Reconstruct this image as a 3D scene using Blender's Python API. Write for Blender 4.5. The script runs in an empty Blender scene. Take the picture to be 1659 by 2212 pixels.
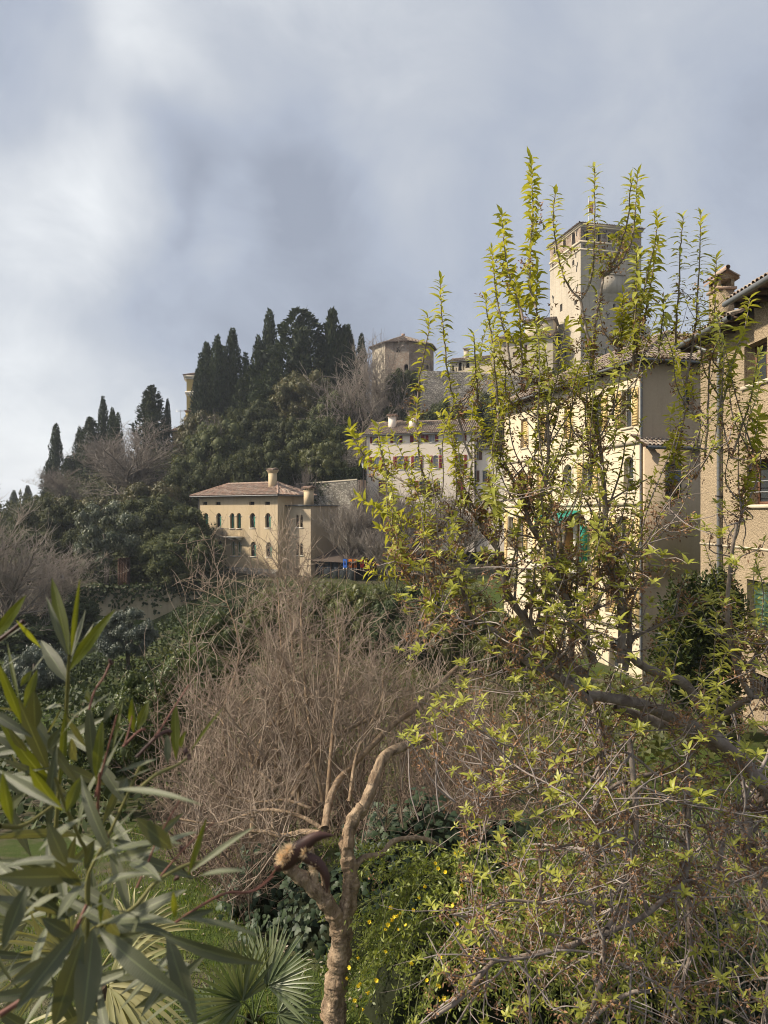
import bpy, math, random
import numpy as np
from mathutils import Vector, Matrix
random.seed(7)
SC = bpy.context.scene
COL = SC.collection
R = math.radians

# ------------------------------------------------------------------ camera, sky, sun, exposure
F = 1597.6                                   # focal length in units of a 1659 x 2212 frame
cam_d = bpy.data.cameras.new('camera')
cam_d.sensor_fit = 'VERTICAL'; cam_d.sensor_height = 36.0; cam_d.lens = 26.0
cam_d.clip_start = 0.05; cam_d.clip_end = 12000
cam_d.dof.use_dof = True; cam_d.dof.focus_distance = 7.0; cam_d.dof.aperture_fstop = 6.8
cam = bpy.data.objects.new('camera', cam_d); COL.objects.link(cam)
cam.location = (0, 0, 0); cam.rotation_euler = (R(90), 0, 0)
SC.camera = cam

SUN_AZ, SUN_EL = R(-92), R(38)               # azimuth from +Y (view axis), negative = to the left
to_sun = Vector((math.sin(SUN_AZ) * math.cos(SUN_EL), math.cos(SUN_AZ) * math.cos(SUN_EL), math.sin(SUN_EL)))
sun_d = bpy.data.lights.new('sun', 'SUN'); sun_d.energy = 4.7; sun_d.angle = R(3.0); sun_d.color = (1.0, 0.88, 0.70)
sun = bpy.data.objects.new('sun', sun_d); COL.objects.link(sun)
sun.rotation_euler = (-to_sun).to_track_quat('-Z', 'Y').to_euler()

def P(u, v, Y):
    return Vector(((u - 829.5) / F * Y, Y, (1106 - v) / F * Y))

W = bpy.data.worlds.new('World'); SC.world = W; W.use_nodes = True
def make_world():
    nt = W.node_tree; N = nt.nodes; Lk = nt.links; N.clear()
    out = N.new('ShaderNodeOutputWorld'); mix = N.new('ShaderNodeMixShader')
    bs = N.new('ShaderNodeBackground'); bc = N.new('ShaderNodeBackground')
    sky = N.new('ShaderNodeTexSky'); sky.sky_type = 'NISHITA'; sky.sun_disc = False
    sky.sun_elevation = SUN_EL; sky.sun_rotation = SUN_AZ; sky.dust_density = 2.0
    Lk.new(sky.outputs[0], bs.inputs[0]); bs.inputs[1].default_value = 0.1
    tc = N.new('ShaderNodeTexCoord')
    def vm(op, a, b):
        n = N.new('ShaderNodeVectorMath'); n.operation = op
        for i, q in enumerate((a, b)):
            if isinstance(q, tuple): n.inputs[i].default_value = q
            else: Lk.new(q, n.inputs[i])
        return n
    def ma(op, a, b=0.0, c=0.0, clamp=False):
        n = N.new('ShaderNodeMath'); n.operation = op; n.use_clamp = clamp
        for i, q in enumerate((a, b, c)):
            if isinstance(q, (int, float)): n.inputs[i].default_value = q
            else: Lk.new(q, n.inputs[i])
        return n.outputs[0]
    def noise(vec, sc, det, rough=.5, dist=0.):
        n = N.new('ShaderNodeTexNoise'); n.inputs['Scale'].default_value = sc; n.inputs['Detail'].default_value = det
        n.inputs['Roughness'].default_value = rough; n.inputs['Distortion'].default_value = dist
        Lk.new(vec, n.inputs['Vector']); return n
    d = tc.outputs['Generated']
    # flatten the cloud deck so that cells shrink towards the horizon
    sep = N.new('ShaderNodeSeparateXYZ'); Lk.new(d, sep.inputs[0])
    zz = ma('ADD', ma('ABSOLUTE', sep.outputs[2]), 0.75)
    cmb = N.new('ShaderNodeCombineXYZ')
    Lk.new(ma('DIVIDE', sep.outputs[0], zz), cmb.inputs[0]); Lk.new(ma('DIVIDE', sep.outputs[1], zz), cmb.inputs[1])
    deck = cmb.outputs[0]
    n1 = noise(deck, 2.3, 5, .5, .5)
    n2 = noise(deck, 5.5, 8, .60, .6)
    warp = noise(d, 4.0, 4, .5)
    dw = vm('NORMALIZE', vm('ADD', d, vm('SCALE', vm('SUBTRACT', warp.outputs['Color'], (.5, .5, .5)).outputs[0], (0, 0, 0)).outputs[0]).outputs[0], (0, 0, 0))
    dw.inputs[0].links[0].from_node.inputs[1].links[0].from_node.inputs['Scale'].default_value = 0.22
    acc = ma('ADD', ma('MULTIPLY', ma('SUBTRACT', n1.outputs['Fac'], .5), 0.72), ma('MULTIPLY', ma('SUBTRACT', n2.outputs['Fac'], .5), 0.70))
    acc = ma('ADD', acc, 0.38)
    # broad thick and thin places of the cloud deck: (u, v, radius in degrees, weight)
    for u, v, rad, w in [(30, 330, 7, .20), (260, 215, 6, .26), (170, 440, 5, .24), (420, 250, 5, .16), (300, 480, 4, .12), (-40, 1010, 12, .40), (545, 515, 2.6, .30),
                         (480, 660, 11, -.20), (20, 60, 5, -.34), (360, 330, 4, -.20), (560, 300, 6, -.18), (820, 130, 7, .20), (900, 520, 10, -.14),
                         (1150, 330, 10, .10), (230, 740, 7, .10), (1550, 500, 12, -.04), (1000, 20, 7, -.12), (480, 60, 5, .14), (640, 560, 6, -.10)]:
        c = P(u, v, 1).normalized()
        dt = vm('DOT_PRODUCT', dw.outputs[0], tuple(c)).outputs['Value']
        mr = N.new('ShaderNodeMapRange'); mr.interpolation_type = 'SMOOTHSTEP'
        mr.inputs[1].default_value = math.cos(R(rad * 1.55)); mr.inputs[2].default_value = 1.0
        Lk.new(dt, mr.inputs[0])
        acc = ma('ADD', acc, ma('MULTIPLY', mr.outputs[0], w))
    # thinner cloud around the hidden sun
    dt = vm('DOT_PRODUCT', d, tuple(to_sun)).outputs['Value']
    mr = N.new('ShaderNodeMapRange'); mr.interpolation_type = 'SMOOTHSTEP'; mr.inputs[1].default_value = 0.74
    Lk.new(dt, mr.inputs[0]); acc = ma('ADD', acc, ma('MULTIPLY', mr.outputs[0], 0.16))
    ramp = N.new('ShaderNodeValToRGB'); Lk.new(acc, ramp.inputs[0])
    e = ramp.color_ramp.elements
    e[0].position = 0.0; e[0].color = (.235, .26, .315, 1); e[1].position = 1.0; e[1].color = (.64, .655, .665, 1)
    for p, c in [(.25, (.305, .336, .40, 1)), (.48, (.37, .395, .44, 1)), (.75, (.49, .51, .535, 1))]:
        q = e.new(p); q.color = c
    glow = N.new('ShaderNodeMix'); glow.data_type = 'RGBA'; glow.blend_type = 'ADD'; glow.inputs[0].default_value = 1.0  # sun glow outside the frame, strengthened to add ambient fill from the left
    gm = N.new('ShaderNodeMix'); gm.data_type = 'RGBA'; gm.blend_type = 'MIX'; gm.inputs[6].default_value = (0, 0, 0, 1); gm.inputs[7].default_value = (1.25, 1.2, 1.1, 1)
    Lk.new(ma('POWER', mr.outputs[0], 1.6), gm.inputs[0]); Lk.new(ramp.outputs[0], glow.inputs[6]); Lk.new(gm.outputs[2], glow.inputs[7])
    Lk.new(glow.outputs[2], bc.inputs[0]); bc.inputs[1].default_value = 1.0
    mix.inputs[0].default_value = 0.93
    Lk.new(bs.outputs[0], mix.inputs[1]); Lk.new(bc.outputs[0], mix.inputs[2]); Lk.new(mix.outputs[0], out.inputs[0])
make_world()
vs = SC.view_settings; vs.view_transform = 'Standard'; vs.look = 'None'; vs.exposure = 0.6; vs.gamma = 1.0; vs.use_curve_mapping = False
SC.render.engine = 'CYCLES'
cy = SC.cycles
cy.use_denoising = True; cy.pixel_filter_type = 'BLACKMAN_HARRIS'; cy.filter_width = 1.05; cy.max_bounces = 6; cy.diffuse_bounces = 3; cy.glossy_bounces = 2; cy.transmission_bounces = 4
cy.transparent_max_bounces = 6; cy.volume_bounces = 0; cy.caustics_reflective = False; cy.caustics_refractive = False
cy.use_adaptive_sampling = True; cy.adaptive_threshold = 0.015
try: cy.denoiser = 'OPENIMAGEDENOISE'; cy.denoising_prefilter = 'ACCURATE'; cy.denoising_input_passes = 'RGB_ALBEDO_NORMAL'
except Exception: pass

# ------------------------------------------------------------------ mesh helpers
class MB:
    def __init__(s): s.V = []; s.Q = []; s.T = []; s.n = 0
    def add(s, V, Q=None, T=None):
        V = np.asarray(V, np.float32).reshape(-1, 3)
        if Q is not None and len(Q): s.Q.append(np.asarray(Q, np.int32).reshape(-1, 4) + s.n)
        if T is not None and len(T): s.T.append(np.asarray(T, np.int32).reshape(-1, 3) + s.n)
        s.V.append(V); s.n += len(V)
    def box(s, a, b, M=None):
        a = np.minimum(a, b).astype(float) if False else np.array(a, float); b = np.array(b, float)
        V = np.array([[x, y, z] for z in (a[2], b[2]) for y in (a[1], b[1]) for x in (a[0], b[0])])
        if M is not None: V = tr(M, V)
        s.add(V, [[0, 2, 3, 1], [4, 5, 7, 6], [0, 1, 5, 4], [2, 6, 7, 3], [0, 4, 6, 2], [1, 3, 7, 5]])
    def tubes(s, Pt, Rd, n=5, noise=0., rng=None, cap=False):
        V, Q = tubes(Pt, Rd, n, noise, rng); s.add(V, Q)
    def quad(s, pts, M=None):
        V = np.array(pts, float)
        if M is not None: V = tr(M, V)
        if len(V) == 4: s.add(V, Q=[[0, 1, 2, 3]])
        else: s.add(V, T=[[0, i, i + 1] for i in range(1, len(V) - 1)])
    def mesh(s, name, smooth=False):
        V = np.concatenate(s.V) if s.V else np.zeros((0, 3), np.float32)
        Q = np.concatenate(s.Q) if s.Q else np.zeros((0, 4), np.int32)
        T = np.concatenate(s.T) if s.T else np.zeros((0, 3), np.int32)
        me = bpy.data.meshes.new(name)
        me.vertices.add(len(V)); me.vertices.foreach_set('co', V.ravel())
        nl = len(Q) * 4 + len(T) * 3; me.loops.add(nl)
        me.loops.foreach_set('vertex_index', np.concatenate([Q.ravel(), T.ravel()]).astype(np.int32))
        me.polygons.add(len(Q) + len(T))
        st = np.concatenate([np.arange(len(Q)) * 4, len(Q) * 4 + np.arange(len(T)) * 3]).astype(np.int32)
        me.polygons.foreach_set('loop_start', st)
        if smooth: me.polygons.foreach_set('use_smooth', np.ones(len(Q) + len(T), bool))
        me.update(calc_edges=True)
        return me
    def build(s, name, mat, parent=None, smooth=False, kind=None):
        return ob(name, s.mesh(name, smooth), mat, parent, kind)

def tr(M, V):
    M = np.array(M); V = np.asarray(V, float).reshape(-1, 3)
    return V @ M[:3, :3].T + M[:3, 3]

def ob(name, me, mat=None, parent=None, kind=None):
    o = bpy.data.objects.new(name, me); COL.objects.link(o)
    if mat is not None and me is not None and len(me.materials) == 0: me.materials.append(mat)
    if parent is not None: o.parent = parent
    if kind: o['kind'] = kind
    return o
def tag(o, label, cat, group=None):
    o['label'] = label; o['category'] = cat
    if group: o['group'] = group
    return o
def thing(name, label, cat, loc=(0, 0, 0), rz=0., group=None):
    o = bpy.data.objects.new(name, None); COL.objects.link(o); o.empty_display_size = .3
    o.location = loc; o.rotation_euler = (0, 0, rz)
    return tag(o, label, cat, group)
def copy_tree(o, parent=None):
    c = o.copy(); COL.objects.link(c); c.parent = parent
    for ch in o.children: copy_tree(ch, c)
    return c

def nrm(a): return a / np.maximum(np.linalg.norm(a, axis=-1, keepdims=True), 1e-9)
def rand_unit(rng, n): return nrm(rng.normal(size=(n, 3)))
def tubes(Pt, Rd, n=5, noise=0., rng=None):
    Pt = np.asarray(Pt, float); Rd = np.asarray(Rd, float)
    if Pt.ndim == 2: Pt = Pt[None]; Rd = Rd[None]
    M, K, _ = Pt.shape
    T = nrm(np.gradient(Pt, axis=1))
    ref = np.where(np.abs(nrm(Pt[:, -1] - Pt[:, 0])[:, 1:2]) > .85, np.array([[1., 0, 0]]), np.array([[0, 1., 0]]))
    A = nrm(np.cross(T, ref[:, None, :])); B = np.cross(T, A)
    th = np.arange(n) / n * 2 * math.pi
    rr = Rd[:, :, None] * np.ones(n)
    if noise: rr = rr * (1 + rng.normal(size=rr.shape) * noise)
    V = Pt[:, :, None] + rr[..., None] * (np.cos(th)[None, None, :, None] * A[:, :, None] + np.sin(th)[None, None, :, None] * B[:, :, None])
    i = np.arange(K - 1)[:, None] * n; j = np.arange(n)[None]; j2 = (j + 1) % n
    q = np.stack([i + j, i + j2, i + n + j2, i + n + j], -1).reshape(-1, 4)
    Q = (np.arange(M)[:, None, None] * (K * n) + q[None]).reshape(-1, 4)
    return V.reshape(-1, 3), Q
def spline(pts, K):
    p = np.asarray([tuple(q) for q in pts], float)
    if len(p) == 2: return p[0] + (p[1] - p[0]) * np.linspace(0, 1, K)[:, None]
    pe = np.concatenate([[2 * p[0] - p[1]], p, [2 * p[-1] - p[-2]]])
    L = np.concatenate([[0], np.cumsum(np.linalg.norm(np.diff(p, axis=0), axis=1))]); s = np.linspace(0, L[-1], K)
    i = np.clip(np.searchsorted(L, s, 'right') - 1, 0, len(p) - 2); t = ((s - L[i]) / np.maximum(L[i + 1] - L[i], 1e-9))[:, None]
    a, b, c, d = pe[i], pe[i + 1], pe[i + 2], pe[i + 3]
    return .5 * (2 * b + (c - a) * t + (2 * a - 5 * b + 4 * c - d) * t ** 2 + (3 * b - a - 3 * c + d) * t ** 3)
def children(Pt, Rd, n, L, rng, up=.3, spread=.7, K=4, r=.55, tr_=(.2, 1.), wig=.15, curl=0., rmin=0.002, taper=.4):
    M, Kp, _ = Pt.shape
    ln = np.linalg.norm(np.diff(Pt, axis=1), axis=2).sum(1)
    idx = rng.choice(M, n, p=ln / ln.sum()); t = rng.uniform(tr_[0], tr_[1], n) * (Kp - 1)
    i = np.minimum(t.astype(int), Kp - 2); f = (t - i)[:, None]
    st = Pt[idx, i] * (1 - f) + Pt[idx, i + 1] * f
    tg = nrm(Pt[idx, i + 1] - Pt[idx, i]); rad = Rd[idx, i] * (1 - f[:, 0]) + Rd[idx, i + 1] * f[:, 0]
    d = nrm(tg * (1 - spread) + rand_unit(rng, n) * spread + np.array([0, 0, up]))
    ll = rng.uniform(L[0], L[1], n); seg = (ll / (K - 1))[:, None]
    pts = [st]
    for k in range(K - 1):
        pts.append(pts[-1] + d * seg); d = nrm(d + rand_unit(rng, n) * wig + np.array([0, 0, curl]))
    r0 = np.maximum(rad * r, rmin)
    RR = r0[:, None] * np.linspace(1, taper, K)[None]
    return np.stack(pts, 1), RR
def leaf_quads(C, D, Nn, L, Wd):
    S = nrm(np.cross(D, Nn)); n = len(C); L = np.broadcast_to(L, n)[:, None]; Wd = np.broadcast_to(Wd, n)[:, None]
    V = np.stack([C, C + D * L * .45 + S * Wd * .5, C + D * L, C + D * L * .45 - S * Wd * .5], 1).reshape(-1, 3)
    return V, np.arange(4 * n).reshape(-1, 4)
def leaf_bent(C, D, Nn, L, Wd, bend=.35, fold=.25):
    n = len(C); S = nrm(np.cross(D, Nn)); U = np.cross(S, D)
    L = np.broadcast_to(L, n)[:, None]; Wd = np.broadcast_to(Wd, n)[:, None]; b = np.broadcast_to(bend, n)[:, None]
    def pt(t, w, s): return C + D * L * (t - .12 * b * t * t) - U * L * b * t * t + S * Wd * w * s + U * Wd * abs(s) * w * fold
    V = np.stack([pt(0, 0, 0), pt(.3, .45, -1), pt(.3, 0, 0), pt(.3, .45, 1), pt(.68, .40, -1), pt(.68, 0, 0), pt(.68, .40, 1), pt(1, 0, 0)], 1).reshape(-1, 3)
    o = np.arange(n)[:, None, None] * 8
    T = (np.array([[0, 2, 1], [0, 3, 2], [4, 5, 7], [5, 6, 7]])[None] + o).reshape(-1, 3)
    Q = (np.array([[1, 2, 5, 4], [2, 3, 6, 5]])[None] + o).reshape(-1, 4)
    return V, Q, T

# ------------------------------------------------------------------ materials
class NT:
    def __init__(s, name):
        s.m = bpy.data.materials.new(name); s.m.use_nodes = True; s.t = s.m.node_tree; s.N = s.t.nodes; s.L = s.t.links
        s.N.clear(); s.out = s.N.new('ShaderNodeOutputMaterial')
    def n(s, typ, **k):
        q = s.N.new(typ)
        for a, v in k.items(): setattr(q, a, v)
        return q
    def set(s, sock, v):
        if isinstance(v, bpy.types.NodeSocket): s.L.new(v, sock)
        elif isinstance(v, tuple) and len(v) == 3 and sock.type == 'RGBA': sock.default_value = (*v, 1)
        else: sock.default_value = v
    def pos(s): return s.n('ShaderNodeNewGeometry').outputs['Position']
    def obj(s): return s.n('ShaderNodeTexCoord').outputs['Object']
    def scale(s, vec, sc):
        q = s.n('ShaderNodeVectorMath', operation='MULTIPLY'); s.L.new(vec, q.inputs[0]); q.inputs[1].default_value = sc; return q.outputs[0]
    def noise(s, vec, sc, det=4, rough=.55, dist=0.):
        q = s.n('ShaderNodeTexNoise'); s.L.new(vec, q.inputs['Vector']); q.inputs['Scale'].default_value = sc
        q.inputs['Detail'].default_value = det; q.inputs['Roughness'].default_value = rough; q.inputs['Distortion'].default_value = dist
        return q.outputs['Fac']
    def ramp(s, fac, stops, interp='LINEAR'):
        q = s.n('ShaderNodeValToRGB'); s.L.new(fac, q.inputs[0]); e = q.color_ramp.elements; q.color_ramp.interpolation = interp
        while len(e) < len(stops): e.new(.5)
        for i, (p, c) in enumerate(stops):
            e[i].position = p; e[i].color = (*c, 1) if not isinstance(c, (int, float)) else (c, c, c, 1)
        return q.outputs[0]
    def mix(s, fac, a, b, bt='MIX'):
        q = s.n('ShaderNodeMix', data_type='RGBA', blend_type=bt)
        s.set(q.inputs[0], fac); s.set(q.inputs[6], a); s.set(q.inputs[7], b); return q.outputs[2]
    def math(s, op, a, b=0.):
        q = s.n('ShaderNodeMath', operation=op); s.set(q.inputs[0], a); s.set(q.inputs[1], b); return q.outputs[0]
    def bump(s, h, dist, strength=1.):
        q = s.n('ShaderNodeBump'); s.L.new(h, q.inputs['Height']); q.inputs['Distance'].default_value = dist; q.inputs['Strength'].default_value = strength
        return q.outputs[0]
    def prin(s, col, rough=.8, spec=.3, normal=None, metal=0.):
        q = s.n('ShaderNodeBsdfPrincipled'); s.set(q.inputs['Base Color'], col); s.set(q.inputs['Roughness'], rough)
        q.inputs['Specular IOR Level'].default_value = spec; q.inputs['Metallic'].default_value = metal
        if normal is not None: s.L.new(normal, q.inputs['Normal'])
        return q
    def done(s, sh): s.L.new(sh.outputs[0] if hasattr(sh, 'outputs') else sh, s.out.inputs[0]); return s.m

def m_flat(name, col, rough=.7, spec=.3, var=.25, sc=6., metal=0.):
    t = NT(name); f = t.noise(t.pos(), sc, 5)
    c = t.mix(f, tuple(x * (1 - var) for x in col), tuple(min(1, x * (1 + var)) for x in col))
    return t.done(t.prin(c, rough, spec, metal=metal))
def m_plaster(name, base, stain, patch, bump=.01, bsc=18., streak=.55, sc=.35, patch_amt=.5, spec=.12):
    t = NT(name); p = t.pos()
    big = t.noise(p, sc, 6, .6, .3); f1 = t.ramp(big, [(.40, 0.), (.68, 1.)])
    c = t.mix(t.math('MULTIPLY', f1, patch_amt), base, patch)
    st = t.noise(t.scale(p, (1.6, 1.6, .14)), 1.3, 5, .6); f2 = t.ramp(st, [(.50, 0.), (.75, 1.)])
    c = t.mix(t.math('MULTIPLY', f2, streak), c, stain)
    fine = t.noise(p, bsc * .5, 5, .65)
    c = t.mix(.55, c, t.mix(fine, tuple(x * .72 for x in base), tuple(min(1, x * 1.2) for x in base)), 'MIX')
    hgt = t.noise(p, bsc, 4, .6)
    return t.done(t.prin(c, .9, spec, t.bump(hgt, bump)))
def m_stone(name, cols, mortar, scale, bump=.06, stretch=(1, 1, 1.7)):
    t = NT(name); p = t.pos(); q = t.scale(p, stretch)
    v = t.n('ShaderNodeTexVoronoi', feature='F1'); t.L.new(q, v.inputs['Vector']); v.inputs['Scale'].default_value = scale
    e = t.n('ShaderNodeTexVoronoi', feature='DISTANCE_TO_EDGE'); t.L.new(q, e.inputs['Vector']); e.inputs['Scale'].default_value = scale
    sep = t.n('ShaderNodeSeparateColor'); t.L.new(v.outputs['Color'], sep.inputs[0])
    c = t.ramp(sep.outputs[0], [(i / (len(cols) - 1), x) for i, x in enumerate(cols)])
    ed = t.ramp(e.outputs['Distance'], [(.02, 0.), (.12, 1.)])
    c = t.mix(ed, mortar, c)
    big = t.ramp(t.noise(p, .5, 6, .6), [(.42, 0.), (.62, 1.)])
    c = t.mix(t.math('MULTIPLY', big, .45), c, tuple(x * .35 for x in cols[0]))
    h = t.math('ADD', ed, t.math('MULTIPLY', t.noise(p, scale * 4, 4), .6))
    return t.done(t.prin(c, .95, .1, t.bump(h, bump)))
def m_tile(name, cols):
    t = NT(name); g = t.n('ShaderNodeNewGeometry'); oi = t.n('ShaderNodeObjectInfo')
    r = t.math('FRACT', t.math('ADD', g.outputs['Random Per Island'], t.math('MULTIPLY', oi.outputs['Random'], 7.3)))
    c = t.ramp(r, [(i / (len(cols) - 1), x) for i, x in enumerate(cols)])
    l = t.ramp(t.noise(t.pos(), 1.1, 6, .65), [(.45, 0.), (.7, 1.)]); c = t.mix(t.math('MULTIPLY', l, .5), c, (.16, .15, .12))
    f = t.noise(t.pos(), 22, 4); c = t.mix(f, t.mix(1., c, (.62, .62, .62), 'MULTIPLY'), c)
    return t.done(t.prin(c, .9, .15, t.bump(f, .008)))
def m_leaf(name, cols, trans=.3, tcol=None, rough=.5, spec=.35, objvar=.35, sc=.6, clump=.35):
    t = NT(name); g = t.n('ShaderNodeNewGeometry'); oi = t.n('ShaderNodeObjectInfo')
    r = t.math('FRACT', t.math('ADD', g.outputs['Random Per Island'], oi.outputs['Random']))
    c = t.ramp(r, [(i / max(1, len(cols) - 1), x) for i, x in enumerate(cols)])
    cl = t.noise(t.pos(), sc, 3, .6)
    k = t.math('ADD', t.math('MULTIPLY', cl, clump * 2), 1 - clump)
    k = t.math('MULTIPLY', k, t.math('ADD', t.math('MULTIPLY', oi.outputs['Random'], objvar), 1 - objvar * .5))
    kc = t.n('ShaderNodeCombineColor'); [t.L.new(k, kc.inputs[i]) for i in range(3)]
    c = t.mix(1., c, kc.outputs[0], 'MULTIPLY')
    sh = t.prin(c, rough, spec)
    if trans > 0:
        tb = t.n('ShaderNodeBsdfTranslucent'); t.set(tb.inputs[0], t.mix(1., c, tcol or (1.3, 1.25, .6), 'MULTIPLY'))
        mx = t.n('ShaderNodeMixShader'); mx.inputs[0].default_value = trans; t.L.new(sh.outputs[0], mx.inputs[1]); t.L.new(tb.outputs[0], mx.inputs[2])
        sh = mx
    return t.done(sh)
def m_bark(name, a, b, sc=9., bump=.02, stretch=(1, 1, .35), spots=None):
    t = NT(name); p = t.scale(t.pos(), stretch)
    f = t.noise(p, sc, 6, .65, .6); c = t.mix(t.ramp(f, [(.3, 0.), (.7, 1.)]), a, b)
    if spots: c = t.mix(t.ramp(t.noise(t.pos(), 3.0, 4), [(.5, 0.), (.65, 1.)]), c, spots)
    return t.done(t.prin(c, .85, .2, t.bump(f, bump)))

M = {}
M['villa'] = m_plaster('villa plaster', (.49, .385, .245), (.19, .15, .11), (.57, .48, .36), .016, 12, .8, .4, .85)
M['annex'] = m_plaster('annex plaster', (.42, .34, .24), (.13, .11, .09), (.50, .425, .33), .012, 14, .75, .45, .6)
M['pink'] = m_plaster('pale pink plaster', (.74, .645, .545), (.48, .40, .33), (.78, .70, .61), .008, 16, .25)
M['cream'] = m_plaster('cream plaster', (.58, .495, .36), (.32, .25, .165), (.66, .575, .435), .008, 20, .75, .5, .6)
M['ochre'] = m_plaster('ochre plaster', (.55, .40, .20), (.36, .26, .14), (.62, .48, .28), .006, 20, .3)
M['shade_plaster'] = m_plaster('ochre beige shade plaster', (.43, .335, .235), (.22, .17, .12), (.50, .40, .29), .008, 18, .6)  # darker than the cream front: the end wall's shade is put into the colour
M['yellow'] = m_plaster('yellow plaster', (.55, .40, .15), (.38, .28, .13), (.6, .46, .2), .006, 18, .3)
M['tower'] = m_plaster('castle plaster', (.41, .36, .285), (.15, .13, .105), (.52, .46, .37), .06, 4, .85, .25, .9)
M['castle'] = m_plaster('castle house plaster', (.50, .43, .33), (.25, .21, .17), (.55, .48, .39), .02, 8, .4)
M['brick'] = m_stone('old brick', [(.30, .19, .14), (.40, .28, .21), (.46, .39, .31), (.34, .22, .16)], (.42, .38, .32), 3.2, .04, (1, 1, 2.6))
M['stone'] = m_stone('rubble stone', [(.24, .22, .18), (.36, .33, .28), (.46, .43, .37), (.30, .27, .23)], (.20, .18, .15), 2.4, .08)
M['curtain'] = m_stone('castle stone', [(.15, .145, .14), (.24, .225, .21), (.32, .30, .27), (.19, .175, .165)], (.17, .155, .14), 2.0, .08)
M['oldwall'] = m_plaster('old terrace wall', (.38, .32, .235), (.10, .095, .075), (.44, .40, .33), .06, 4, .8, .35, .8)
M['rough'] = None
M['tile'] = m_tile('roof tile', [(.42, .26, .19), (.50, .35, .26), (.40, .30, .24), (.58, .46, .36), (.45, .29, .22), (.31, .24, .20)])
M['tile_old'] = m_tile('weathered roof tile', [(.26, .185, .145), (.35, .26, .20), (.42, .35, .28), (.29, .21, .17), (.46, .39, .32), (.22, .18, .155)])
M['white'] = m_flat('white stone trim', (.62, .58, .50), .8, .2, .15)
M['trim'] = m_flat('beige trim', (.52, .45, .34), .8, .2, .15)
M['glass'] = m_flat('dark glass', (.035, .04, .045), .12, .5, .3, 1.5)
M['pane'] = m_flat('curtained glass', (.24, .25, .26), .15, .5, .35, 5.)
M['hole'] = m_flat('dark room', (.012, .012, .013), .9, .05)
M['green_sh'] = m_flat('green shutter', (.03, .17, .12), .6, .3)
M['green_cur'] = m_flat('pale green curtain', (.17, .21, .12), .8, .2)
M['red_sh'] = m_flat('red shutter', (.20, .022, .030), .6, .3)
M['brown_sh'] = m_flat('brown shutter', (.15, .075, .045), .7, .3)
M['yellow_sh'] = m_flat('yellow shutter', (.52, .38, .17), .6, .3, .15)
M['dkgreen_sh'] = m_flat('dark green shutter', (.035, .075, .045), .5, .4)
M['iron'] = m_flat('dark iron', (.045, .04, .038), .6, .4)
M['gutter'] = m_flat('grey gutter', (.10, .105, .11), .45, .5)
M['steel'] = m_flat('galvanised steel', (.42, .42, .42), .4, .5, .2, 5., .6)
M['wood'] = m_flat('dark wood', (.10, .065, .045), .7, .25, .35, 14)
M['eave_wood'] = m_flat('eave wood', (.085, .055, .038), .7, .25, .35, 14)
M['awning'] = m_flat('green awning', (.015, .19, .14), .7, .2)
M['dkroof'] = m_flat('dark brown sheet roof', (.085, .065, .055), .6, .3)
M['lamp'] = m_flat('lamp glass', (.45, .47, .48), .3, .4)
def rough_mat():
    t = NT('roughcast'); p = t.pos()
    big = t.ramp(t.noise(p, .5, 5, .6), [(.4, 0.), (.7, 1.)])
    c = t.mix(big, (.43, .335, .225), (.36, .28, .19))
    n0 = t.noise(p, 15, 3, .55, .8); n = t.noise(p, 38, 4, .6)
    h = t.math('ADD', n0, t.math('MULTIPLY', n, .5))
    c = t.mix(t.math('MULTIPLY', t.ramp(t.noise(t.scale(p, (1.5, 1.5, .12)), 1.2, 5), [(.52, 0.), (.78, 1.)]), .35), c, (.30, .25, .18))
    return t.done(t.prin(c, .95, .1, t.bump(h, .10)))
M['rough'] = rough_mat()

# ------------------------------------------------------------------ ground
def sstep(t): t = np.clip(t, 0, 1); return t * t * (3 - 2 * t)
def terrain(x, y):
    x = np.asarray(x, float); y = np.asarray(y, float)
    L = np.interp(y, [-60, 8.5, 11, 20, 42, 76.0, 76.6, 100, 400, 6000], [-5, -5.0, -5.5, -8.6, -11.6, -11.9, -7.9, -7.3, -9, -40])
    Cn = np.interp(y, [-60, 8.5, 11, 20, 42, 60, 84, 100, 400, 6000], [-5, -5.0, -5.5, -7.6, -9.6, -9.3, -7.8, -7.2, -9, -40])
    Rr = np.interp(y, [-60, 9, 26, 38, 60, 78, 400, 6000], [-5.2, -5.2, -6.7, -8.6, -8.6, -7.0, -9, -40])
    wl = sstep((-x - 17) / 4.0); wr = sstep((x - 3) / 7.0)
    b = L * wl + Rr * wr + Cn * (1 - wl - wr)
    rz = np.interp(x, [-200, -120, -80, -66, -56, -44, -30, -3, 10, 34, 60, 120, 300], [-9, -9, -3, 1, 6, 10, 15, 19, 16.5, 22, 24, 20, -9])
    y1 = np.interp(x, [-120, -5, 3, 15, 34, 60], [146, 146, 130, 127, 113, 105]); y0 = np.interp(x, [-120, -5, 3, 16, 26, 34, 60], [100, 103, 116, 116, 82, 70, 60])
    up = sstep((y - y0) / (y1 - y0)); dn = sstep((y - y1 - 14) / 150.)
    z = b + (rz - b) * up; z = z * (1 - dn) + np.minimum(b, z) * dn
    z = z + .12 * np.sin(x * .9 + 1.3 * np.sin(y * .31)) * np.sin(y * .7) * np.clip((y - 8) / 20, 0, 1)
    return z
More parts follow.
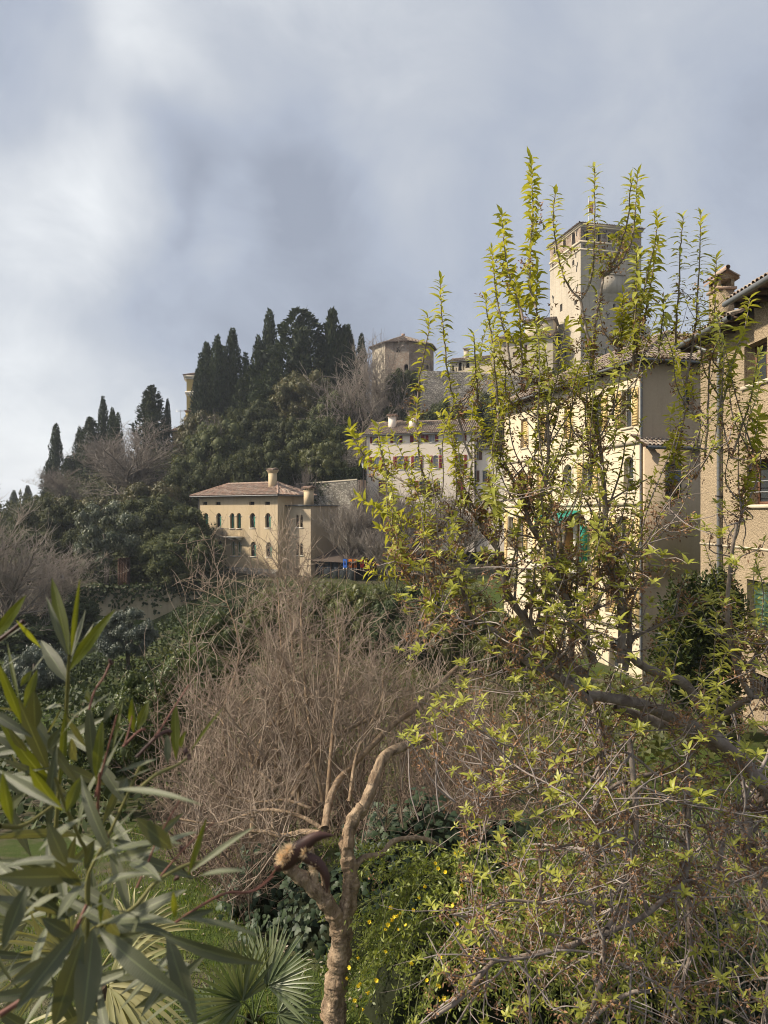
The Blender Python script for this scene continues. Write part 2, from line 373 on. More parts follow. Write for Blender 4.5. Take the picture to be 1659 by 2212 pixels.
def make_ground():
    xs = np.concatenate([[-1500, -900, -600, -350], np.arange(-200, -40, 4), np.arange(-40, 30, 1.25), np.arange(30, 120, 4), [150, 220, 350, 600, 900, 1500]])
    ys = np.concatenate([[-60, -20, -5], np.arange(0, 20, .8), np.arange(20, 75, 1.5), [75.5, 76.0, 76.6, 77.2], np.arange(78, 175, 2.0), np.arange(175, 340, 12), [400, 600, 1000, 1500]])
    X, Y = np.meshgrid(xs, ys); Z = terrain(X, Y)
    ny, nx = X.shape; i = np.arange(ny - 1)[:, None] * nx + np.arange(nx - 1)[None]
    mb = MB(); mb.add(np.stack([X, Y, Z], -1).reshape(-1, 3), np.stack([i, i + 1, i + nx + 1, i + nx], -1).reshape(-1, 4))
    t = NT('ground'); p = t.pos()
    n1 = t.noise(p, .22, 6, .6); n2 = t.noise(p, 3.5, 6, .65); n3 = t.noise(p, 30., 3, .6)
    grass = t.mix(n2, (.035, .058, .013), (.085, .11, .028)); earth = t.mix(n2, (.075, .062, .042), (.15, .125, .09))
    f = t.ramp(t.math('ADD', t.math('MULTIPLY', n1, .7), t.math('MULTIPLY', n2, .3)), [(.47, 0.), (.60, 1.)])
    sep = t.n('ShaderNodeSeparateXYZ'); t.L.new(p, sep.inputs[0])
    wood = t.ramp(t.math('DIVIDE', sep.outputs[1], 200.), [(.38, 0.), (.45, 1.)])     # leaf litter of the wood on the hill
    c = t.mix(f, grass, earth); c = t.mix(wood, c, t.mix(n2, (.035, .036, .022), (.085, .075, .05)))
    c = t.mix(t.math('MULTIPLY', n3, .5), c, t.mix(1., c, (.5, .5, .5), 'MULTIPLY'))
    mm = t.done(t.prin(c, .95, .1, t.bump(n3, .05)))
    o = mb.build('ground', mm, None, True, 'structure')
make_ground()

# ------------------------------------------------------------------ building helpers
class Fac:
    """A vertical facade: xy origin (its left end seen from outside), unit direction, base height."""
    def __init__(s, o, d, z0): s.o = np.array(o, float); s.d = np.array(d, float) / np.hypot(*d); s.z0 = z0
    def at(s, u, v):
        rx = (u - 829.5) / F
        A = np.array([[s.d[0], -rx], [s.d[1], -1.]]); k, t = np.linalg.solve(A, -s.o)
        return k, (1106 - v) / F * t - s.z0
    def rect(s, u0, v0, u1, v1):
        a = s.at(u0, v0); b = s.at(u1, v1); c = s.at(.5 * (u0 + u1), v0); e = s.at(.5 * (u0 + u1), v1)
        return [a[0], b[0], e[1], c[1]]
def WM(o, ang): return Matrix.Translation((o[0], o[1], o[2] if len(o) > 2 else 0)) @ Matrix.Rotation(ang, 4, 'Z')
def arch_pts(x0, x1, z1, n=7):
    r = (x1 - x0) / 2; xc = (x0 + x1) / 2; zs = z1 - r
    return [(xc - r * math.cos(a), zs + r * math.sin(a)) for a in np.linspace(0, math.pi, n)], zs
def wall(mb, Mw, w, h, ops=(), depth=.2, z0=0., x00=0.):
    """wall plane in x,z facing -y with real openings; ops = (x0,x1,z0,z1,arch)"""
    ops = [(max(o[0], x00), min(o[1], w), max(o[2], z0), min(o[3], h), o[4] if len(o) > 4 else False) for o in ops]
    xs = sorted({x00, w, *[o[0] for o in ops], *[o[1] for o in ops]}); zs = sorted({z0, h, *[o[2] for o in ops], *[o[3] for o in ops]})
    for i in range(len(xs) - 1):
        if xs[i + 1] - xs[i] < 1e-5: continue
        j = 0
        while j < len(zs) - 1:
            xc = (xs[i] + xs[i + 1]) / 2
            def inside(j): zc = (zs[j] + zs[j + 1]) / 2; return any(o[0] < xc < o[1] and o[2] < zc < o[3] for o in ops)
            if inside(j): j += 1; continue
            k = j
            while k + 1 < len(zs) - 1 and not inside(k + 1): k += 1
            mb.quad([(xs[i], 0, zs[j]), (xs[i + 1], 0, zs[j]), (xs[i + 1], 0, zs[k + 1]), (xs[i], 0, zs[k + 1])], Mw); j = k + 1
    for x0, x1, a0, a1, ar in ops:
        D = depth
        if ar:
            pts, s = arch_pts(x0, x1, a1)
            h_ = len(pts) // 2
            mb.quad([(x0, 0, a1)] + [(p[0], 0, p[1]) for p in pts[:h_ + 1]][::-1], Mw)
            mb.quad([(x1, 0, a1)] + [(p[0], 0, p[1]) for p in pts[h_:]][::-1], Mw)
            ring = [(x0, a0)] + pts + [(x1, a0)]
        else: ring = [(x0, a0), (x0, a1), (x1, a1), (x1, a0)]
        for p, q in zip(ring, ring[1:] + ring[:1]):
            mb.quad([(p[0], 0, p[1]), (q[0], 0, q[1]), (q[0], D, q[1]), (p[0], D, p[1])], Mw)
def shutter_mesh(mb, Mw, x0, x1, z0, z1, y=-.04, th=.035, slat=.14, arch=None):
    mb.box((x0, y - th, z0), (x1, y - .012, z1), Mw)
    e = .05
    for a, b in (((x0, z0), (x0 + e, z1)), ((x1 - e, z0), (x1, z1))): mb.box((a[0], y - th - .02, a[1]), (b[0], y - th - .001, b[1]), Mw)
    n = max(3, int((z1 - z0) / slat))
    for k in range(n):
        z = z0 + (z1 - z0) * (k + .15) / n; mb.box((x0 + e + .004, y - th - .018, z), (x1 - e - .004, y - th - .002, z + (z1 - z0) / n * .55), Mw)
def window(b, Mw, r, arch=False, depth=.2, frame='wood', pane='glass', sill=None, shut=None, shm=None, mull=1, trans=0, fw=.06, surround=None, sillw=.08):
    """one window part with its frame, pane, sill and shutters as sub-parts"""
    x0, x1, z0, z1 = r; y = depth - .05; mb = MB()
    zs = z1 - (x1 - x0) / 2 if arch else z1
    mb.box((x0 + .003, y, z0 + .003), (x0 + fw, y + .04, zs), Mw); mb.box((x1 - fw, y, z0 + .003), (x1 - .003, y + .04, zs), Mw)
    mb.box((x0 + fw + .002, y, z0 + .003), (x1 - fw - .002, y + .04, z0 + fw), Mw)
    if not arch: mb.box((x0 + fw + .002, y, z1 - fw), (x1 - fw - .002, y + .04, z1 - .003), Mw)
    else:
        pts, s = arch_pts(x0, x1, z1, 9); xc = (x0 + x1) / 2; k = 1 - fw / ((x1 - x0) / 2)
        for p, q in zip(pts, pts[1:]):
            pi = (xc + (p[0] - xc) * k, zs + (p[1] - zs) * k); qi = (xc + (q[0] - xc) * k, zs + (q[1] - zs) * k)
            mb.quad([(p[0], y, p[1]), (q[0], y, q[1]), (qi[0], y, qi[1]), (pi[0], y, pi[1])], Mw)
    for i in range(mull):
        x = x0 + (x1 - x0) * (i + 1) / (mull + 1); mb.box((x - .025, y + .005, z0 + fw + .002), (x + .025, y + .038, (z1 if arch else z1 - fw) - .004), Mw)
    for i in range(trans):
        z = z0 + (zs - z0) * (i + 1) / (trans + 1); mb.box((x0 + fw + .002, y + .008, z - .015), (x1 - fw - .002, y + .034, z + .015), Mw)
    o = mb.build('window', M[frame], b)
    g = MB(); yy = depth - .006
    ring = ([(x0, z0)] + arch_pts(x0, x1, z1, 9)[0] + [(x1, z0)]) if arch else [(x0, z0), (x0, z1), (x1, z1), (x1, z0)]
    g.quad([(p[0], yy, p[1]) for p in ring][::-1], Mw); g.build('pane', M[pane], o)
    if sill: q = MB(); q.box((x0 - sillw, -.07, z0 - .11), (x1 + sillw, depth * .8, z0 - .002), Mw); q.build('sill', M[sill], o)
    if surround:
        q = MB(); e = .1
        q.box((x0 - e, -.025, z0), (x0 - .004, .03, zs), Mw); q.box((x1 + .004, -.025, z0), (x1 + e, .03, zs), Mw)
        if not arch: q.box((x0 - e, -.03, z1 + .004), (x1 + e, .03, z1 + e), Mw)
        else:
            pts, s = arch_pts(x0, x1, z1, 9); xc = (x0 + x1) / 2; k = 1 + e / ((x1 - x0) / 2)
            for p, q2 in zip(pts, pts[1:]):
                po = (xc + (p[0] - xc) * k, zs + (p[1] - zs) * k); qo = (xc + (q2[0] - xc) * k, zs + (q2[1] - zs) * k)
                q.quad([(p[0], -.025, p[1]), (q2[0], -.025, q2[1]), (qo[0], -.025, qo[1]), (po[0], -.025, po[1])], Mw)
                q.quad([(po[0], -.025, po[1]), (qo[0], -.025, qo[1]), (qo[0], .02, qo[1]), (po[0], .02, po[1])], Mw)
        q.build('surround', M[surround], o)
    if shut:
        hw = (x1 - x0) / 2
        if shut == 'open': sides = [(x0 - hw - .05, x0 - .03), (x1 + .03, x1 + hw + .05)]; yy = -.02
        elif shut == 'left': sides = [(x0 - hw - .05, x0 - .03)]; yy = -.02
        elif shut == 'right': sides = [(x1 + .03, x1 + hw + .05)]; yy = -.02
        else: sides = [(x0 + .01, x0 + hw - .01), (x0 + hw + .01, x1 - .01)]; yy = depth - .1
        for a, c in sides:
            s = MB(); shutter_mesh(s, Mw, a, c, z0 + .02, (z1 - (hw * .3 if arch and shut == 'closed' else 0)) - .02, yy); s.build('shutter', M[shm], o)
    return o
def tile_geo(step, course, n=4, r=None):
    r = r or step * .42; a = np.linspace(0, math.pi, n + 1); V = []
    for y, k, dz in ((0, 1.0, .03), (course * 1.08, .84, 0.)):
        for t in a: V.append((-math.cos(t) * r * k, y, math.sin(t) * r * .9 * k + dz))
    m = n + 1; return np.array(V), np.array([[i, i + 1, m + i + 1, m + i] for i in range(n)])
def tiles(mb, Mw, w, run, rise, hl=0., hr=0., step=.22, course=.36, n=4, jit=.012, rng=np.random.default_rng(3)):
    """one roof slope: x along the eave 0..w, rising towards +y; every tile its own small barrel"""
    sl = math.hypot(run, rise); a = math.atan2(rise, run); V0, Q0 = tile_geo(step, course, n)
    nx = int(w / step); ny = max(1, int(sl / course)); T = []
    for i in range(nx):
        x = (i + .5) * w / nx
        for j in range(ny):
            f = (j + .5) / ny
            if x < hl * f or x > w - hr * f: continue
            T.append((x, j * sl / ny))
    if not T: return
    T = np.array(T); m = len(T)
    V = V0[None] + np.stack([T[:, 0], T[:, 1], np.zeros(m)], 1)[:, None] + rng.normal(size=(m, 1, 3)) * jit
    c, s = math.cos(a), math.sin(a); Vr = V.copy(); Vr[..., 1] = V[..., 1] * c - V[..., 2] * s; Vr[..., 2] = V[..., 1] * s + V[..., 2] * c
    mb.add(tr(Mw, Vr.reshape(-1, 3)), (Q0[None] + np.arange(m)[:, None, None] * len(V0)).reshape(-1, 4))
def deck(mb, Mw, w, run, rise, hl=0., hr=0., th=.06):
    mb.quad([(0, 0, -.01), (w, 0, -.01), (w - hr, run, rise - .01), (hl, run, rise - .01)], Mw)
    mb.quad([(0, 0, -.01 - th), (w, 0, -.01 - th), (w - hr, run, rise - .01 - th), (hl, run, rise - .01 - th)], Mw)
    mb.quad([(0, 0, -.01), (w, 0, -.01), (w, 0, -.01 - th), (0, 0, -.01 - th)], Mw)
def hip_roof(b, w, d, z, rise, over, hip, tm='tile', step=.22, course=.36, gutter=True, sides='FRLB', soffit='wood', n=4):
    """hip (or gable when hip = 0) roof over the box [0,w] x [0,d]; local frame of b"""
    W_, D_ = w + 2 * over, d + 2 * over; run = D_ / 2
    F_ = Matrix.Translation((-over, -over, z)); B_ = Matrix.Translation((w + over, d + over, z)) @ Matrix.Rotation(math.pi, 4, 'Z')
    R_ = Matrix.Translation((w + over, -over, z)) @ Matrix.Rotation(math.pi / 2, 4, 'Z'); L_ = Matrix.Translation((-over, d + over, z)) @ Matrix.Rotation(-math.pi / 2, 4, 'Z')
    dk = MB(); t = MB()
    for k, Mx, ww, rr, hh in (('F', F_, W_, run, hip), ('B', B_, W_, run, hip), ('R', R_, D_, hip, run), ('L', L_, D_, hip, run)):
        if hip < .01 and k in 'RL': continue
        deck(dk, Mx, ww, rr, rise, hh, hh)
        if k in sides: tiles(t, Mx, ww, rr, rise, hh, hh, step, course, n)
    roof = dk.build('roof', M[soffit], b)
    t.build('tile_covering', M[tm], roof, True)
    rg = MB(); c = [(-over, -over, z), (w + over, -over, z), (w + over, d + over, z), (-over, d + over, z)]
    r0, r1 = (-over + hip, d / 2, z + rise), (w + over - hip, d / 2, z + rise)
    for a, q in ((r0, r1), (c[0], r0), (c[1], r1), (c[2], r1), (c[3], r0)):
        if hip < .01 and a in c: continue
        rg.tubes(spline([a, q], 24) + np.array([0, 0, .05]), np.where(np.arange(24) % 2, .10, .125), 6)
    rg.build('ridge_tiles', M[tm], roof)
    if gutter:
        g = MB()
        for a, q in ((c[0], c[1]), (c[1], c[2]), (c[3], c[0])): 
            g.tubes(spline([a, q], 3) + np.array([0, 0, -.08]), np.full(3, .07), 6)
        g.build('gutter', M['gutter'], b)
    return roof
def chimney(b, x, y, z0, z1, s=.55, mat='villa', cap='tile_old', parent=None, style='flare'):
    c = MB(); h = s / 2
    c.box((x - h, y - h, z0), (x + h, y + h, z1 - .55))
    if style == 'flare':
        for i, k in enumerate((1.15, 1.3, 1.45)): c.box((x - h * k, y - h * k, z1 - .55 + i * .12 + .002), (x + h * k, y + h * k, z1 - .55 + (i + 1) * .12))
    else:
        c.box((x - h * 1.12, y - h * 1.12, z1 - .55 + .002), (x + h * 1.12, y + h * 1.12, z1 - .47))
        for i in (-1, -.05, 1):
            for j in (-1, 1): c.box((x + i * h * .85 - .05, y + j * h * .85 - .05, z1 - .468), (x + i * h * .85 + .05, y + j * h * .85 + .05, z1 - .19))
    o = c.build('chimney', M[mat], parent or b)
    k = MB(); W_ = s * 1.5; Mx = Matrix.Translation((x - W_ / 2, y - W_ / 2, z1 - .18)); My = Matrix.Translation((x + W_ / 2, y + W_ / 2, z1 - .18)) @ Matrix.Rotation(math.pi, 4, 'Z')
    for Mz in (Mx, My): tiles(k, Mz, W_, W_ / 2, .18, 0, 0, .2, W_ / 2); deck(k, Mz, W_, W_ / 2, .18)
    k.build('chimney_cap', M[cap], o); return o
def tube_part(name, pts, r, mat, parent, n=8, K=None):
    mb = MB(); q = spline(pts, K or max(2, len(pts))); mb.tubes(q, np.full(len(q), r), n); return mb.build(name, M[mat], parent, True)
def anchor(b, Mw, x, z, s, flip=1):
    mb = MB()
    for pts in ([(x, -.06, z - s), (x + .1 * s * flip, -.06, z), (x + .45 * s * flip, -.06, z + .5 * s), (x + .35 * s * flip, -.06, z + s)], [(x + .1 * s * flip, -.06, z), (x - .4 * s * flip, -.06, z + .6 * s)]):
        q = tr(Mw, np.array(pts)); mb.tubes(spline(q, 6), np.full(6, .06), 5)
    mb.build('wall_anchor', M['iron'], b)
I4 = Matrix.Identity(4)
def Rw(w): return Matrix.Translation((w, 0, 0)) @ Matrix.Rotation(math.pi / 2, 4, 'Z')
def Lw(d): return Matrix.Translation((0, d, 0)) @ Matrix.Rotation(-math.pi / 2, 4, 'Z')
def Bw(w, d): return Matrix.Translation((w, d, 0)) @ Matrix.Rotation(math.pi, 4, 'Z')
def bld(name, label, cat, fac, group=None):
    return thing(name, label, cat, (fac.o[0], fac.o[1], fac.z0), math.atan2(fac.d[1], fac.d[0]), group)

# ------------------------------------------------------------------ villa on the terrace
a = R(-35); vd = np.array([math.cos(a), math.sin(a)]); vn = np.array([-vd[1], vd[0]])      # along the front, inward
vw, vdp = 14.0, 5.5; near = np.array([-12.65, 88.0]); vo = near - vd * vw; vz = -8.4
fv = Fac(vo, vd, vz); eave = 2.05 - vz
villa = bld('villa', 'ochre plastered villa with green arched windows and small balcony', 'house', fv)
zv = lambda x, y: ((550 + x / 2.074) / 1.507, (1450 + y / 2.074) / 1.507)
def zr(f, zz, x0, y0, x1, y1): return f.rect(*zz(x0, y0), *zz(x1, y1))
ups = [(233, 266, 1), (320, 353, 0), (412, 442, 1), (457, 487, 1), (547, 582, 0), (650, 687, 0)]
los = [(240, 264, 0), (326, 358, 0), (418, 447, 2), (458, 490, 2), (552, 587, 0), (656, 694, 0)]
attic = [(228, 258), (315, 348), (542, 577), (647, 682)]
ops = []; wl = []
for x0, x1, g in ups: r = zr(fv, zv, x0, 456, x1, 556 if g != 1 or x0 < 300 else 560); wl.append((r, g, 0)); ops.append((*r, True))
for x0, x1, g in los: r = zr(fv, zv, x0, 640 + (x0 - 240) * .03, x1, 740 + (x0 - 240) * .03); wl.append((r, g, 1)); ops.append((*r, True))
for x0, x1 in attic: r = zr(fv, zv, x0, 380, x1, 402); wl.append((r, 3, 2)); ops.append((*r, False))
mb = MB(); wall(mb, I4, vw, eave, ops, .28)
wall(mb, Rw(vw), vdp, eave); wall(mb, Lw(vdp), vdp, eave); wall(mb, Bw(vw, vdp), vw, eave)
mb.build('wall', M['villa'], villa)
for k, (r, g, row) in enumerate(wl):
    if row == 2: window(villa, I4, r, False, .28, 'wood', 'hole', None, None, None, 0, 0, .03)
    else:
        o = window(villa, I4, r, True, .28, 'white' if g == 2 else 'wood', {0: 'glass', 1: 'green_sh', 2: 'green_cur'}[g], 'white', None, None, 1)
        zsp = r[3] - (r[1] - r[0]) / 2                                 # little impost blocks at the springing
        for x in (r[0] - .12, r[1] + .02): q = MB(); q.box((x, -.06, zsp - .08), (x + .10, .02, zsp + .06), I4); q.build('impost', M['white'], o)
        if g == 0:
            s = MB(); hw = (r[1] - r[0]) * .42; sx = r[1] - .03; sx0 = r[1] - hw
            shutter_mesh(s, I4, sx0, sx, r[2] + .05, zsp, .2, .03); s.build('shutter', M['green_sh'], o)
# balcony with bulging iron rails
bal = MB(); bx0, bz = fv.at(*zv(372, 612)); bx1, _ = fv.at(*zv(505, 612)); bal.box((bx0, -.85, bz - .14), (bx1, -.004, bz))
ba = bal.build('balcony', M['white'], villa)
for i in range(3): q = MB(); xx = bx0 + .35 + i * (bx1 - bx0 - .7) / 2; q.box((xx - .09, -.6, bz - .42), (xx + .09, -.006, bz - .145)); q.box((xx - .09, -.82, bz - .26), (xx + .09, -.604, bz - .145)); q.build('bracket', M['white'], ba)
rail = MB(); bars = [(x, -.83) for x in np.linspace(bx0 + .03, bx1 - .03, 24)] + [(bx0 + .03, y) for y in np.linspace(-.7, -.08, 6)] + [(bx1 - .03, y) for y in np.linspace(-.7, -.08, 6)]
xm = (bx0 + bx1) / 2
for x, y in bars:
    ox, oy = (0, -1) if y < -.82 else ((-1, 0) if x < xm else (1, 0))
    rail.tubes(spline([(x, y, bz), (x + .16 * ox, y + .16 * oy, bz + .25), (x + .10 * ox, y + .10 * oy, bz + .55), (x, y, bz + .95)], 8), np.full(8, .018), 4)
rail.tubes(spline([(bx0, -.05, bz + .96), (bx0, -.84, bz + .96)], 2), np.full(2, .03), 4); rail.tubes(spline([(bx0, -.84, bz + .96), (bx1, -.84, bz + .96)], 2), np.full(2, .03), 4); rail.tubes(spline([(bx1, -.84, bz + .96), (bx1, -.05, bz + .96)], 2), np.full(2, .03), 4)
rail.build('railing', M['iron'], ba)
roof = hip_roof(villa, vw, vdp, eave, 1.6, .75, 3.4, 'tile', .24, .40)
cx, _ = fv.at(*zv(618, 300)); chimney(villa, cx + .4, 1.7, eave + .6, eave + 3.3, .75, 'villa', 'tile', roof)
vp = tube_part('vent_pipe', [(vw - 2.9, 2.7, eave + 1.3), (vw - 2.9, 2.7, eave + 2.7), (vw - 3.05, 2.7, eave + 2.85), (vw - 3.25, 2.7, eave + 2.75)], .05, 'steel', roof, 6, 10)
tube_part('downpipe', [(.12, -.08, eave - .2), (.12, -.08, 1.0)], .06, 'gutter', villa, 6)
q = MB(); wall(q, Matrix.Translation((0, -.35, 0)), vw + .02, 1.15); q.quad([(0, -.35, 1.15), (vw + .02, -.35, 1.15), (vw + .02, -.003, 1.55), (0, -.003, 1.55)]); q.build('plinth', M['stone'], villa)

# annex in front of the villa's right side
fo = near + vn * 1.54; fa = Fac(fo, vd, vz); aw, ad = 3.83, 5.2; ah = .72 - vz
annex = bld('villa_annex', 'stained flat roofed annex with paired narrow windows beside the villa', 'annex', fa)
mb = MB(); ops = []
for y0, y1 in ((468, 553), (660, 742)):
    for x0, x1 in ((858, 876), (884, 903)): ops.append((*zr(fa, zv, x0, y0, x1, y1), True))
wall(mb, I4, aw, ah, ops, .25); wall(mb, Rw(aw), ad, ah); wall(mb, Bw(aw, ad), aw, ah); wall(mb, Lw(ad), ad, ah); mb.build('wall', M['annex'], annex)
for k, o in enumerate(ops):
    window(annex, I4, o[:4], True, .25, 'wood', 'hole', 'white' if k < 4 else None, None, None, 0, 0, .04, None, .1)
q = MB(); q.box((-.25, -.3, ah + .002), (aw + .25, ad, ah + .14)); q.build('roof_slab', M['gutter'], annex)
chimney(annex, aw * .72, .9, ah + .142, ah + 2.35, .85, 'villa', 'tile', None, 'open')

# glazed pavilion
fp = fo + vd * (aw + .004) + vn * .8
fpv = Fac(fp, vd, vz); pav = bld('glass_pavilion', 'low glass pavilion with dark brown sloping sheet roof', 'pavilion', fpv)
pw, pd, ph = 6.0, 4.2, 2.75
q = MB()
for x in np.linspace(0.05, pw - .05, 6): q.box((x - .05, -.05, 0), (x + .05, .05, ph)); 
for y in np.linspace(.3, pd, 4)[1:]: q.box((pw - .1, y - .05, 0), (pw, y + .05, ph + .3))
q.box((0, -.06, ph + .002), (pw, .06, ph + .12)); q.build('frame', M['wood'], pav)
for i in range(5):
    q = MB(); x = .1 + i * (pw - .1) / 5; q.box((x + .03, -.012, .1), (x + (pw - .1) / 5 - .07, .012, ph - .03)); q.build('pane', M['glass'], pav)
q = MB(); q.quad([(-.0, -.7, ph - .02), (pw + .5, -.7, ph - .02), (pw + .5, pd, ph + 1.3), (0, pd, ph + 1.3)]); q.quad([(0, -.7, ph - .12), (pw + .5, -.7, ph - .12), (pw + .5, pd, ph + 1.2), (0, pd, ph + 1.2)]); q.quad([(0, -.7, ph - .12), (pw + .5, -.7, ph - .12), (pw + .5, -.7, ph - .02), (0, -.7, ph - .02)])
for x in np.arange(0.3, pw, .55): q.box((x, -.69, ph - .018), (x + .04, -.66, ph + .02)); q.quad([(x, -.69, ph + .03), (x + .05, -.69, ph + .03), (x + .05, pd, ph + 1.34), (x, pd, ph + 1.34)])
q.build('roof', M['dkroof'], pav)
q = MB(); q.box((0, pd - .05, 0), (pw, pd, ph + 1.2)); q.build('back_wall', M['hole'], pav)

# garden walls, hedge, lamp above the villa
def wallrun(name, label, pts, h, th, mat, cap=None, cat='wall'):
    pts = [np.array(p) for p in pts]; o = thing(name, label, cat, (*pts[0][:2], pts[0][2] - h))
    mb = MB(); cp = MB(); org = np.array([*pts[0][:2], pts[0][2] - h])
    for a_, b_ in zip(pts, pts[1:]):
        d = b_ - a_; n_ = np.array([-d[1], d[0]]) / np.hypot(d[0], d[1]) * th; K = 14
        for i in range(K):
            p, q_ = a_ + d * i / K, a_ + d * (i + 1) / K
            for off in (0, 1):
                A, B = p + np.r_[n_ * off, 0], q_ + np.r_[n_ * off, 0]
                mb.quad([A - org - np.r_[0, 0, h], B - org - np.r_[0, 0, h], B - org, A - org])
            mb.quad([p - org, q_ - org, q_ - org + np.r_[n_, 0], p - org + np.r_[n_, 0]])
            if cap:
                for dz in (.004, .16): cp.quad([p - org + np.r_[-n_ * .15, dz], q_ - org + np.r_[-n_ * .15, dz], q_ - org + np.r_[n_ * 1.15, dz], p - org + np.r_[n_ * 1.15, dz]])
                cp.quad([p - org + np.r_[-n_ * .15, .004], q_ - org + np.r_[-n_ * .15, .004], q_ - org + np.r_[-n_ * .15, .16], p - org + np.r_[-n_ * .15, .16]])
        e = a_ - org; mb.quad([e - np.r_[0, 0, h], e, e + np.r_[n_, 0], e + np.r_[n_, -h]])
        e = b_ - org; mb.quad([e - np.r_[0, 0, h], e, e + np.r_[n_, 0], e + np.r_[n_, -h]])
    mb.build('masonry', M[mat], o)
    if cap: cp.build('coping', M[cap], o)
    return o
wallrun('stone_wall', 'tall rubble stone wall with ivy patches behind the villa annex', [P(640, 1047, 104), P(758, 1038, 99.5), P(772, 1037, 99)], 9.0, .5, 'stone', 'trim')
g = thing('garden_gate', 'brown wooden gate at the corner of the red shuttered house', 'gate', tuple(P(774, 1100, 98.9)))
for i in range(5):
    q = MB(); q.box((.02 + i * .21, 0, -2.6), (.2 + i * .21, .06, 3.9 + .05 * (i % 2))); q.build('board', M['wood'], g)
wallrun('sloping_stone_wall', 'short sloping stone wall rising left of the red shuttered house', [P(716, 975, 108), P(740, 957, 108), P(789, 940, 109)], 4.0, .4, 'stone', 'trim')
lp = P(785, 1034, 98); l = thing('garden_lamp', 'small pale lantern lamp beside the corner of the red shuttered house', 'lamp', (lp.x, lp.y, lp.z - .2))
tube_part('post', [(0, 0, -1.5), (0, 0, 1.6)], .05, 'iron', l, 6)
q = MB(); q.tubes(np.array([(0, 0, 1.62), (0, 0, 2.25)]), np.array([.14, .26]), 6); q.build('lantern_glass', M['lamp'], l)
q = MB(); q.tubes(np.array([(0, 0, 2.26), (0, 0, 2.5)]), np.array([.32, .02]), 6); q.build('lantern_cap', M['iron'], l)

# ------------------------------------------------------------------ house with red shutters
d2 = np.array([.961, -.277]); fr = Fac((-2.6, 106.), d2, -5.5); rw_, rd_ = 15.6, 8.5; reave = (1106 - 940) / F * 105.9 + 5.5
red = bld('red_shuttered_house', 'pale pink house with red shutters and tiled roof below the castle', 'house', fr)
zc = lambda x, y: ((1100 + x / 2.074) / 1.507, (1300 + y / 2.074) / 1.507)
sk = lambda x: -.020 * (x - 250)
spec = []
for x0, x1, sh in ((234, 262, 'open'), (376, 414, 'open'), (513, 560, 'open'), (614, 655, 'open'), (795, 842, 'open')): spec.append((x0, 252, x1, 298, False, sh, 'pane', 1))
for x0, x1, ar, sh in ((233, 282, 0, 'open'), (400, 447, 0, 'open'), (515, 551, 1, 'open'), (641, 680, 1, 'open'), (810, 849, 1, 'open')): spec.append((x0, 388, x1, 474, bool(ar), sh, 'pane', 1))
for x0, x1, ar, sh in ((274, 324, 0, 'closed'), (547, 596, 0, 'open'), (664, 690, 1, 'left'), (802, 850, 0, 'closed')): spec.append((x0, 552, x1, 652, bool(ar), sh, 'glass', 1))
ops = []; rr = []
for x0, y0, x1, y1, ar, sh, pn, ml in spec:
    k = -.022 * (x0 - 230) * (761 - y0) / 330.; r = zr(fr, zc, x0, y0 + k, x1, y1 + k * .8); ops.append((*r, ar)); rr.append((r, ar, sh, pn))
mb = MB(); wall(mb, I4, rw_, reave, ops, .22); wall(mb, Rw(rw_), rd_, reave); wall(mb, Lw(rd_), rd_, reave); wall(mb, Bw(rw_, rd_), rw_, reave); mb.build('wall', M['pink'], red)
for r, ar, sh, pn in rr: window(red, I4, r, ar, .22, 'white', pn, 'white', sh, 'red_sh', 1, 0, .06, 'white' if ar else None)
roof = hip_roof(red, rw_, rd_, reave, 2.2, .45, 0., 'tile_old', .30, .42, True, 'FB')
q = MB()
for x in (0, rw_): q.quad([(x, 0, reave), (x, rd_, reave), (x, rd_ / 2, reave + 2.0)])
q.build('gable', M['pink'], red)
for (x, y1, s) in ((335, 100, .95), (483, 92, 1.15), (368, 133, .6)):
    xx, _ = fr.at(*zc(x, 150)); zt = (1106 - zc(x, y1)[1]) / F * 107.5 + 5.5; chimney(red, xx, 2.6 if s > .8 else 4.4, reave + .7, zt, s, 'pink', 'tile', roof, 'open')
tube_part('downpipe', [(.1, -.1, reave - .15), (.1, -.1, .2)], .06, 'gutter', red, 6)
anchor(red, I4, *fr.at(*zc(690, 348)), .55, -1); anchor(red, I4, *fr.at(*zc(228, 528)), .45, 1)

# neighbour further right
fn = Fac(fr.o + d2 * (rw_ + .3) + np.array([.277, .961]) * .6, d2, -5.5); nh = bld('neighbour_house', 'plain pale house with brown shutters adjoining the red shuttered house', 'house', fn)
nw, nd, ne = 4.4, 7.5, (1106 - 968) / F * 101 + 5.5
rs = [zr(fn, zc, 908, 345, 950, 410), zr(fn, zc, 975, 480, 1010, 560), zr(fn, zc, 900, 480, 935, 560)]
mb = MB(); wall(mb, I4, nw, ne, [(*r, False) for r in rs], .2); wall(mb, Rw(nw), nd, ne); wall(mb, Lw(nd), nd, ne); wall(mb, Bw(nw, nd), nw, ne); mb.build('wall', M['pink'], nh)
for r in rs: window(nh, I4, r, False, .2, 'white', 'glass', 'white', 'right', 'brown_sh', 1)
hip_roof(nh, nw, nd, ne, 1.5, .4, 0., 'tile_old', .3, .42, True, 'FB')

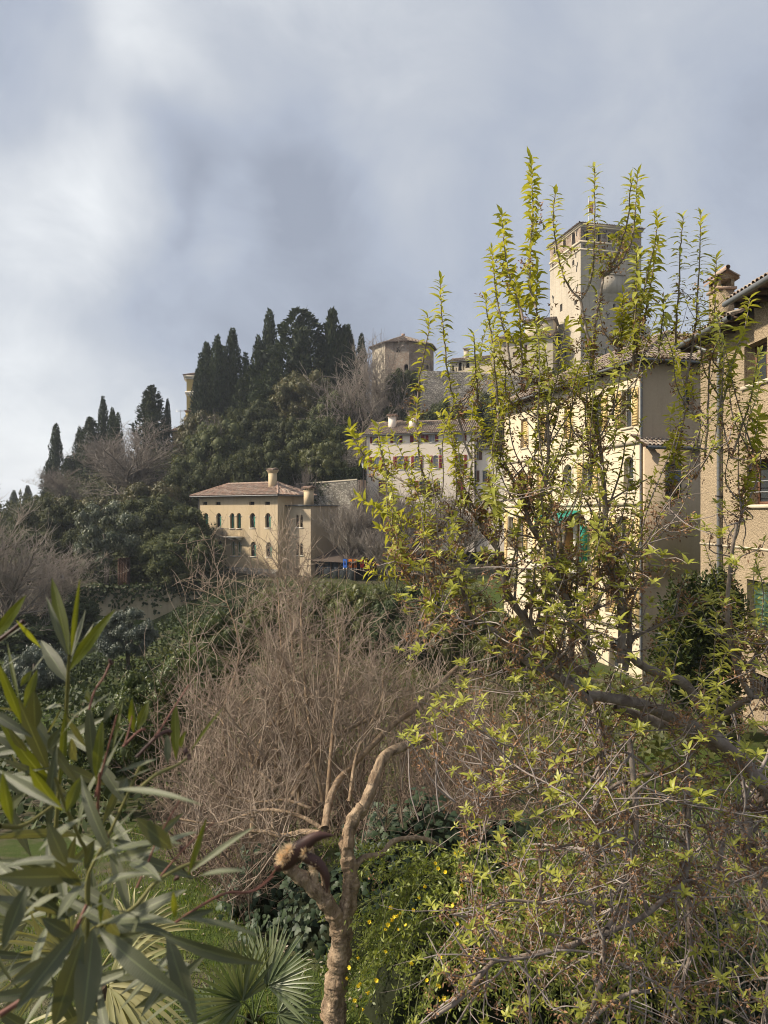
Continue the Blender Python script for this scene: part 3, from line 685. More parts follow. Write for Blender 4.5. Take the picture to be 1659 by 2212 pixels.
# ------------------------------------------------------------------ octagonal castle tower
oc = P(871, 800, 133); oz = terrain(oc.x, oc.y) - 3
octa = thing('octagonal_tower', 'octagonal brick and plaster castle tower with low tiled roof', 'tower', (oc.x, oc.y, oz))
orad = 5.6; oh = (1106 - 741) / F * 128.5 - oz; rot = R(9)
cor = [(orad * math.cos(rot + i * math.pi / 4), orad * math.sin(rot + i * math.pi / 4)) for i in range(8)]
z3 = lambda x, y: ((550 + x / 1.843) / 1.507, (950 + y / 1.843) / 1.507)
wins = [(1362, 328, 1387, 363), (1431, 322, 1452, 361), (1411, 433, 1435, 472), (1545, 440, 1558, 462), (1280, 345, 1296, 372)]
for i in range(8):
    A, B = np.array(cor[i]), np.array(cor[(i + 1) % 8]); d = B - A; w_ = np.hypot(*d)
    n_ = np.array([d[1], -d[0]]) / w_
    Mw = Matrix.Translation((A[0], A[1], 0)) @ Matrix.Rotation(math.atan2(d[1], d[0]), 4, 'Z')
    f = Fac(A + np.array([oc.x, oc.y]), d, oz); ops = []
    if n_[1] < -.05:
        for wv in wins:
            r = zr(f, z3, *wv)
            if .15 < r[0] and r[1] < w_ - .15: ops.append((*r, True))
    mb = MB(); wall(mb, Mw, w_, oh, ops, .5); mb.build('wall', M['brick'] if n_[0] > -.55 else M['tower'], octa)
    for r in ops: window(octa, Mw, r[:4], True, .5, 'wood', 'hole', None, None, None, 0, 0, .02)
rf = MB(); tl = MB(); K = 1.11; top = 2.3
for i in range(8):
    A, B = np.array(cor[i]) * K, np.array(cor[(i + 1) % 8]) * K; d = B - A; w_ = np.hypot(*d); mid = (A + B) / 2; run = np.hypot(*mid)
    Mw = Matrix.Translation((A[0], A[1], oh)) @ Matrix.Rotation(math.atan2(d[1], d[0]), 4, 'Z'); deck(rf, Mw, w_, run, top, w_ / 2, w_ / 2); tiles(tl, Mw, w_, run, top, w_ / 2, w_ / 2, .3, .45)
ro = rf.build('roof', M['wood'], octa); tl.build('tile_covering', M['tile_old'], ro, True)
q = MB(); q.box((-.3, -.3, oh + top - .15), (.3, .3, oh + top + .35)); q.build('finial', M['tile'], ro)

# castle curtain wall and loggia house
wallrun('castle_curtain_wall', 'dark grey rubble stone castle wall between the two towers', [P(895, 800, 128), P(1000, 803, 124), P(1120, 812, 119), P(1215, 820, 117)], 14, 1.2, 'curtain')
zk = lambda x, y: ((1380 + x / 2.1155) / 1.507, (1050 + y / 2.1155) / 1.507)
lo = P(972, 818, 128); fl = Fac((lo.x, lo.y), (1., -.42), lo.z - 1.5); lh = bld('loggia_house', 'cream castle house with round arched loggia on the stone wall', 'house', fl)
le = (1106 - zk(168, 268)[1]) / F * 127.5 - fl.z0; lw_ = 8.8
ars = [(194, 296, 208, 350), (238, 272, 260, 332), (289, 250, 313, 312)]; sq = [(218, 310, 226, 336), (270, 288, 278, 326)]; rd = [(218, 282, 226, 294), (268, 256, 277, 270)]
ops = [(*zr(fl, zk, *q_), True) for q_ in ars] + [(*zr(fl, zk, *q_), False) for q_ in sq + rd]
mb = MB(); wall(mb, I4, lw_, le, ops, .35); wall(mb, Rw(lw_), 5, le); wall(mb, Lw(5), 5, le); wall(mb, Bw(lw_, 5), lw_, le); mb.build('wall', M['cream'], lh)
for r in ops: window(lh, I4, r[:4], r[4], .35, 'wood', 'hole', None, None, None, 0, 0, .03, 'trim' if r[4] else None)
rf = hip_roof(lh, lw_, 5, le, 1.0, .4, 0., 'tile_old', .3, .42, True, 'FB'); chimney(lh, fl.at(*zk(270, 200))[0], 2.0, le + .5, (1106 - zk(270, 168)[1]) / F * 128 - fl.z0, .75, 'castle', 'tile_old', rf, 'open')

# castle residence left of the great tower
ro_ = P(1064, 815, 124); frs = Fac((ro_.x, ro_.y), (1., -.42), ro_.z - 4); res = bld('castle_residence', 'tall pale castle building joined to the left of the great tower', 'castle', frs)
rw2 = 10.0; re_ = (1106 - 748) / F * 122.5 - frs.z0
rs = [zr(frs, z4, *q_) for z4 in [lambda x, y: ((1350 + x / 2.074) / 1.507, (500 + y / 2.074) / 1.507)] for q_ in ((662, 1340, 692, 1376), (740, 1290, 760, 1350), (600, 1390, 620, 1420))]
mb = MB(); wall(mb, I4, rw2, re_ + 1.0, [(*r, False) for r in rs], .3); wall(mb, Rw(rw2), 7, re_); wall(mb, Lw(7), 7, re_ + 1.0); mb.build('wall', M['castle'], res)
for r in rs: window(res, I4, r, False, .3, 'wood', 'hole', None, 'closed', 'brown_sh', 0)
hip_roof(res, rw2, 7, re_ + 1.0, 1.6, .4, 0., 'tile_old', .3, .42, True, 'FB')
tw = MB(); tw.box((5.2, 1.2, re_ + 1.01), (9.8, 5.5, re_ + 4.2)); tw.build('attic_storey', M['castle'], res)
q = MB(); Mx = Matrix.Translation((4.9, .9, re_ + 4.2)); deck(q, Mx, 5.2, 2.5, .9); tiles(q, Mx, 5.2, 2.5, .9, 0, 0, .3, .42); Mx = Matrix.Translation((10.1, 5.8, re_ + 4.2)) @ Matrix.Rotation(math.pi, 4, 'Z'); deck(q, Mx, 5.2, 2.45, .9); q.build('attic_roof', M['tile_old'], res)

# ------------------------------------------------------------------ great castle tower
th = R(13.3); cpt = np.array([.2658 * 118, 118.]); tw_ = 10.85
e1 = np.array([math.cos(th), math.sin(th)]); e2 = np.array([-math.sin(th), math.cos(th)])
tz = 16.0; ft = Fac(cpt, e1, tz); fl2 = Fac(cpt + e2 * tw_, -e2, tz)
tow = bld('great_castle_tower', 'tall square castle tower with arched belfry windows and iron anchors', 'tower', ft)
zt = lambda x, y: ((1700 + x / 3.687) / 1.507, (680 + y / 3.687) / 1.507)
hb = ft.at(*zt(695, 400))[1]; ht = ft.at(*zt(690, 172))[1]; hb2 = ft.at(*zt(695, 490))[1]
ML = Lw(tw_)
fops = [(*zr(ft, zt, *q_), True) for q_ in ((760, 262, 798, 395), (905, 275, 945, 410), (1028, 290, 1064, 428), (1150, 320, 1185, 440), (1105, 620, 1128, 690))]
lops = [(*zr(fl2, zt, *q_), True) for q_ in ((490, 330, 526, 470), (596, 272, 636, 428), (376, 420, 400, 540), (600, 610, 626, 682))]
lsq = [(*zr(fl2, zt, *q_), False) for q_ in ((453, 1142, 482, 1230), (505, 1310, 556, 1385), (485, 1690, 530, 1770), (625, 1090, 660, 1150))]
fsq = [(*zr(ft, zt, *q_), False) for q_ in ((765, 1320, 795, 1370), (1090, 1140, 1120, 1195))]
def split(ops, z): return [o for o in ops if o[2] > z], [o for o in ops if o[2] <= z]
for Mw, oo in ((I4, fops + fsq), (ML, lops + lsq), (Rw(tw_), []), (Bw(tw_, tw_), [])):
    hi, lo_ = split(oo, hb - .4); q = MB(); wall(q, Mw, tw_, ht, hi, .55, hb + .002); q.build('belfry_wall', M['brick'], tow)
    q = MB(); wall(q, Mw, tw_, hb, lo_, .5); q.build('wall', M['tower'], tow)
    for o in oo: window(tow, Mw, o[:4], o[4], .5 if o in lo_ else .55, 'wood', 'hole', 'trim' if o[4] else None, None, None, 0, 0, .02, 'trim' if o[2] > hb - .4 else None)
q = MB()
for z, e, h_ in ((hb, .16, .28), (hb2, .12, .22), (ht - .55, .14, .2), (ht - .3, .28, .3)):
    q.box((-e, -e, z), (tw_ + e, tw_ + e, z + h_ - .003))
q.build('string_course', M['trim'], tow)
for Mw in (I4, ML):
    for i in range(24):
        q = MB(); x = .22 + i * (tw_ - .3) / 24; zz = (hb + hb2) / 2 + .12
        for sgn in (1, -1): q.box((x, -.06, zz - .26 * (sgn < 0) ), (x + .17, -.004, zz + .22 * (sgn > 0) - .02 * (sgn < 0)), Mw @ Matrix.Translation((.1 * (sgn < 0), 0, 0)))
        q.build('corbel_arch', M['brick'], tow)
hip_roof(tow, tw_, tw_, ht, 1.3, .45, 5.6, 'tile_old', .3, .45, False, 'FL')
for f, Mw, L_ in ((ft, I4, [(745, 290, 60, 1), (990, 300, 55, 1), (1130, 330, 60, -1), (950, 570, 45, -1), (1005, 550, 40, -1), (740, 450, 40, 1), (1030, 1280, 55, -1), (1215, 480, 40, 1), (1000, 1700, 40, 1)]),
                    (fl2, ML, [(655, 280, 50, 1), (645, 545, 45, 1), (655, 700, 60, 1), (655, 960, 60, 1), (375, 1080, 55, -1), (375, 1380, 60, 1), (505, 900, 40, -1), (372, 690, 45, -1)])):
    for x, y, s, fl_ in L_: k = f.at(*zt(x, y)); anchor(tow, Mw, min(max(k[0], .5), tw_ - .5), k[1], s / 3.687 / 1.507 / F * 120 * .9, fl_)
q = MB(); x0, z1 = ft.at(*zt(950, 795)); x1, z0 = ft.at(*zt(1200, 1040)); q.box((x0, -.55, z0), (x1, -.004, z1)); q.box((x0 - .2, -.7, z1 + .002), (x1 + .2, -.005, z1 + .25)); q.quad([(x0, -.55, z0), (x1, -.55, z0), (x1, -.004, z0 - 1.2), (x0, -.004, z0 - 1.2)]); q.build('buttress_box', M['tower'], tow)
fp_ = tube_part('flagpole', [(4.2, 5.0, ht + 1), (4.2, 5.0, ht + 6.8)], .07, 'steel', tow, 6)
q = MB(); X, Z = np.meshgrid(np.linspace(0, .7, 9), np.linspace(0, 1.9, 5)); Vf = np.stack([4.25 + X, 5.0 + .18 * np.sin(X * 5 + Z), ht + 4.2 + Z - X * .35], -1).reshape(-1, 3)
i = np.arange(4)[:, None] * 9 + np.arange(8)[None]; q.add(Vf, np.stack([i, i + 1, i + 10, i + 9], -1).reshape(-1, 4)); M['flag'] = m_flat('faded red flag', (.42, .22, .14), .8, .1, .4, 1.2); q.build('flag', M['flag'], fp_, True)
# link wing right of the tower foot (lower dark roof corner)
wallrun('castle_side_wall', 'shaded stone wall at the right foot of the great tower', [P(1385, 705, 121), P(1404, 706, 124)], 9, .9, 'tower')

# ------------------------------------------------------------------ yellow bell tower and house on the ridge
bp = P(403, 880, 168); bt = thing('yellow_bell_tower', 'yellow bell tower with white cornice peeping out behind the cypresses', 'tower', (bp.x, bp.y, 6), R(12))
z1f = lambda x, y: (x / 2.0725 / 1.507, (900 + y / 2.0725) / 1.507)
zz = lambda y: (1106 - z1f(0, y)[1]) / F * 168 - 6
ops = [(1.3, 3.5, zz(778), zz(706), True)]
mb = MB()
for Mw in (I4, Rw(5.2), Lw(5.2), Bw(5.2, 5.2)): wall(mb, Mw, 5.2, zz(690), ops, .5)
mb.build('wall', M['yellow'], bt)
q = MB()
for z0, z1, e in ((zz(692), zz(680), .25), (zz(680), zz(668), .6), (zz(796), zz(786), .12), (zz(786), zz(776), .35)): q.box((-e, -e, z0 + .003), (5.2 + e, 5.2 + e, z1))
q.build('cornice', M['white'], bt)
for Mw in (I4, Lw(5.2)):
    window(bt, Mw, ops[0][:4], True, .5, 'white', 'pane', None, None, None, 1, 0, .1, 'flag')
    q = MB()
    for i in range(9): x = .2 + i * .55; q.box((x, -.07, zz(808)), (x + .3, -.004, zz(798)), Mw)
    q.build('corbel_arch', M['white'], bt)
hip_roof(bt, 5.2, 5.2, zz(668), 1.1, .75, 2.6, 'tile', .3, .45, False, 'FL')
hp = P(372, 968, 150); yh = thing('ridge_house', 'small house with tiled roof and yellow chimney below the bell tower', 'house', (hp.x, hp.y, 8), R(10))
zy = lambda y: (1106 - z1f(0, y)[1]) / F * 150 - 8
mb = MB(); r = (3.1, 4.1, zy(1104), zy(1078)); wall(mb, I4, 9, zy(1046), [(*r, False)], .25); wall(mb, Lw(6), 6, zy(1046)); wall(mb, Rw(9), 6, zy(1046)); mb.build('wall', M['ochre'], yh); window(yh, I4, r, False, .25, 'wood', 'hole')
rf = hip_roof(yh, 9, 6, zy(1046), 1.9, .6, 3.2, 'tile', .3, .45, True, 'FL'); chimney(yh, 3.2, 1.6, zy(1020), zy(893), 1.25, 'yellow', 'tile', rf, 'open')
tube_part('aerial', [(1.4, 2.6, zy(1000)), (1.4, 2.6, zy(888))], .04, 'steel', rf, 5)
q = MB(); [q.box((.5, 2.58, zy(900) + k * .3), (2.2, 2.62, zy(900) + k * .3 + .05)) for k in range(2)]; q.build('aerial_bars', M['steel'], rf)
# ------------------------------------------------------------------ cream palazzo (behind the blossoming tree)
zg = lambda x, y: ((1600 + x / 2.37) / 1.507, (1050 + y / 2.37) / 1.507)
zh = lambda x, y: ((1600 + x / 2.37) / 1.507, (1700 + y / 2.37) / 1.507)
pn = np.array([13.27, 38.0]); away = np.array([-.244, .97]); away /= np.hypot(*away); PL = 17.6
pf = Fac(pn + away * PL, -away, -9.2); pe = 7.75 + 9.2
pal = bld('cream_palazzo', 'large cream palazzo with yellow shutters, green awning and balcony behind the leafy tree', 'house', pf)
def pr(z, x0, y0, x1, y1): r = zr(pf, z, x0, y0, x1, y1); return [r[0], r[1], r[2], r[3]]
xs_ = [pf.at(*zg(x, 700))[0] for x in (255, 590, 820, 1047)]
lv = lambda z_: z_ + 9.2
ops = []; spec = []
# top floor
for xc, hw, sh in ((xs_[0], .55, 'closed'), (xs_[0] + 3.0, .55, 'closed'), (xs_[1] + .1, .55, 'closed'), (xs_[2], .5, 'open'), (xs_[3], .5, 'open')): spec.append(((xc - hw, xc + hw, lv(4.5), lv(6.5)), False, sh))
# piano nobile: arched windows
for xc, hw, sh in ((xs_[0] - .6, .5, 'closed'), (xs_[0] + 2.4, .5, 'closed'), (xs_[1], .62, None), (xs_[1] + 2.4, .55, 'open'), (xs_[3] + .2, .5, None)): spec.append(((xc - hw, xc + hw, lv(1.1), lv(2.95)), True, sh))
lx0 = pf.at(*zg(440, 1300))[0]; lx1 = pf.at(*zg(735, 1300))[0]
for xc in (1.2, 2.9): spec.append(((xc - .5, xc + .5, lv(-2.6), lv(-.4)), False, 'open'))
for xc in (lx1 + 1.5, lx1 + 3.7, lx1 + 5.9):
    if xc < PL - .8: spec.append(((xc - .48, xc + .48, lv(-2.5), lv(-.3)), False, 'open'))
for xc in (1.4, 4.2, 7.2, 9.8, 12.2, 14.6, 16.5): spec.append(((xc - .45, xc + .45, lv(-5.6), lv(-3.9)), False, 'closed' if xc > 9 else None))
for xc in (3., 6.2, 9.0, 12., 15.): spec.append(((xc - .5, xc + .5, lv(-8.6), lv(-6.9)), False, None))
log = (lx0, lx1, lv(-3.3), lv(-.25))
ops = [(*r, a_) for r, a_, s in spec] + [(*log, False)]
mb = MB(); wall(mb, I4, PL, pe, ops, .3); mb.build('wall', M['cream'], pal)
mb = MB()
ew = 8.5; ef = Fac(pn, np.array([away[1], -away[0]]), -9.2); er = [zr(ef, zg, 1478, 470, 1560, 680), (1.0, 1.9, lv(-2.2), lv(-.2)), (3.2, 4.1, lv(-2.2), lv(-.2))]
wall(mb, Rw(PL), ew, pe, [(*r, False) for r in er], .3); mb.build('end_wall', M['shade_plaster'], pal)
mb = MB(); wall(mb, Bw(PL, ew), PL, pe); wall(mb, Lw(ew), ew, pe); mb.build('back_wall', M['cream'], pal)
for r, a_, s in spec: window(pal, I4, r, a_, .3, 'white', 'glass', 'trim', s, 'yellow_sh', 1, 1, .06, 'trim')
for r in er: window(pal, Rw(PL), r, False, .3, 'white', 'glass', 'trim', None, None, 1, 1, .06)
# loggia with columns behind the balcony
q = MB(); q.box((lx0, 2.0, log[2]), (lx1, 2.1, log[3])); q.box((lx0, .305, log[2] - .2), (lx1, 2.0, log[2] - .004)); q.box((lx0, .305, log[3] + .004), (lx1, 2.0, log[3] + .2))
for x in (lx0 - .1, lx1 + .0): q.box((x, .305, log[2]), (x + .1, 2.0, log[3]))
lgg = q.build('loggia', M['ochre'], pal)
for x in (lx0 + .2, (lx0 * 2 + lx1) / 3, (lx0 + 2 * lx1) / 3, lx1 - .2):
    q = MB(); q.tubes(np.array([(x, .16, log[2]), (x, .16, log[2] + .3), (x, .16, log[3] - .3), (x, .16, log[3])]), np.array([.2, .15, .13, .2]), 10); q.build('column', M['white'], lgg, True)
for x in (lx0 + 1.0, (lx0 + lx1) / 2 + .3, lx1 - 1.4): q = MB(); q.box((x, 1.95, log[2]), (x + .9, 1.994, log[3] - .5)); q.build('glass_door', M['glass'], lgg)
q = MB(); bz = log[2] - .05; q.box((lx0 - .6, -1.0, bz - .22), (lx1 + .5, -.004, bz))
bc = q.build('balcony', M['white'], pal)
for x in np.linspace(lx0 - .3, lx1 + .2, 4): q = MB(); q.quad([(x, -.004, bz - .9), (x, -.8, bz - .225), (x, -.004, bz - .225)]); q.box((x - .1, -.75, bz - .45), (x + .1, -.006, bz - .225)); q.build('bracket', M['white'], bc)
q = MB()
for x in np.linspace(lx0 - .55, lx1 + .45, 46): q.tubes(np.array([(x, -.95, bz), (x, -.95, bz + .95)]), np.full(2, .014), 4)
for z in (bz + .08, bz + .96): q.tubes(np.array([(lx0 - .57, -.95, z), (lx1 + .47, -.95, z)]), np.full(2, .026), 5)
q.build('railing', M['iron'], bc)
q = MB(); x0, x1 = pf.at(*zg(455, 1120))[0], pf.at(*zg(690, 1120))[0]; n = 18
for i in range(n):
    xa, xb = x0 + (x1 - x0) * i / n, x0 + (x1 - x0) * (i + 1) / n; d_ = .09 if i % 2 else .03
    q.quad([(xa, -.02, log[3] + .35), (xb, -.02, log[3] + .35), (xb, -1.15, log[3] - .12), (xa, -1.15, log[3] - .12)])
    q.quad([(xa, -1.15, log[3] - .12), (xb, -1.15, log[3] - .12), (xb, -1.16, log[3] - .38 - d_), (xa, -1.16, log[3] - .38 - d_)])
q.build('awning', M['awning'], pal)
q = MB(); q.box((lx1 + .05, -.5, log[2] + .4), (lx1 + .35, -.15, log[3] - .5)); q.build('awning_roll', M['awning'], pal)
# string courses, pilasters and the rusticated base
q = MB()
for z, e, h_ in ((lv(3.55), .10, .22), (lv(.35), .10, .2), (lv(-3.5), .06, .16), (lv(-6.3), .14, .3), (lv(7.05), .07, .25)):
    x = 0.
    segs = [(0, PL)] if not (log[2] - .3 < z < log[3] + .1) else [(0, lx0 - .65), (lx1 + .55, PL)]
    for s0, s1 in segs: q.box((s0, -e, z), (s1, -.003, z + h_))
q.build('string_course', M['trim'], pal)
for x in (0.1, 4.9, lx0 - .9, lx1 + .75, 12.9, PL - .5): q = MB(); q.box((x, -.07, lv(-6.0)), (x + .38, -.0035, lv(-.0))); q.build('pilaster', M['ochre'], pal)
rng = np.random.default_rng(5)
bm = []
for v_ in range(3):
    q = MB(); c = .05; q.add([[0, 0, 0], [1, 0, 0], [1, 0, 1], [0, 0, 1], [c, -1, c], [1 - c, -1, c], [1 - c, -1, 1 - c], [c, -1, 1 - c]], [[4, 5, 6, 7], [0, 1, 5, 4], [1, 2, 6, 5], [2, 3, 7, 6], [3, 0, 4, 7]]); bm.append(q.mesh('ashlar')); bm[-1].materials.append(M['cream'])
ho = [s for s in spec if s[0][2] < lv(-6.0)]
for j in range(5):
    x = -.0 + (j % 2) * -.45
    while x < PL:
        xa, xb = max(0, x), min(PL, x + .9); za = lv(-9.1) + j * .55
        if xb - xa > .1 and not any(r[0] - .15 < xb and r[1] + .15 > xa and r[2] - .12 < za + .55 and r[3] + .12 > za for r, _, _ in ho):
            o = ob('block', random.choice(bm), None, pal); o.location = (xa + .01, -.003, za); o.scale = (xb - xa - .025, .045 + .02 * random.random(), .525)
        x += .9
# hipped roof; the tiles nearest the corner are single pieces
rf = hip_roof(pal, PL, ew, pe + .02, 2.6, .75, 4.6, 'tile_old', .21, .36, True, 'F', 'eave_wood', 5)
tv = []
for k in range(3):
    q = MB(); V0, Q0 = tile_geo(.21, .36, 5); V1 = V0 * np.array([.93, 1, .88]); V0 = V0 + np.random.default_rng(k).normal(size=V0.shape) * .004
    q.add(np.concatenate([V0, V1]), np.concatenate([Q0, Q0 + 12, [[i, i + 12, i + 13, i + 1] for i in range(5)]])); tv.append(q.mesh('tile', True)); tv[-1].materials.append(M['tile_old'])
def tile_objects(parent, Mw, w, run, rise, hl, hr, step, course, limit=300, rng=np.random.default_rng(8), pick=None):
    sl = math.hypot(run, rise); al = math.atan2(rise, run); nx = int(w / step); ny = int(sl / course); k = 0
    for j in range(ny):
        for i in range(nx):
            x = (i + .5) * w / nx; f = (j + .5) / ny
            if x < hl * f or x > w - hr * f or k >= limit: continue
            o = ob('tile', tv[rng.integers(3)], None, parent); k += 1
            o.matrix_local = Mw @ Matrix.Rotation(al, 4, 'X') @ Matrix.Translation((x, j * course, rng.normal() * .006)) @ Matrix.Rotation(rng.normal() * .03, 4, 'Z')
Mr = Matrix.Translation((PL + .75, -.75, pe + .02)) @ Matrix.Rotation(math.pi / 2, 4, 'Z')
tile_objects(rf, Mr, ew + 1.5, 4.6, 2.6, 5., 5., .25, .36, 280)
tube_part('downpipe', [(PL + .08, -.12, pe - .1), (PL + .10, -.14, lv(1.5)), (PL + .10, -.14, lv(-8))], .075, 'gutter', pal, 8)
for x in np.arange(-.5, PL + .5, .62): q = MB(); q.box((x, -.72, pe - .16), (x + .1, -.004, pe - .02)); q.build('rafter', M['eave_wood'], pal)
for y in np.arange(-.4, ew, .62): q = MB(); q.box((PL + .004, y, pe - .16), (PL + .7, y + .1, pe - .02)); q.build('rafter', M['eave_wood'], pal)
# roof terrace box and lean-to between palazzo and roughcast house
lt = thing('lean_to_roof', 'small tiled lean-to roof with round gutter between palazzo and roughcast house', 'roof', tuple(P(1398, 962, 37.0)), R(14))
w_ = 3.6; deckm = MB(); Mx = Matrix.Rotation(math.atan2(-.244, .97) * 0, 4, 'Z'); deck(deckm, Mx, w_, 1.6, .75); lr = deckm.build('roof_deck', M['eave_wood'], lt)
for j in range(4):
    for i in range(15):
        o = ob('tile', tv[(i * 7 + j) % 3], None, lr); o.matrix_local = Matrix.Rotation(math.atan2(.75, 1.6), 4, 'X') @ Matrix.Translation((.14 + i * .235, j * .4, random.gauss(0, .006)))
tube_part('gutter', [(-.08, -.1, -.1), (w_ + .1, -.1, -.1)], .09, 'gutter', lt, 8)
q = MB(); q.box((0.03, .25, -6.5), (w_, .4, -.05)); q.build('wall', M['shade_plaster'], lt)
q = MB(); q.box((1.2, .2, -2.6), (2.1, .245, -.8)); q.build('window', M['glass'], lt)

# ------------------------------------------------------------------ roughcast house at the right edge
rf_ = Fac((11.0, 25.7), (0., -1.), -6.9); RL = 14.0; top1 = 5.74 + 6.9; top2 = 6.13 + 6.9; sp = 3.75
rh = bld('roughcast_house', 'cream roughcast house with grey downpipe and overhanging tiled eaves', 'house', rf_)
z5 = lambda x, y: ((1900 + x / 2.458) / 1.507, (800 + y / 2.458) / 1.507)
z6 = lambda x, y: ((1900 + x / 2.458) / 1.507, (1600 + y / 2.458) / 1.507)
def rr_(z, x0, yt, yb, wd): a0 = rf_.at(*z(x0, yt)); b0 = rf_.at(*z(x0, yb)); return (a0[0], a0[0] + wd, b0[1], a0[1])
w1 = rr_(z5, 1285, 812, 1128, 1.35); w2 = rr_(z5, 1308, 1722, 2072, 1.35); w3 = rr_(z6, 1305, 700, 1110, 1.3); w4 = rr_(z6, 1332, 1428, 1640, 1.5); w5 = rr_(z6, 1160, 1700, 1960, 1.1)
rest = [(5.6, 6.9, w1[2], w1[3]), (5.6, 6.9, w2[2], w2[3]), (9.5, 10.8, w1[2], w1[3]), (9.5, 10.8, w2[2], w2[3])]
ops = [(*w1, False), (*w2, False), (*w3, False), (*w4, False)] + [(*r, False) for r in rest]
ops.append((*w5[:2], max(.02, w5[2]), w5[3], True))
mb = MB(); wall(mb, I4, RL, top1, ops, .38); wall(mb, I4, RL, top2, [], .38, top1, sp)
wall(mb, Lw(9), 9, top1); wall(mb, Bw(RL, 9), RL, top1); wall(mb, Rw(RL), 9, top1)
mb.quad([(sp, 0, top1), (sp, 9, top1), (sp, 9, top2), (sp, 0, top2)])
mb.build('wall', M['rough'], rh)
for r in (w1, *rest): window(rh, I4, r, False, .38, 'brown_sh', 'glass', 'trim', None, None, 1, 0, .09, None, .14)
o = window(rh, I4, w2, False, .38, 'brown_sh', 'glass', 'trim', None, None, 1, 0, .09, None, .14)
for k in (.28, .52): tube_part('bar', [(w2[0] + .0, .12, w2[2] + (w2[3] - w2[2]) * k), (w2[1], .12, w2[2] + (w2[3] - w2[2]) * k)], .018, 'steel', o, 6)
o = window(rh, I4, w3, False, .38, 'dkgreen_sh', 'glass', 'trim', 'closed', 'dkgreen_sh', 1, 0, .07, None, .12)
o = window(rh, I4, w4, False, .38, 'wood', 'hole', None, None, None, 0, 0, .05)
q = MB()
for x in np.linspace(w4[0] + .1, w4[1] - .1, 8): q.box((x - .01, .05, w4[2]), (x + .01, .07, w4[3]))
for z in np.linspace(w4[2] + .12, w4[3] - .12, 4): q.box((w4[0], .072, z - .012), (w4[1], .09, z + .012))
q.build('grille', M['iron'], o)
q = MB(); a_ = rf_.at(*z6(1195, 432))[1]; q.box((0, -.03, a_ - .06), (RL, -.003, a_)); q.build('string_course', M['trim'], rh)
q = MB(); s0 = rf_.at(*z6(1290, 1380))[1]; q.box((sp + .4, -.28, 0), (RL, -.004, s0 - .3)); q.quad([(sp + .4, -.28, s0 - .3), (RL, -.28, s0 - .3), (RL, -.004, s0 + .05), (sp + .4, -.004, s0 + .05)])
# eaves, tiles and gutters
def eaves(x0, x1, zt, over):
    q = MB(); q.box((x0, -over, zt + .02), (x1, 3.2, zt + .075)); q.build('soffit', M['eave_wood'], rh)
    for x in np.arange(x0 + .15, x1, .7): q = MB(); q.box((x, -over + .06, zt - .13), (x + .11, -.004, zt + .017)); q.build('rafter', M['eave_wood'], rh)
    d_ = MB(); Mx = Matrix.Translation((x0, -over - .04, zt + .09)); deck(d_, Mx, x1 - x0, 4.4, 1.75); o = d_.build('roof', M['eave_wood'], rh)
    tile_objects(o, Mx @ Matrix.Translation((0, -.06, .03)), x1 - x0, 4.4, 1.75, 0, 0, .215, .37, 140)
    far_ = MB(); tiles(far_, Mx @ Matrix.Translation((0, 1.9, .79)), x1 - x0, 2.5, 1.0, 0, 0, .215, .37, 5); far_.build('upper_tiles', M['tile_old'], o, True)
    g = MB(); g.tubes(spline([(x0 - .05, -over - .13, zt + .03), (x1, -over - .13, zt + .03)], 8), np.full(8, .085), 8); g.build('gutter', M['gutter'], rh)
eaves(-.5, sp, top1, .62); eaves(sp + .02, RL, top2, .75)
dp = rf_.at(*z5(1108, 1200))[0]
tube_part('downpipe', [(dp - .8, -.62, top1 - .02), (dp - .45, -.45, top1 - .35), (dp, -.14, top1 - .62), (dp, -.11, top1 - 1.1), (dp, -.11, 4.), (dp, -.11, .2)], .065, 'gutter', rh, 10, 40)
q = MB()
for z in np.arange(1., top1 - 1.2, 1.6): q.box((dp - .085, -.19, z), (dp + .085, -.003, z + .05))
q.build('pipe_brackets', M['iron'], rh)
fx = rf_.at(*z5(1170, 600))[0]; tube_part('flue', [(fx - .22, -.3, top1 + .36), (fx + .28, -.3, top1 + .44)], .13, 'steel', rh, 14)
# chimney with a little gabled hood
ch0 = P(1556, 690, 25.2)
cb = MB(); lx_, ly_ = .15, .35; cz = (1106 - 597) / F * 25.3 + 6.9; hz = (1106 - 628) / F * 25.3 + 6.9
cb.box((lx_ - .3, ly_ - .0, top1 - .2), (lx_ + .42, ly_ + .56, hz)); o = cb.build('chimney', M['rough'], rh)
q = MB(); q.box((lx_ - .36, ly_ - .06, hz + .002), (lx_ + .48, ly_ + .62, hz + .09)); q.build('chimney_collar', M['tile'], o)
q = MB()
for i in range(3):
    for j in (0, 1): x = lx_ - .3 + i * .31; y = ly_ + j * .46; q.box((x, y, hz + .092), (x + .1, y + .1, hz + .36))
q.box((lx_ - .3, ly_, hz + .362), (lx_ + .42, ly_ + .56, hz + .42)); q.quad([(lx_ + .425, ly_, hz + .42), (lx_ + .425, ly_ + .56, hz + .42), (lx_ + .425, ly_ + .28, hz + .66)]); q.build('smoke_openings', M['rough'], o)
q = MB(); Mx = Matrix.Translation((lx_ - .42, ly_ - .12, hz + .40)); My = Matrix.Translation((lx_ + .54, ly_ + .68, hz + .40)) @ Matrix.Rotation(math.pi, 4, 'Z')
for Mz in (Mx, My): deck(q, Mz, .96, .4, .27); tiles(q, Mz, .96, .4, .27, 0, 0, .19, .42, 5)
q.tubes(spline([(lx_ - .44, ly_ + .28, hz + .72), (lx_ + .56, ly_ + .28, hz + .72)], 8), np.full(8, .08), 8); q.build('chimney_cap', M['tile'], o)

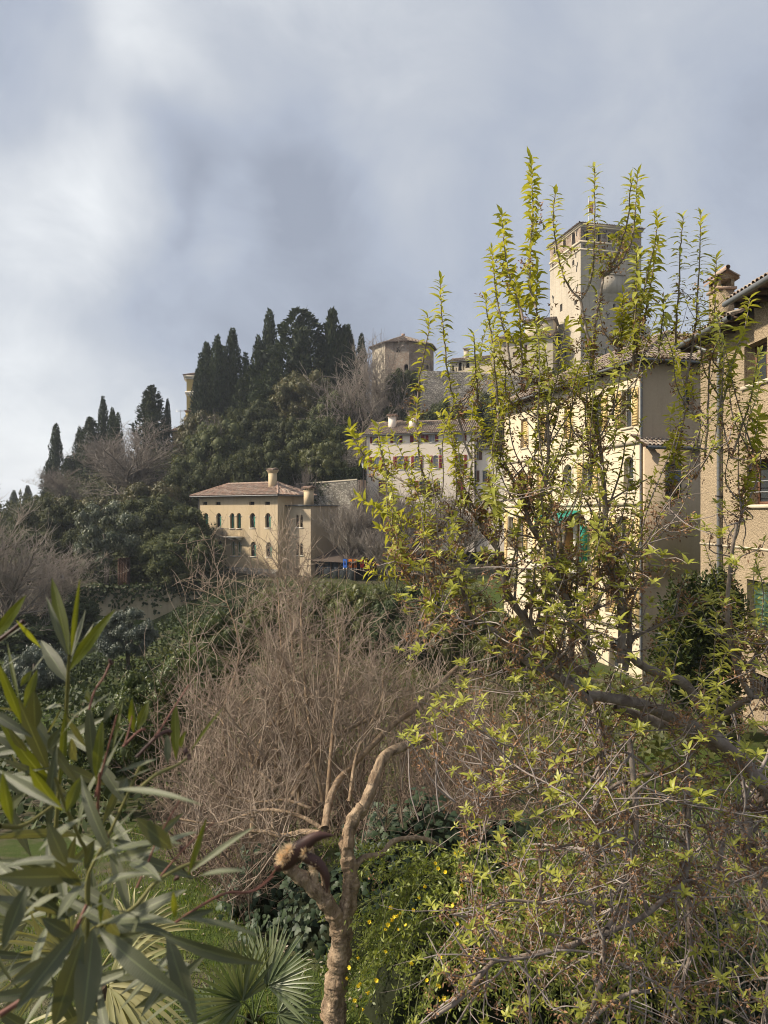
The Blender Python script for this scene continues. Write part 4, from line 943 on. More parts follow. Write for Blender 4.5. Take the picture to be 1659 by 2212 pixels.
# ------------------------------------------------------------------ playground and terrace walls
pal_cols = [('blue', (.02, .10, .42)), ('orange', (.55, .14, .02)), ('yellow', (.62, .42, .03)), ('red', (.45, .03, .03))]
for k, (u, w_, ci) in enumerate(((741, 9, 0), (753, 8, 1), (764, 7, 1), (778, 8, 3))):
    p = P(u, 1226, 84); t_ = thing('play_panel', f'{("blue", "larger orange", "smaller orange", "red")[k]} playground panel standing in front of the glass pavilion', 'play panel', (p.x, p.y, p.z), R(-25), 'coloured playground panels')
    ww = w_ / F * 84; q = MB(); wall(q, I4, ww, .95, [(ww * .3, ww * .7, .3, .75, True)], .08); wall(q, Matrix.Translation((ww, .1, 0)) @ Matrix.Rotation(math.pi, 4, 'Z'), ww, .95, [(ww * .3, ww * .7, .3, .75, True)], .0); q.box((0, .001, .95), (ww, .099, .97)); q.build('panel', m_flat('play ' + pal_cols[ci][0], pal_cols[ci][1], .5, .3, .1), t_)
    for x in (.02, ww - .1): q = MB(); q.box((x, .02, -.35), (x + .08, .08, -.001)); q.build('foot', M['steel'], t_)
tp = P(868, 1238, 80); tt = thing('green_play_table', 'low green table on the playground beyond the leafy tree', 'table', tuple(tp))
q = MB(); q.box((-1.3, -.7, .55), (1.3, .7, .62)); q.build('top', m_flat('play green', (.02, .16, .05), .5), tt)
for x in (-1.1, 1.0):
    for y in (-.6, .5): q = MB(); q.box((x, y, -.35), (x + .1, y + .1, .548)); q.build('leg', M['steel'], tt)
wallrun('old_terrace_wall', 'long pale stained retaining wall below the dark evergreen trees', [(-38, 76.1, -7.6), (-30, 76.2, -7.7), (-24, 76.1, -7.75), (-17, 76.6, -7.9)], 4.4, .7, 'oldwall')
wallrun('low_terrace_wall', 'low overgrown dry stone wall along the grass terrace', [(-22, 55.0, -11.0), (-16.5, 54.2, -10.9), (-12, 53.4, -10.6)], 1.4, .5, 'stone')
bp_ = P(264, 1266, 78.0); bpil = thing('brick_pillar', 'old brick pillar under the silver leaved tree', 'pillar', (bp_.x, bp_.y, bp_.z))
bme = MB(); bme.box((0, 0, 0), (.26, .12, .075)); bme = bme.mesh('brick'); bme.materials.append(m_flat('old red brick', (.12, .075, .055), .9, .1, .4, 3.))
for j in range(22):
    for i in range(4): o = ob('brick', bme, None, bpil); o.location = (-.5 + i * .27 + (j % 2) * .06, random.uniform(-.02, .02), j * .135); o.scale = (1, 6, 1.6)
# ------------------------------------------------------------------ distant vegetation
M['cyp'] = m_leaf('cypress foliage', [(.020, .031, .017), (.036, .051, .023), (.054, .070, .031), (.026, .04, .022)], .12, None, .7, .15, .3, .25, .45)
M['conif'] = m_leaf('conifer foliage', [(.020, .030, .017), (.036, .05, .024), (.056, .07, .032)], .12, None, .7, .15, .3, .35, .5)
M['ever'] = m_leaf('evergreen foliage', [(.036, .043, .022), (.060, .070, .032), (.092, .098, .044), (.045, .055, .027)], .22, None, .65, .12, .6, .25, .55)
M['bronze'] = m_leaf('bronze evergreen foliage', [(.052, .054, .024), (.092, .083, .034), (.07, .075, .031), (.115, .09, .04)], .2, None, .5, .25, .5, .25, .5)
M['silver'] = m_leaf('silvery foliage', [(.07, .085, .055), (.13, .145, .105), (.05, .065, .04), (.19, .20, .15)], .2, None, .5, .25, .3, .5, .5)
M['olive'] = m_leaf('olive foliage', [(.075, .095, .075), (.13, .15, .125), (.10, .12, .09), (.18, .20, .17)], .2, (1., 1., .8), .5, .3, .3, .8, .4)
M['shrub'] = m_leaf('shrub foliage', [(.055, .066, .021), (.095, .105, .034), (.13, .135, .048), (.075, .082, .029)], .3, None, .45, .3, .4, .6, .5)
M['glossy'] = m_leaf('glossy shrub foliage', [(.04, .06, .018), (.075, .10, .03), (.11, .125, .045)], .3, None, .42, .3, .3, 1.2, .4)
M['hedge'] = m_leaf('hedge foliage', [(.024, .036, .014), (.040, .056, .02), (.056, .072, .027)], .15, None, .6, .2, .3, .8, .4)
M['trunk'] = m_bark('grey bark', (.09, .075, .06), (.17, .145, .12), 4., .04)
M['twig_far'] = m_bark('grey twigs', (.17, .145, .122), (.29, .25, .215), 2., .0)
M['twig_brown'] = m_bark('brown twigs', (.13, .092, .068), (.25, .185, .14), 2., .0)

def cyp_mesh(seed, H=16., Rm=1.5, n=4600, shape='flame', ls=.42, leaders=1):
    rng = np.random.default_rng(seed); mb = MB(); Hs = [(0, 0, 1.)]
    for k in range(leaders - 1): aa = rng.uniform(0, 6.28); Hs.append((math.cos(aa) * Rm * .55, math.sin(aa) * Rm * .55, rng.uniform(.78, .95)))
    for ox, oy, hs in Hs:
        m = n // len(Hs); t = rng.beta(1.15, 1.35, m) * .985; th = rng.uniform(0, 6.283, m)
        if shape == 'flame': pr = np.interp(t, [0, .06, .22, .45, .7, .88, 1], [.45, .78, 1, .93, .68, .36, .03])
        elif shape == 'cone': pr = np.interp(t, [0, .1, .25, .5, .75, .92, 1], [.7, .95, 1, .80, .5, .2, .02])
        else: pr = np.interp(t, [0, .1, .35, .65, .85, 1], [.6, .9, 1, .92, .62, .08])
        lob = 1 + .16 * np.sin(th * 3 + t * 9 + seed) + .13 * np.sin(th * 5 - t * 23) + (.22 if shape != 'flame' else .06) * np.sin(t * 31 + th * 2 + seed * 2)
        r = Rm / len(Hs) ** .45 * pr * lob * np.sqrt(rng.uniform(.55, 1.18, m))
        C = np.stack([ox + r * np.cos(th), oy + r * np.sin(th), t * H * hs], 1); out = np.stack([np.cos(th), np.sin(th), 0 * th], 1)
        D = nrm(out * rng.uniform(.1, .7, (m, 1)) + np.array([0, 0, 1.]) * rng.uniform(.5, 1.1, (m, 1)) + rng.normal(size=(m, 3)) * .22)
        if shape == 'broad': D = nrm(out + np.array([0, 0, .35]) + rng.normal(size=(m, 3)) * .4)
        mb.add(*leaf_quads(C, D, nrm(out + rng.normal(size=(m, 3)) * .7), ls * rng.uniform(.6, 1.5, m), ls * rng.uniform(.35, .7, m)))
        tt = np.linspace(.02, .93, 14); rr = np.interp(tt, [0, .06, .22, .45, .7, .88, 1], [.4, .7, .9, .85, .6, .3, .02]) * Rm / len(Hs) ** .45 * .66
        mb.tubes(np.stack([tt * 0 + ox, tt * 0 + oy, tt * H * hs], 1), rr, 9, .12, rng)
    return mb.mesh('crown', False)
def crown_mesh(seed, rx=5., rz=4.5, nc=46, per=190, ls=.42, flat=.9, droop=.0, core=True):
    """broadleaf crown: leaf clumps over an uneven dome, built about its base centre"""
    rng = np.random.default_rng(seed); mb = MB(); cc = []
    for k in range(nc):
        d = rand_unit(rng, 1)[0]; d[2] = rng.uniform(-.92, 1.); hz = math.sqrt(max(0, 1 - d[2] ** 2 * .9)) / max(1e-3, math.hypot(d[0], d[1])); d[0] *= hz; d[1] *= hz; rr = rng.uniform(.62, .98)
        cc.append((d[0] * rx * rr, d[1] * rx * rr, rz * (1 + d[2] * flat * rr), rng.uniform(.13, .25) * rx))
    for x, y, z, r in cc:
        d = rand_unit(rng, per); k = rng.uniform(.5, 1.1, (per, 1)); C = np.array([x, y, z]) + d * k * r * np.array([1.05, 1.05, .8])
        Nn = nrm(d + rng.normal(size=(per, 3)) * .6 + np.array([0, 0, .5])); D = nrm(np.cross(Nn, rand_unit(rng, per)) + np.array([0, 0, -droop]))
        mb.add(*leaf_quads(C, D, Nn, ls * rng.uniform(.6, 1.35, per), ls * rng.uniform(.35, .65, per)))
        if core:
            tt = np.linspace(-.55, .55, 5); mb.tubes(np.stack([tt * 0 + x, tt * 0 + y, z + tt * r], 1), r * .62 * np.sqrt(np.maximum(.05, 1 - (tt / .6) ** 2)), 7, .12, rng)
    return mb.mesh('crown', False)
def bare_mesh(seed, H=9., n1=34, n2=240, n3=1500, n4=0, rad=.22, spread=.55, thick=.016, up=.25, lean=0.):
    rng = np.random.default_rng(seed); tr_ = MB(); tw = MB(); K = 8
    trunk = spline([(0, 0, 0), (lean * .3 + rng.normal() * .2, rng.normal() * .2, H * .18), (lean + rng.normal() * .4, rng.normal() * .3, H * .42), (lean * 1.4 + rng.normal() * .5, rng.normal() * .5, H * .75)], K)[None]; tR = np.linspace(rad, rad * .3, K)[None]
    tr_.tubes(trunk, tR, 7)
    a_, ra = children(trunk, tR, n1, (H * .25, H * .52), rng, up, spread + .15, 6, .55, (.25, 1.), .22, .03)
    tr_.tubes(a_, ra, 5); b_, rb = children(a_, ra, n2, (H * .12, H * .26), rng, up, spread, 5, .6, (.2, 1.), .22, .02, thick * 1.3); tw.tubes(b_, rb, 4)
    c_, rc = children(b_, rb, n3, (H * .05, H * .15), rng, up * .8, spread, 4, .6, (.15, 1.), .2, .02, thick); tw.tubes(c_, rc, 3)
    if n4: d_, rd = children(c_, rc, n4, (H * .03, H * .08), rng, up * .6, spread, 3, .7, (.2, 1.), .2, .0, thick * .8); tw.tubes(d_, rd, 3)
    return tr_.mesh('trunk', True), tw.mesh('branches')
def trunk_mesh(H, r, seed=0, lean=.3):
    rng = np.random.default_rng(seed); mb = MB()
    for k in range(2): mb.tubes(spline([(k * .2, 0, -.5), (k * .3 + lean * .4, .1, H * .4), (lean * (1 - 2 * k) + rng.normal() * .3, .2, H)], 7), np.linspace(r, r * .5, 7) * (1 - .3 * k), 7)
    return mb.mesh('trunk', True)
CY = [cyp_mesh(i, 16., 1.5, 4200, 'flame', .40, 1 + (i % 3 == 2)) for i in range(4)]
CO = [cyp_mesh(20, 14., 3.0, 6000, 'cone', .55, 2), cyp_mesh(21, 14., 3.2, 7000, 'broad', .55, 1), cyp_mesh(22, 14., 2.6, 5600, 'cone', .5, 3)]
EV = [crown_mesh(30 + i, 5., 4.2, 135, 150, .33) for i in range(4)]
SI = [crown_mesh(40, 4., 4.0, 46, 190, .34, .95, .2)]
OL = [crown_mesh(50 + i, 3., 2.2, 60, 230, .22, .8, .0) for i in range(2)]
BA = [bare_mesh(60, 10., 34, 300, 1900, 0, .28, .55, .02), bare_mesh(61, 10., 30, 300, 2200, 0, .22, .62, .019, .3), bare_mesh(62, 7., 40, 320, 1900, 0, .10, .5, .013, .5)]
TK = trunk_mesh(5., .28, 3)
BCACHE = {}
def bounds(me):
    if me.name not in BCACHE:
        v = np.empty(len(me.vertices) * 3, np.float32); me.vertices.foreach_get('co', v); v = v.reshape(-1, 3)
        BCACHE[me.name] = (float(np.percentile(v[:, 2], 99.7)), 2 * float(np.percentile(np.hypot(v[:, 0], v[:, 1]), 88.)))
    return BCACHE[me.name]
def pair(names, meshes, mats, H, W_):
    return dict(n=names, m=meshes, a=mats, H=H, W=W_)
def plant(kind, me, mat, label, cat, u, vt, Y, wpx, H0, W0, group=None, trunk=True, zb=None, rz=None, sink=.4, name=None):
    H0, W0 = bounds(me[1] if isinstance(me, tuple) else me); top = P(u, vt, Y); zg_ = float(terrain(top.x, Y)) - sink if zb is None else zb
    full = h = max(1.5, top.z - zg_); k = wpx / F * Y / W0; crown_only = me in EV or me in OL or me in SI
    if crown_only: h = min(h, H0 * k * 1.3); zg_ = top.z - h
    o = thing(name or kind, label, cat, (top.x, Y, zg_), random.uniform(0, 6.28) if rz is None else rz, group); o.scale = (k, k, h / H0)
    if isinstance(me, tuple):
        for nme, mm, mt in zip(('trunk', 'branches'), me, (M['trunk'], M[mat])): c = bpy.data.objects.new(nme, mm); COL.objects.link(c); c.parent = o; (mm.materials.append(mt) if len(mm.materials) == 0 else None)
    else:
        if len(me.materials) == 0: me.materials.append(M[mat])
        c = bpy.data.objects.new('crown', me); COL.objects.link(c); c.parent = o
        if me.materials[0] is not M[mat]: c.material_slots[0].link = 'OBJECT'; c.material_slots[0].material = M[mat]
        if trunk: c = bpy.data.objects.new('trunk', TK); COL.objects.link(c); c.parent = o; sz = h / H0; dn = (full - h) / sz; c.location.z = -dn; c.scale.z = (dn + H0 * .6) / 5.; (TK.materials.append(M['trunk']) if len(TK.materials) == 0 else None)
    return o
gc = 'cypresses on the castle hill'
for u, vt, Y, w, i, lab in [
    (121, 917, 150, 27, 0, 'slim cypress standing highest at the far left end of the hill'),
    (104, 996, 146, 34, 2, 'ragged short cypress at the leftmost edge of the hill skyline'),
    (150, 985, 144, 36, 1, 'broad dark cypress just right of the slim leftmost one'),
    (172, 925, 148, 26, 3, 'narrow cypress left of the three wider ones on the lower ridge'),
    (196, 903, 143, 46, 1, 'widest dark cypress on the lower left ridge'),
    (223, 858, 150, 24, 0, 'pointed cypress rising above its neighbours on the lower ridge'),
    (243, 884, 149, 24, 3, 'left cypress of the close pair right of the pointed one'),
    (255, 893, 146, 26, 2, 'right cypress of the close pair right of the pointed one'),
    (327, 834, 147, 56, 1, 'wide pyramid shaped cypress standing alone above bare trees'),
    (362, 863, 148, 15, 0, 'very thin cypress left of the yellow chimney house'),
    (434, 765, 140, 32, 2, 'leftmost dense cypress hiding the yellow bell tower'),
    (447, 742, 146, 38, 1, 'second cypress right of the yellow bell tower'),
    (470, 727, 142, 34, 3, 'third cypress right of the yellow bell tower'),
    (483, 750, 148, 30, 0, 'low cypress tucked between two taller ones right of the bell tower'),
    (502, 712, 143, 40, 1, 'tall tapering cypress closing the group right of the bell tower'),
    (530, 764, 142, 34, 2, 'short cypress in the gap left of the tallest spire'),
    (558, 728, 146, 34, 3, 'cypress leaning against the left side of the tallest spire'),
    (582, 671, 148, 37, 0, 'tallest spire shaped cypress on the hilltop'),
    (598, 735, 146, 22, 3, 'thin cypress immediately right of the tallest spire'),
    (752, 704, 146, 42, 2, 'cypress right of the second broad conifer'),
    (781, 722, 142, 24, 0, 'thin cypress beside the bare tree near the octagonal tower'),
    (30, 1060, 190, 20, 0, 'small hazy cypress at the far left picture edge'), (60, 1050, 195, 22, 1, 'small hazy cypress second from the far left picture edge')]:
    plant('cypress', CY[i], 'cyp', lab, 'tree', u, vt, Y, w * 1.25, 16., 3.0, gc, False, name='cypress_tree')
for u, vt, Y, w, i, lab in [
    (648, 671, 140, 118, 1, 'broad jagged conifer left of its rounder twin on the hilltop'),
    (718, 672, 138, 86, 0, 'broad rounded conifer on the hilltop left of the bare tree'),
    (548, 790, 136, 84, 2, 'shaggy conifer below the left of the tallest spire cypress'),
    (588, 788, 132, 86, 1, 'dark bushy conifer directly under the tallest spire cypress')]:
    plant('conifer', CO[i], 'conif', lab, 'tree', u, vt, Y, w * 1.12, 14., 6.2, 'broad conifers on the hilltop', False, name='conifer_tree')
ge = 'evergreen broadleaf trees on the slope'
for u, vt, Y, w, i, mt, lab in [
    (480, 912, 114, 180, 0, 'ever', 'large dark evergreen spreading above the villa roof'),
    (440, 893, 126, 100, 1, 'bronze', 'bronze tinted evergreen below the bell tower cypresses'),
    (545, 870, 124, 110, 2, 'ever', 'evergreen left of the hillside centre under the conifers'),
    (655, 803, 128, 120, 3, 'bronze', 'brownish evergreen below the broad jagged conifer'),
    (730, 850, 124, 130, 0, 'ever', 'dark evergreen behind the trunk of the forked bare tree'),
    (610, 905, 116, 130, 1, 'ever', 'evergreen in deep shade above the villa chimney'),
    (700, 905, 112, 150, 2, 'ever', 'evergreen filling the slope left of the red shuttered house'),
    (560, 960, 106, 150, 3, 'ever', 'evergreen immediately behind the villa roof ridge'),
    (330, 1043, 98, 120, 1, 'bronze', 'yellowish evergreen left of the villa eaves'),
    (345, 1075, 90, 190, 2, 'ever', 'big rounded evergreen between the silver tree and the villa'),
    (160, 1078, 96, 150, 0, 'bronze', 'bronze topped evergreen on the left slope'),
    (120, 1078, 92, 150, 3, 'ever', 'dark evergreen in front of the bronze topped one on the left'),
    (245, 1082, 99, 130, 1, 'bronze', 'evergreen behind the top of the silver leaved tree'),
    (205, 1130, 88, 120, 2, 'ever', 'deep green evergreen left of the silver leaved tree'),
    (60, 1150, 86, 170, 0, 'ever', 'shadowed evergreen near the left picture edge'),
    (20, 1200, 78, 150, 1, 'ever', 'shadowed evergreen low at the left picture edge'),
    (420, 1000, 104, 110, 3, 'ever', 'evergreen squeezed between bare tree and villa roof'),
    (300, 1180, 84, 120, 0, 'ever', 'evergreen in deepest shade above the old terrace wall'),
    (870, 800, 121, 70, 2, 'ever', 'scrubby evergreen at the foot of the octagonal tower'),
    (960, 868, 116, 120, 3, 'ever', 'dark evergreen behind the red shuttered house roof'),
    (1070, 850, 110, 110, 0, 'ever', 'dark evergreen between castle wall and cream palazzo'),
    (840, 880, 121, 110, 1, 'ever', 'evergreen scrub behind the red house chimneys')]:
    plant('evergreen', EV[i], mt, lab, 'tree', u, vt, Y, w, 8.3, 10.6, ge, True, name='evergreen_tree')
plant('s', SI[0], 'silver', 'silvery leaved tree catching the light above the old terrace wall', 'tree', 228, 1085, 79.5, 132, 7.9, 8.6, None, True, name='silver_leaved_tree')
plant('s', EV[3], 'ever', 'round dark green tree hiding the left corner of the villa', 'tree', 395, 1143, 78.5, 165, 8.3, 10.6, None, True, name='round_evergreen_tree')
plant('s', EV[0], 'shrub', 'round clipped bush above the hedge behind the villa', 'bush', 697, 955, 106, 96, 8.3, 10.6, None, False, zb=-1.0, name='round_bush')
for x, y, u, lab in ((-14.2, 41, 0, 'large silvery olive tree beside the grass terrace'), (-19.5, 31, 0, 'silvery olive bush left of the glossy shrub'), (-17, 36, 0, 'smaller olive tree below the low terrace wall'), (-26, 40, 1, 'olive tree at the dark left edge below the big wall')):
    uu = 829.5 + x / y * F; vt_ = {0: 1318, 1: 1430, 2: 1392, 3: 1345}[[-14.2, -19.5, -17, -26].index(x)]
    plant('o', OL[u], 'olive', lab, 'tree', uu, vt_, y, {-14.2: 118, -19.5: 150, -17: 120, -26: 150}[x], 4.6, 6.4, 'olive trees on the terraces', True, name='olive_tree', rz=x)
gb = 'bare winter trees'
for u, vt, Y, w, i, mt, lab in [
    (300, 905, 122, 190, 0, 'twig_far', 'wide grey bare tree left of the large dark evergreen'),
    (245, 940, 124, 130, 1, 'twig_far', 'grey bare tree below the close pair of cypresses'),
    (138, 1010, 124, 100, 1, 'twig_far', 'small brown bare tree on the far left slope'),
    (768, 735, 122, 170, 0, 'twig_far', 'forked bare tree standing left of the octagonal tower'),
    (833, 728, 119, 100, 1, 'twig_far', 'thin bare tree reaching in front of the octagonal tower'),
    (8, 1055, 62, 190, 0, 'twig_far', 'pale bare tree at the left picture edge'),
    (90, 1180, 68, 210, 1, 'twig_far', 'brown bare tree low on the left slope'),
    (455, 895, 112, 70, 1, 'twig_far', 'small pale bare tree among the evergreens above the villa'),
    (650, 1000, 103, 70, 2, 'twig_far', 'small bare shrub tree behind the villa chimney'),
    (800, 1040, 87, 120, 2, 'twig_brown', 'brown bare tree in front of the house with red shutters, left one'),
    (860, 1045, 88, 130, 2, 'twig_brown', 'brown bare tree below the middle of the red shuttered house'),
    (760, 1085, 86, 110, 2, 'twig_brown', 'brown bare tree right of the glass pavilion'),
    (930, 1050, 86, 140, 2, 'twig_brown', 'brown bare tree under the right end of the red shuttered house'),
    (1000, 1070, 80, 140, 2, 'twig_brown', 'brown bare tree between red shuttered house and palazzo'),
    (840, 1130, 80, 120, 2, 'twig_brown', 'low bare tree over the playground')]:
    H0, W0 = {0: (9.5, 9.), 1: (9.5, 9.5), 2: (7., 5.)}[i]
    plant('bare', BA[i], mt, lab, 'tree', u, vt, Y, w, H0, W0, gb, name='bare_tree')
gs = 'green shrubs in the middle distance'
for u, vt, Y, w, i, mt, lab in [
    (600, 1268, 52, 130, 0, 'shrub', 'olive green shrub below the villa front'), (690, 1262, 50, 140, 1, 'shrub', 'olive green shrub below the annex'),
    (790, 1268, 46, 150, 2, 'shrub', 'olive green shrub in the middle below the playground'), (900, 1262, 44, 170, 3, 'hedge', 'dark green bushy shrub below the playground, right of the middle'),
    (1000, 1275, 42, 150, 0, 'shrub', 'olive green shrub towards the palazzo'), (530, 1290, 54, 120, 1, 'hedge', 'dark shrub below the left corner of the villa'),
    (480, 1330, 30, 130, 2, 'glossy', 'glossy leaved shrub at the upper left edge of the bare thicket'), (420, 1395, 24, 140, 3, 'glossy', 'glossy leaved shrub left of the bare thicket'),
    (330, 1450, 19, 190, 0, 'glossy', 'glossy leaved shrub behind the top of the oleander'), (250, 1520, 17, 170, 2, 'glossy', 'glossy leaved shrub half hidden by the oleander leaves'),
    (120, 1420, 44, 200, 1, 'hedge', 'dark shrub in shade left below the old terrace wall'), (30, 1330, 62, 180, 3, 'hedge', 'dark shrub at the left edge below the evergreen trees'),
    (150, 1290, 70, 110, 2, 'hedge', 'dark shrub against the left end of the old terrace wall'), (1090, 1330, 36, 120, 2, 'shrub', 'shrub at the far corner of the palazzo')]:
    plant('shrub', EV[i], mt, lab, 'bush', u, vt, Y, w, 8.3, 10.6, gs, False, name='shrub')
# clipped hedge above the stone wall
hg = thing('clipped_hedge', 'dark clipped hedge running along the top of the stone wall', 'hedge', tuple(P(648, 1040, 104)))
rng = np.random.default_rng(77); n = 11000; t_ = rng.uniform(0, 1, n); C = np.stack([t_ * 8.6, t_ * -1.5 + rng.uniform(-.5, .5, n), rng.uniform(-.8, 1.75, n)], 1)
q = MB(); q.add(*leaf_quads(C, rand_unit(rng, n), rand_unit(rng, n), .28, .16)); q.build('foliage', M['hedge'], hg)
# a creeper climbing on the old terrace wall and on the stone wall
for lab, o_, dx, hh, n in (('dark ivy hanging over the old terrace wall', (-34, 76.0, -7.6), (17, .3), 3.0, 900), ('dark creeper patches on the stone wall behind the annex', tuple(P(660, 1046, 103.3)), (8.5, -4.0), 4., 1500)):
    rng = np.random.default_rng(n); t_ = rng.uniform(0, 1, n); dpt = rng.uniform(0, 1, n) ** 2 * hh * (.35 + .65 * (np.sin(t_ * 23) * np.sin(t_ * 51 + 1) * .5 + .5))
    C = np.stack([t_ * dx[0], t_ * dx[1] - .12 + rng.normal(size=n) * .08, .12 - dpt], 1)
    q = MB(); q.add(*leaf_quads(C, nrm(rand_unit(rng, n) + np.array([0, 0, -.6])), nrm(rand_unit(rng, n) * .6 + np.array([0, -1, .3])), .42, .34)); tag(q.build('ivy', M['hedge']), lab, 'ivy').location = o_
# leaning trunk under the silver tree
# low scrub that covers the slopes and the rough middle ground
def scrub(name, boxes, mat, ls, seed):
    rng = np.random.default_rng(seed); q = MB()
    for x0, x1, y0, y1, n, hmax in boxes:
        x = rng.uniform(x0, x1, n); y = rng.uniform(y0, y1, n); k = .5 + .25 * np.sin(x * .83 + 2 * np.sin(y * .37)) + .25 * np.sin(y * .71 + 1.7 * np.sin(x * .29 + seed)); h = hmax * np.clip(k, .12, 1) * rng.uniform(.0, 1., n) ** .6
        C = np.stack([x, y, terrain(x, y) + h], 1); q.add(*leaf_quads(C, nrm(rand_unit(rng, n) + np.array([0, 0, .5])), nrm(rand_unit(rng, n) + np.array([0, -.5, .6])), ls * rng.uniform(.6, 1.5, n), ls * rng.uniform(.4, .7, n)))
    return q.build(name, M[mat], None, False, 'stuff')
scrub('hill_undergrowth', [(-82, -40, 92, 146, 16000, 4.0), (-42, 2, 101, 140, 20000, 3.2), (-2, 40, 112, 136, 9000, 2.6)], 'ever', .62, 5)
scrub('terrace_undergrowth', [(-21, -5, 14, 52, 17000, 1.3), (-20, -6, 54, 76, 11000, 1.3)], 'hedge', .24, 9)
scrub('garden_undergrowth', [(-3.5, 8.5, 15, 40, 14000, 1.5), (-14, 9, 38, 78, 15000, 2.0)], 'shrub', .24, 6)
scrub('shaded_undergrowth', [(-46, -27, 40, 75, 6000, .9), (-26, -18, 36, 54, 4000, .8), (-46, -19, 79, 98, 9000, 2.6)], 'hedge', .32, 7)
# ------------------------------------------------------------------ garden below: grass, litter, ivy bank, jasmine, palms
M['grassb'] = m_leaf('grass blades', [(.06, .10, .018), (.11, .16, .03), (.15, .19, .045), (.17, .16, .06)], .35, None, .5, .3, .3, 1.5, .4)
M['litter'] = m_leaf('dry fallen leaves', [(.24, .20, .15), (.42, .37, .30), (.17, .12, .08)], .1, None, .7, .2, .3, 2., .2)
rng = np.random.default_rng(11)
n = 26000; x = rng.uniform(-5.6, .6, n); y = 6.6 + 8.5 * rng.uniform(0, 1, n) ** 1.2; keep = np.sin(x * 2.1 + np.sin(y * 1.7)) + np.sin(y * 2.9 + x) + rng.normal(size=n) * .8 > -.55; x, y = x[keep], y[keep]; n = len(x)
C = np.stack([x, y, terrain(x, y) - .01], 1); D = nrm(np.array([0, 0, 1.]) + rng.normal(size=(n, 3)) * .38)
q = MB(); q.add(*leaf_quads(C, D, rand_unit(rng, n), rng.uniform(.05, .14, n), .012)); g = q.build('grass', M['grassb'], None, False, 'stuff')
n = 1500; x = rng.uniform(-4, .6, n); y = rng.uniform(6.8, 12, n); keep = np.sin(x * 1.4 + 2) * np.sin(y * .9) + rng.normal(size=n) * .5 > .25; x, y = x[keep], y[keep]; n = len(x)
C = np.stack([x, y, terrain(x, y) + rng.uniform(.0, .05, n)], 1); q = MB(); q.add(*leaf_quads(C, rand_unit(rng, n) * np.array([1, 1, .3]), nrm(np.array([0, 0, 1.]) + rand_unit(rng, n) * .6), rng.uniform(.04, .09, n), .035)); q.build('leaf_litter', M['litter'], None, False, 'stuff')
p = P(438, 2067, 8.4); sk_ = thing('plank_bench', 'small pale plank resting on one short post in the grass', 'plank', (p.x, p.y, float(terrain(p.x, p.y))))
hh = p.z - float(terrain(p.x, p.y)); q = MB(); q.box((-.02, -.05, hh), (.36, .05, hh + .025)); q.build('plank', M['trim'], sk_); q = MB(); q.box((.0, -.025, -.05), (.05, .025, hh - .002)); q.build('post', M['wood'], sk_)

def leaf_objs(parent, variants, C, D, Nn, L, Wd, name='leaf'):
    S = nrm(np.cross(D, Nn)); U = np.cross(S, D)
    for i in range(len(C)):
        o = ob(name, variants[i % len(variants)], None, parent)
        m = Matrix.Identity(4)
        for r in range(3): m[r][0] = S[i, r] * Wd[i]; m[r][1] = D[i, r] * L[i]; m[r][2] = U[i, r] * L[i]; m[r][3] = C[i, r]
        o.matrix_local = m
def unit_leaves(mat, bends, fold=.25, nm='leaf'):
    r = []
    for b in bends:
        q = MB(); q.add(*leaf_bent(np.zeros((1, 3)), np.array([[0, 1., 0]]), np.array([[0, 0, 1.]]), np.array([1.]), np.array([1.]), b, fold)); me = q.mesh(nm, True); me.materials.append(mat); r.append(me)
    return r
def split_leaves(parent, mat, C, D, Nn, L, Wd, score, bend=.35, limit=300, bends=(.2, .35, .5, .1), stuff='foliage'):
    o = np.argsort(-score); a = o[:limit]; b = o[limit:]
    leaf_objs(parent, unit_leaves(mat, bends), C[a], D[a], Nn[a], L[a], Wd[a])
    q = MB(); q.add(*leaf_bent(C[b], D[b], Nn[b], L[b], Wd[b], bend)); q.build(stuff, mat, parent, True, 'stuff')
def ivy_leaf_mesh(mat, seed):
    r = np.random.default_rng(seed); a = [(0, 0), (-.34, .02), (-.52, .30), (-.27, .40), (-.30, .68), (0, 1.02), (.30, .68), (.27, .40), (.52, .30), (.34, .02)]
    V = np.array([[x * r.uniform(.9, 1.1), y, -.22 * x * x + r.normal() * .02 - .12 * y * y] for x, y in a] + [[0, .38, .05]]); q = MB(); q.add(V, None, [[i, (i + 1) % 10, 10] for i in range(10)]); return q
M['ivyleaf'] = m_leaf('ivy leaves', [(.018, .032, .017), (.032, .052, .024), (.05, .072, .032), (.025, .042, .022)], .14, None, .5, .25, .3, 2., .35)
M['core'] = m_flat('inner shade fill', (.022, .026, .014), .95, .05, .5, 8.)  # near-black filler; its colour stands for the shade deep inside the plants
def ellip_leaves(rng, c, r, n, jit=.12):
    d = rand_unit(rng, n); d[:, 1] = np.where(rng.random(n) < .72, -abs(d[:, 1]), d[:, 1]); k = rng.uniform(.86, 1.08, (n, 1)); lump = 1 + .10 * np.sin(d[:, :1] * 9 + d[:, 2:] * 7) + .06 * np.sin(d[:, :1] * 21 - d[:, 2:] * 17)
    return np.array(c) + d * np.array(r) * k * lump, d
ib = thing('ivy_bank', 'dense mound of dark glossy ivy behind the gnarled trunk', 'ivy', (0, 9, -5.1))
rng = np.random.default_rng(21); Cs, Ds = [], []; core = MB(); base = np.array([0, 9, -5.1])
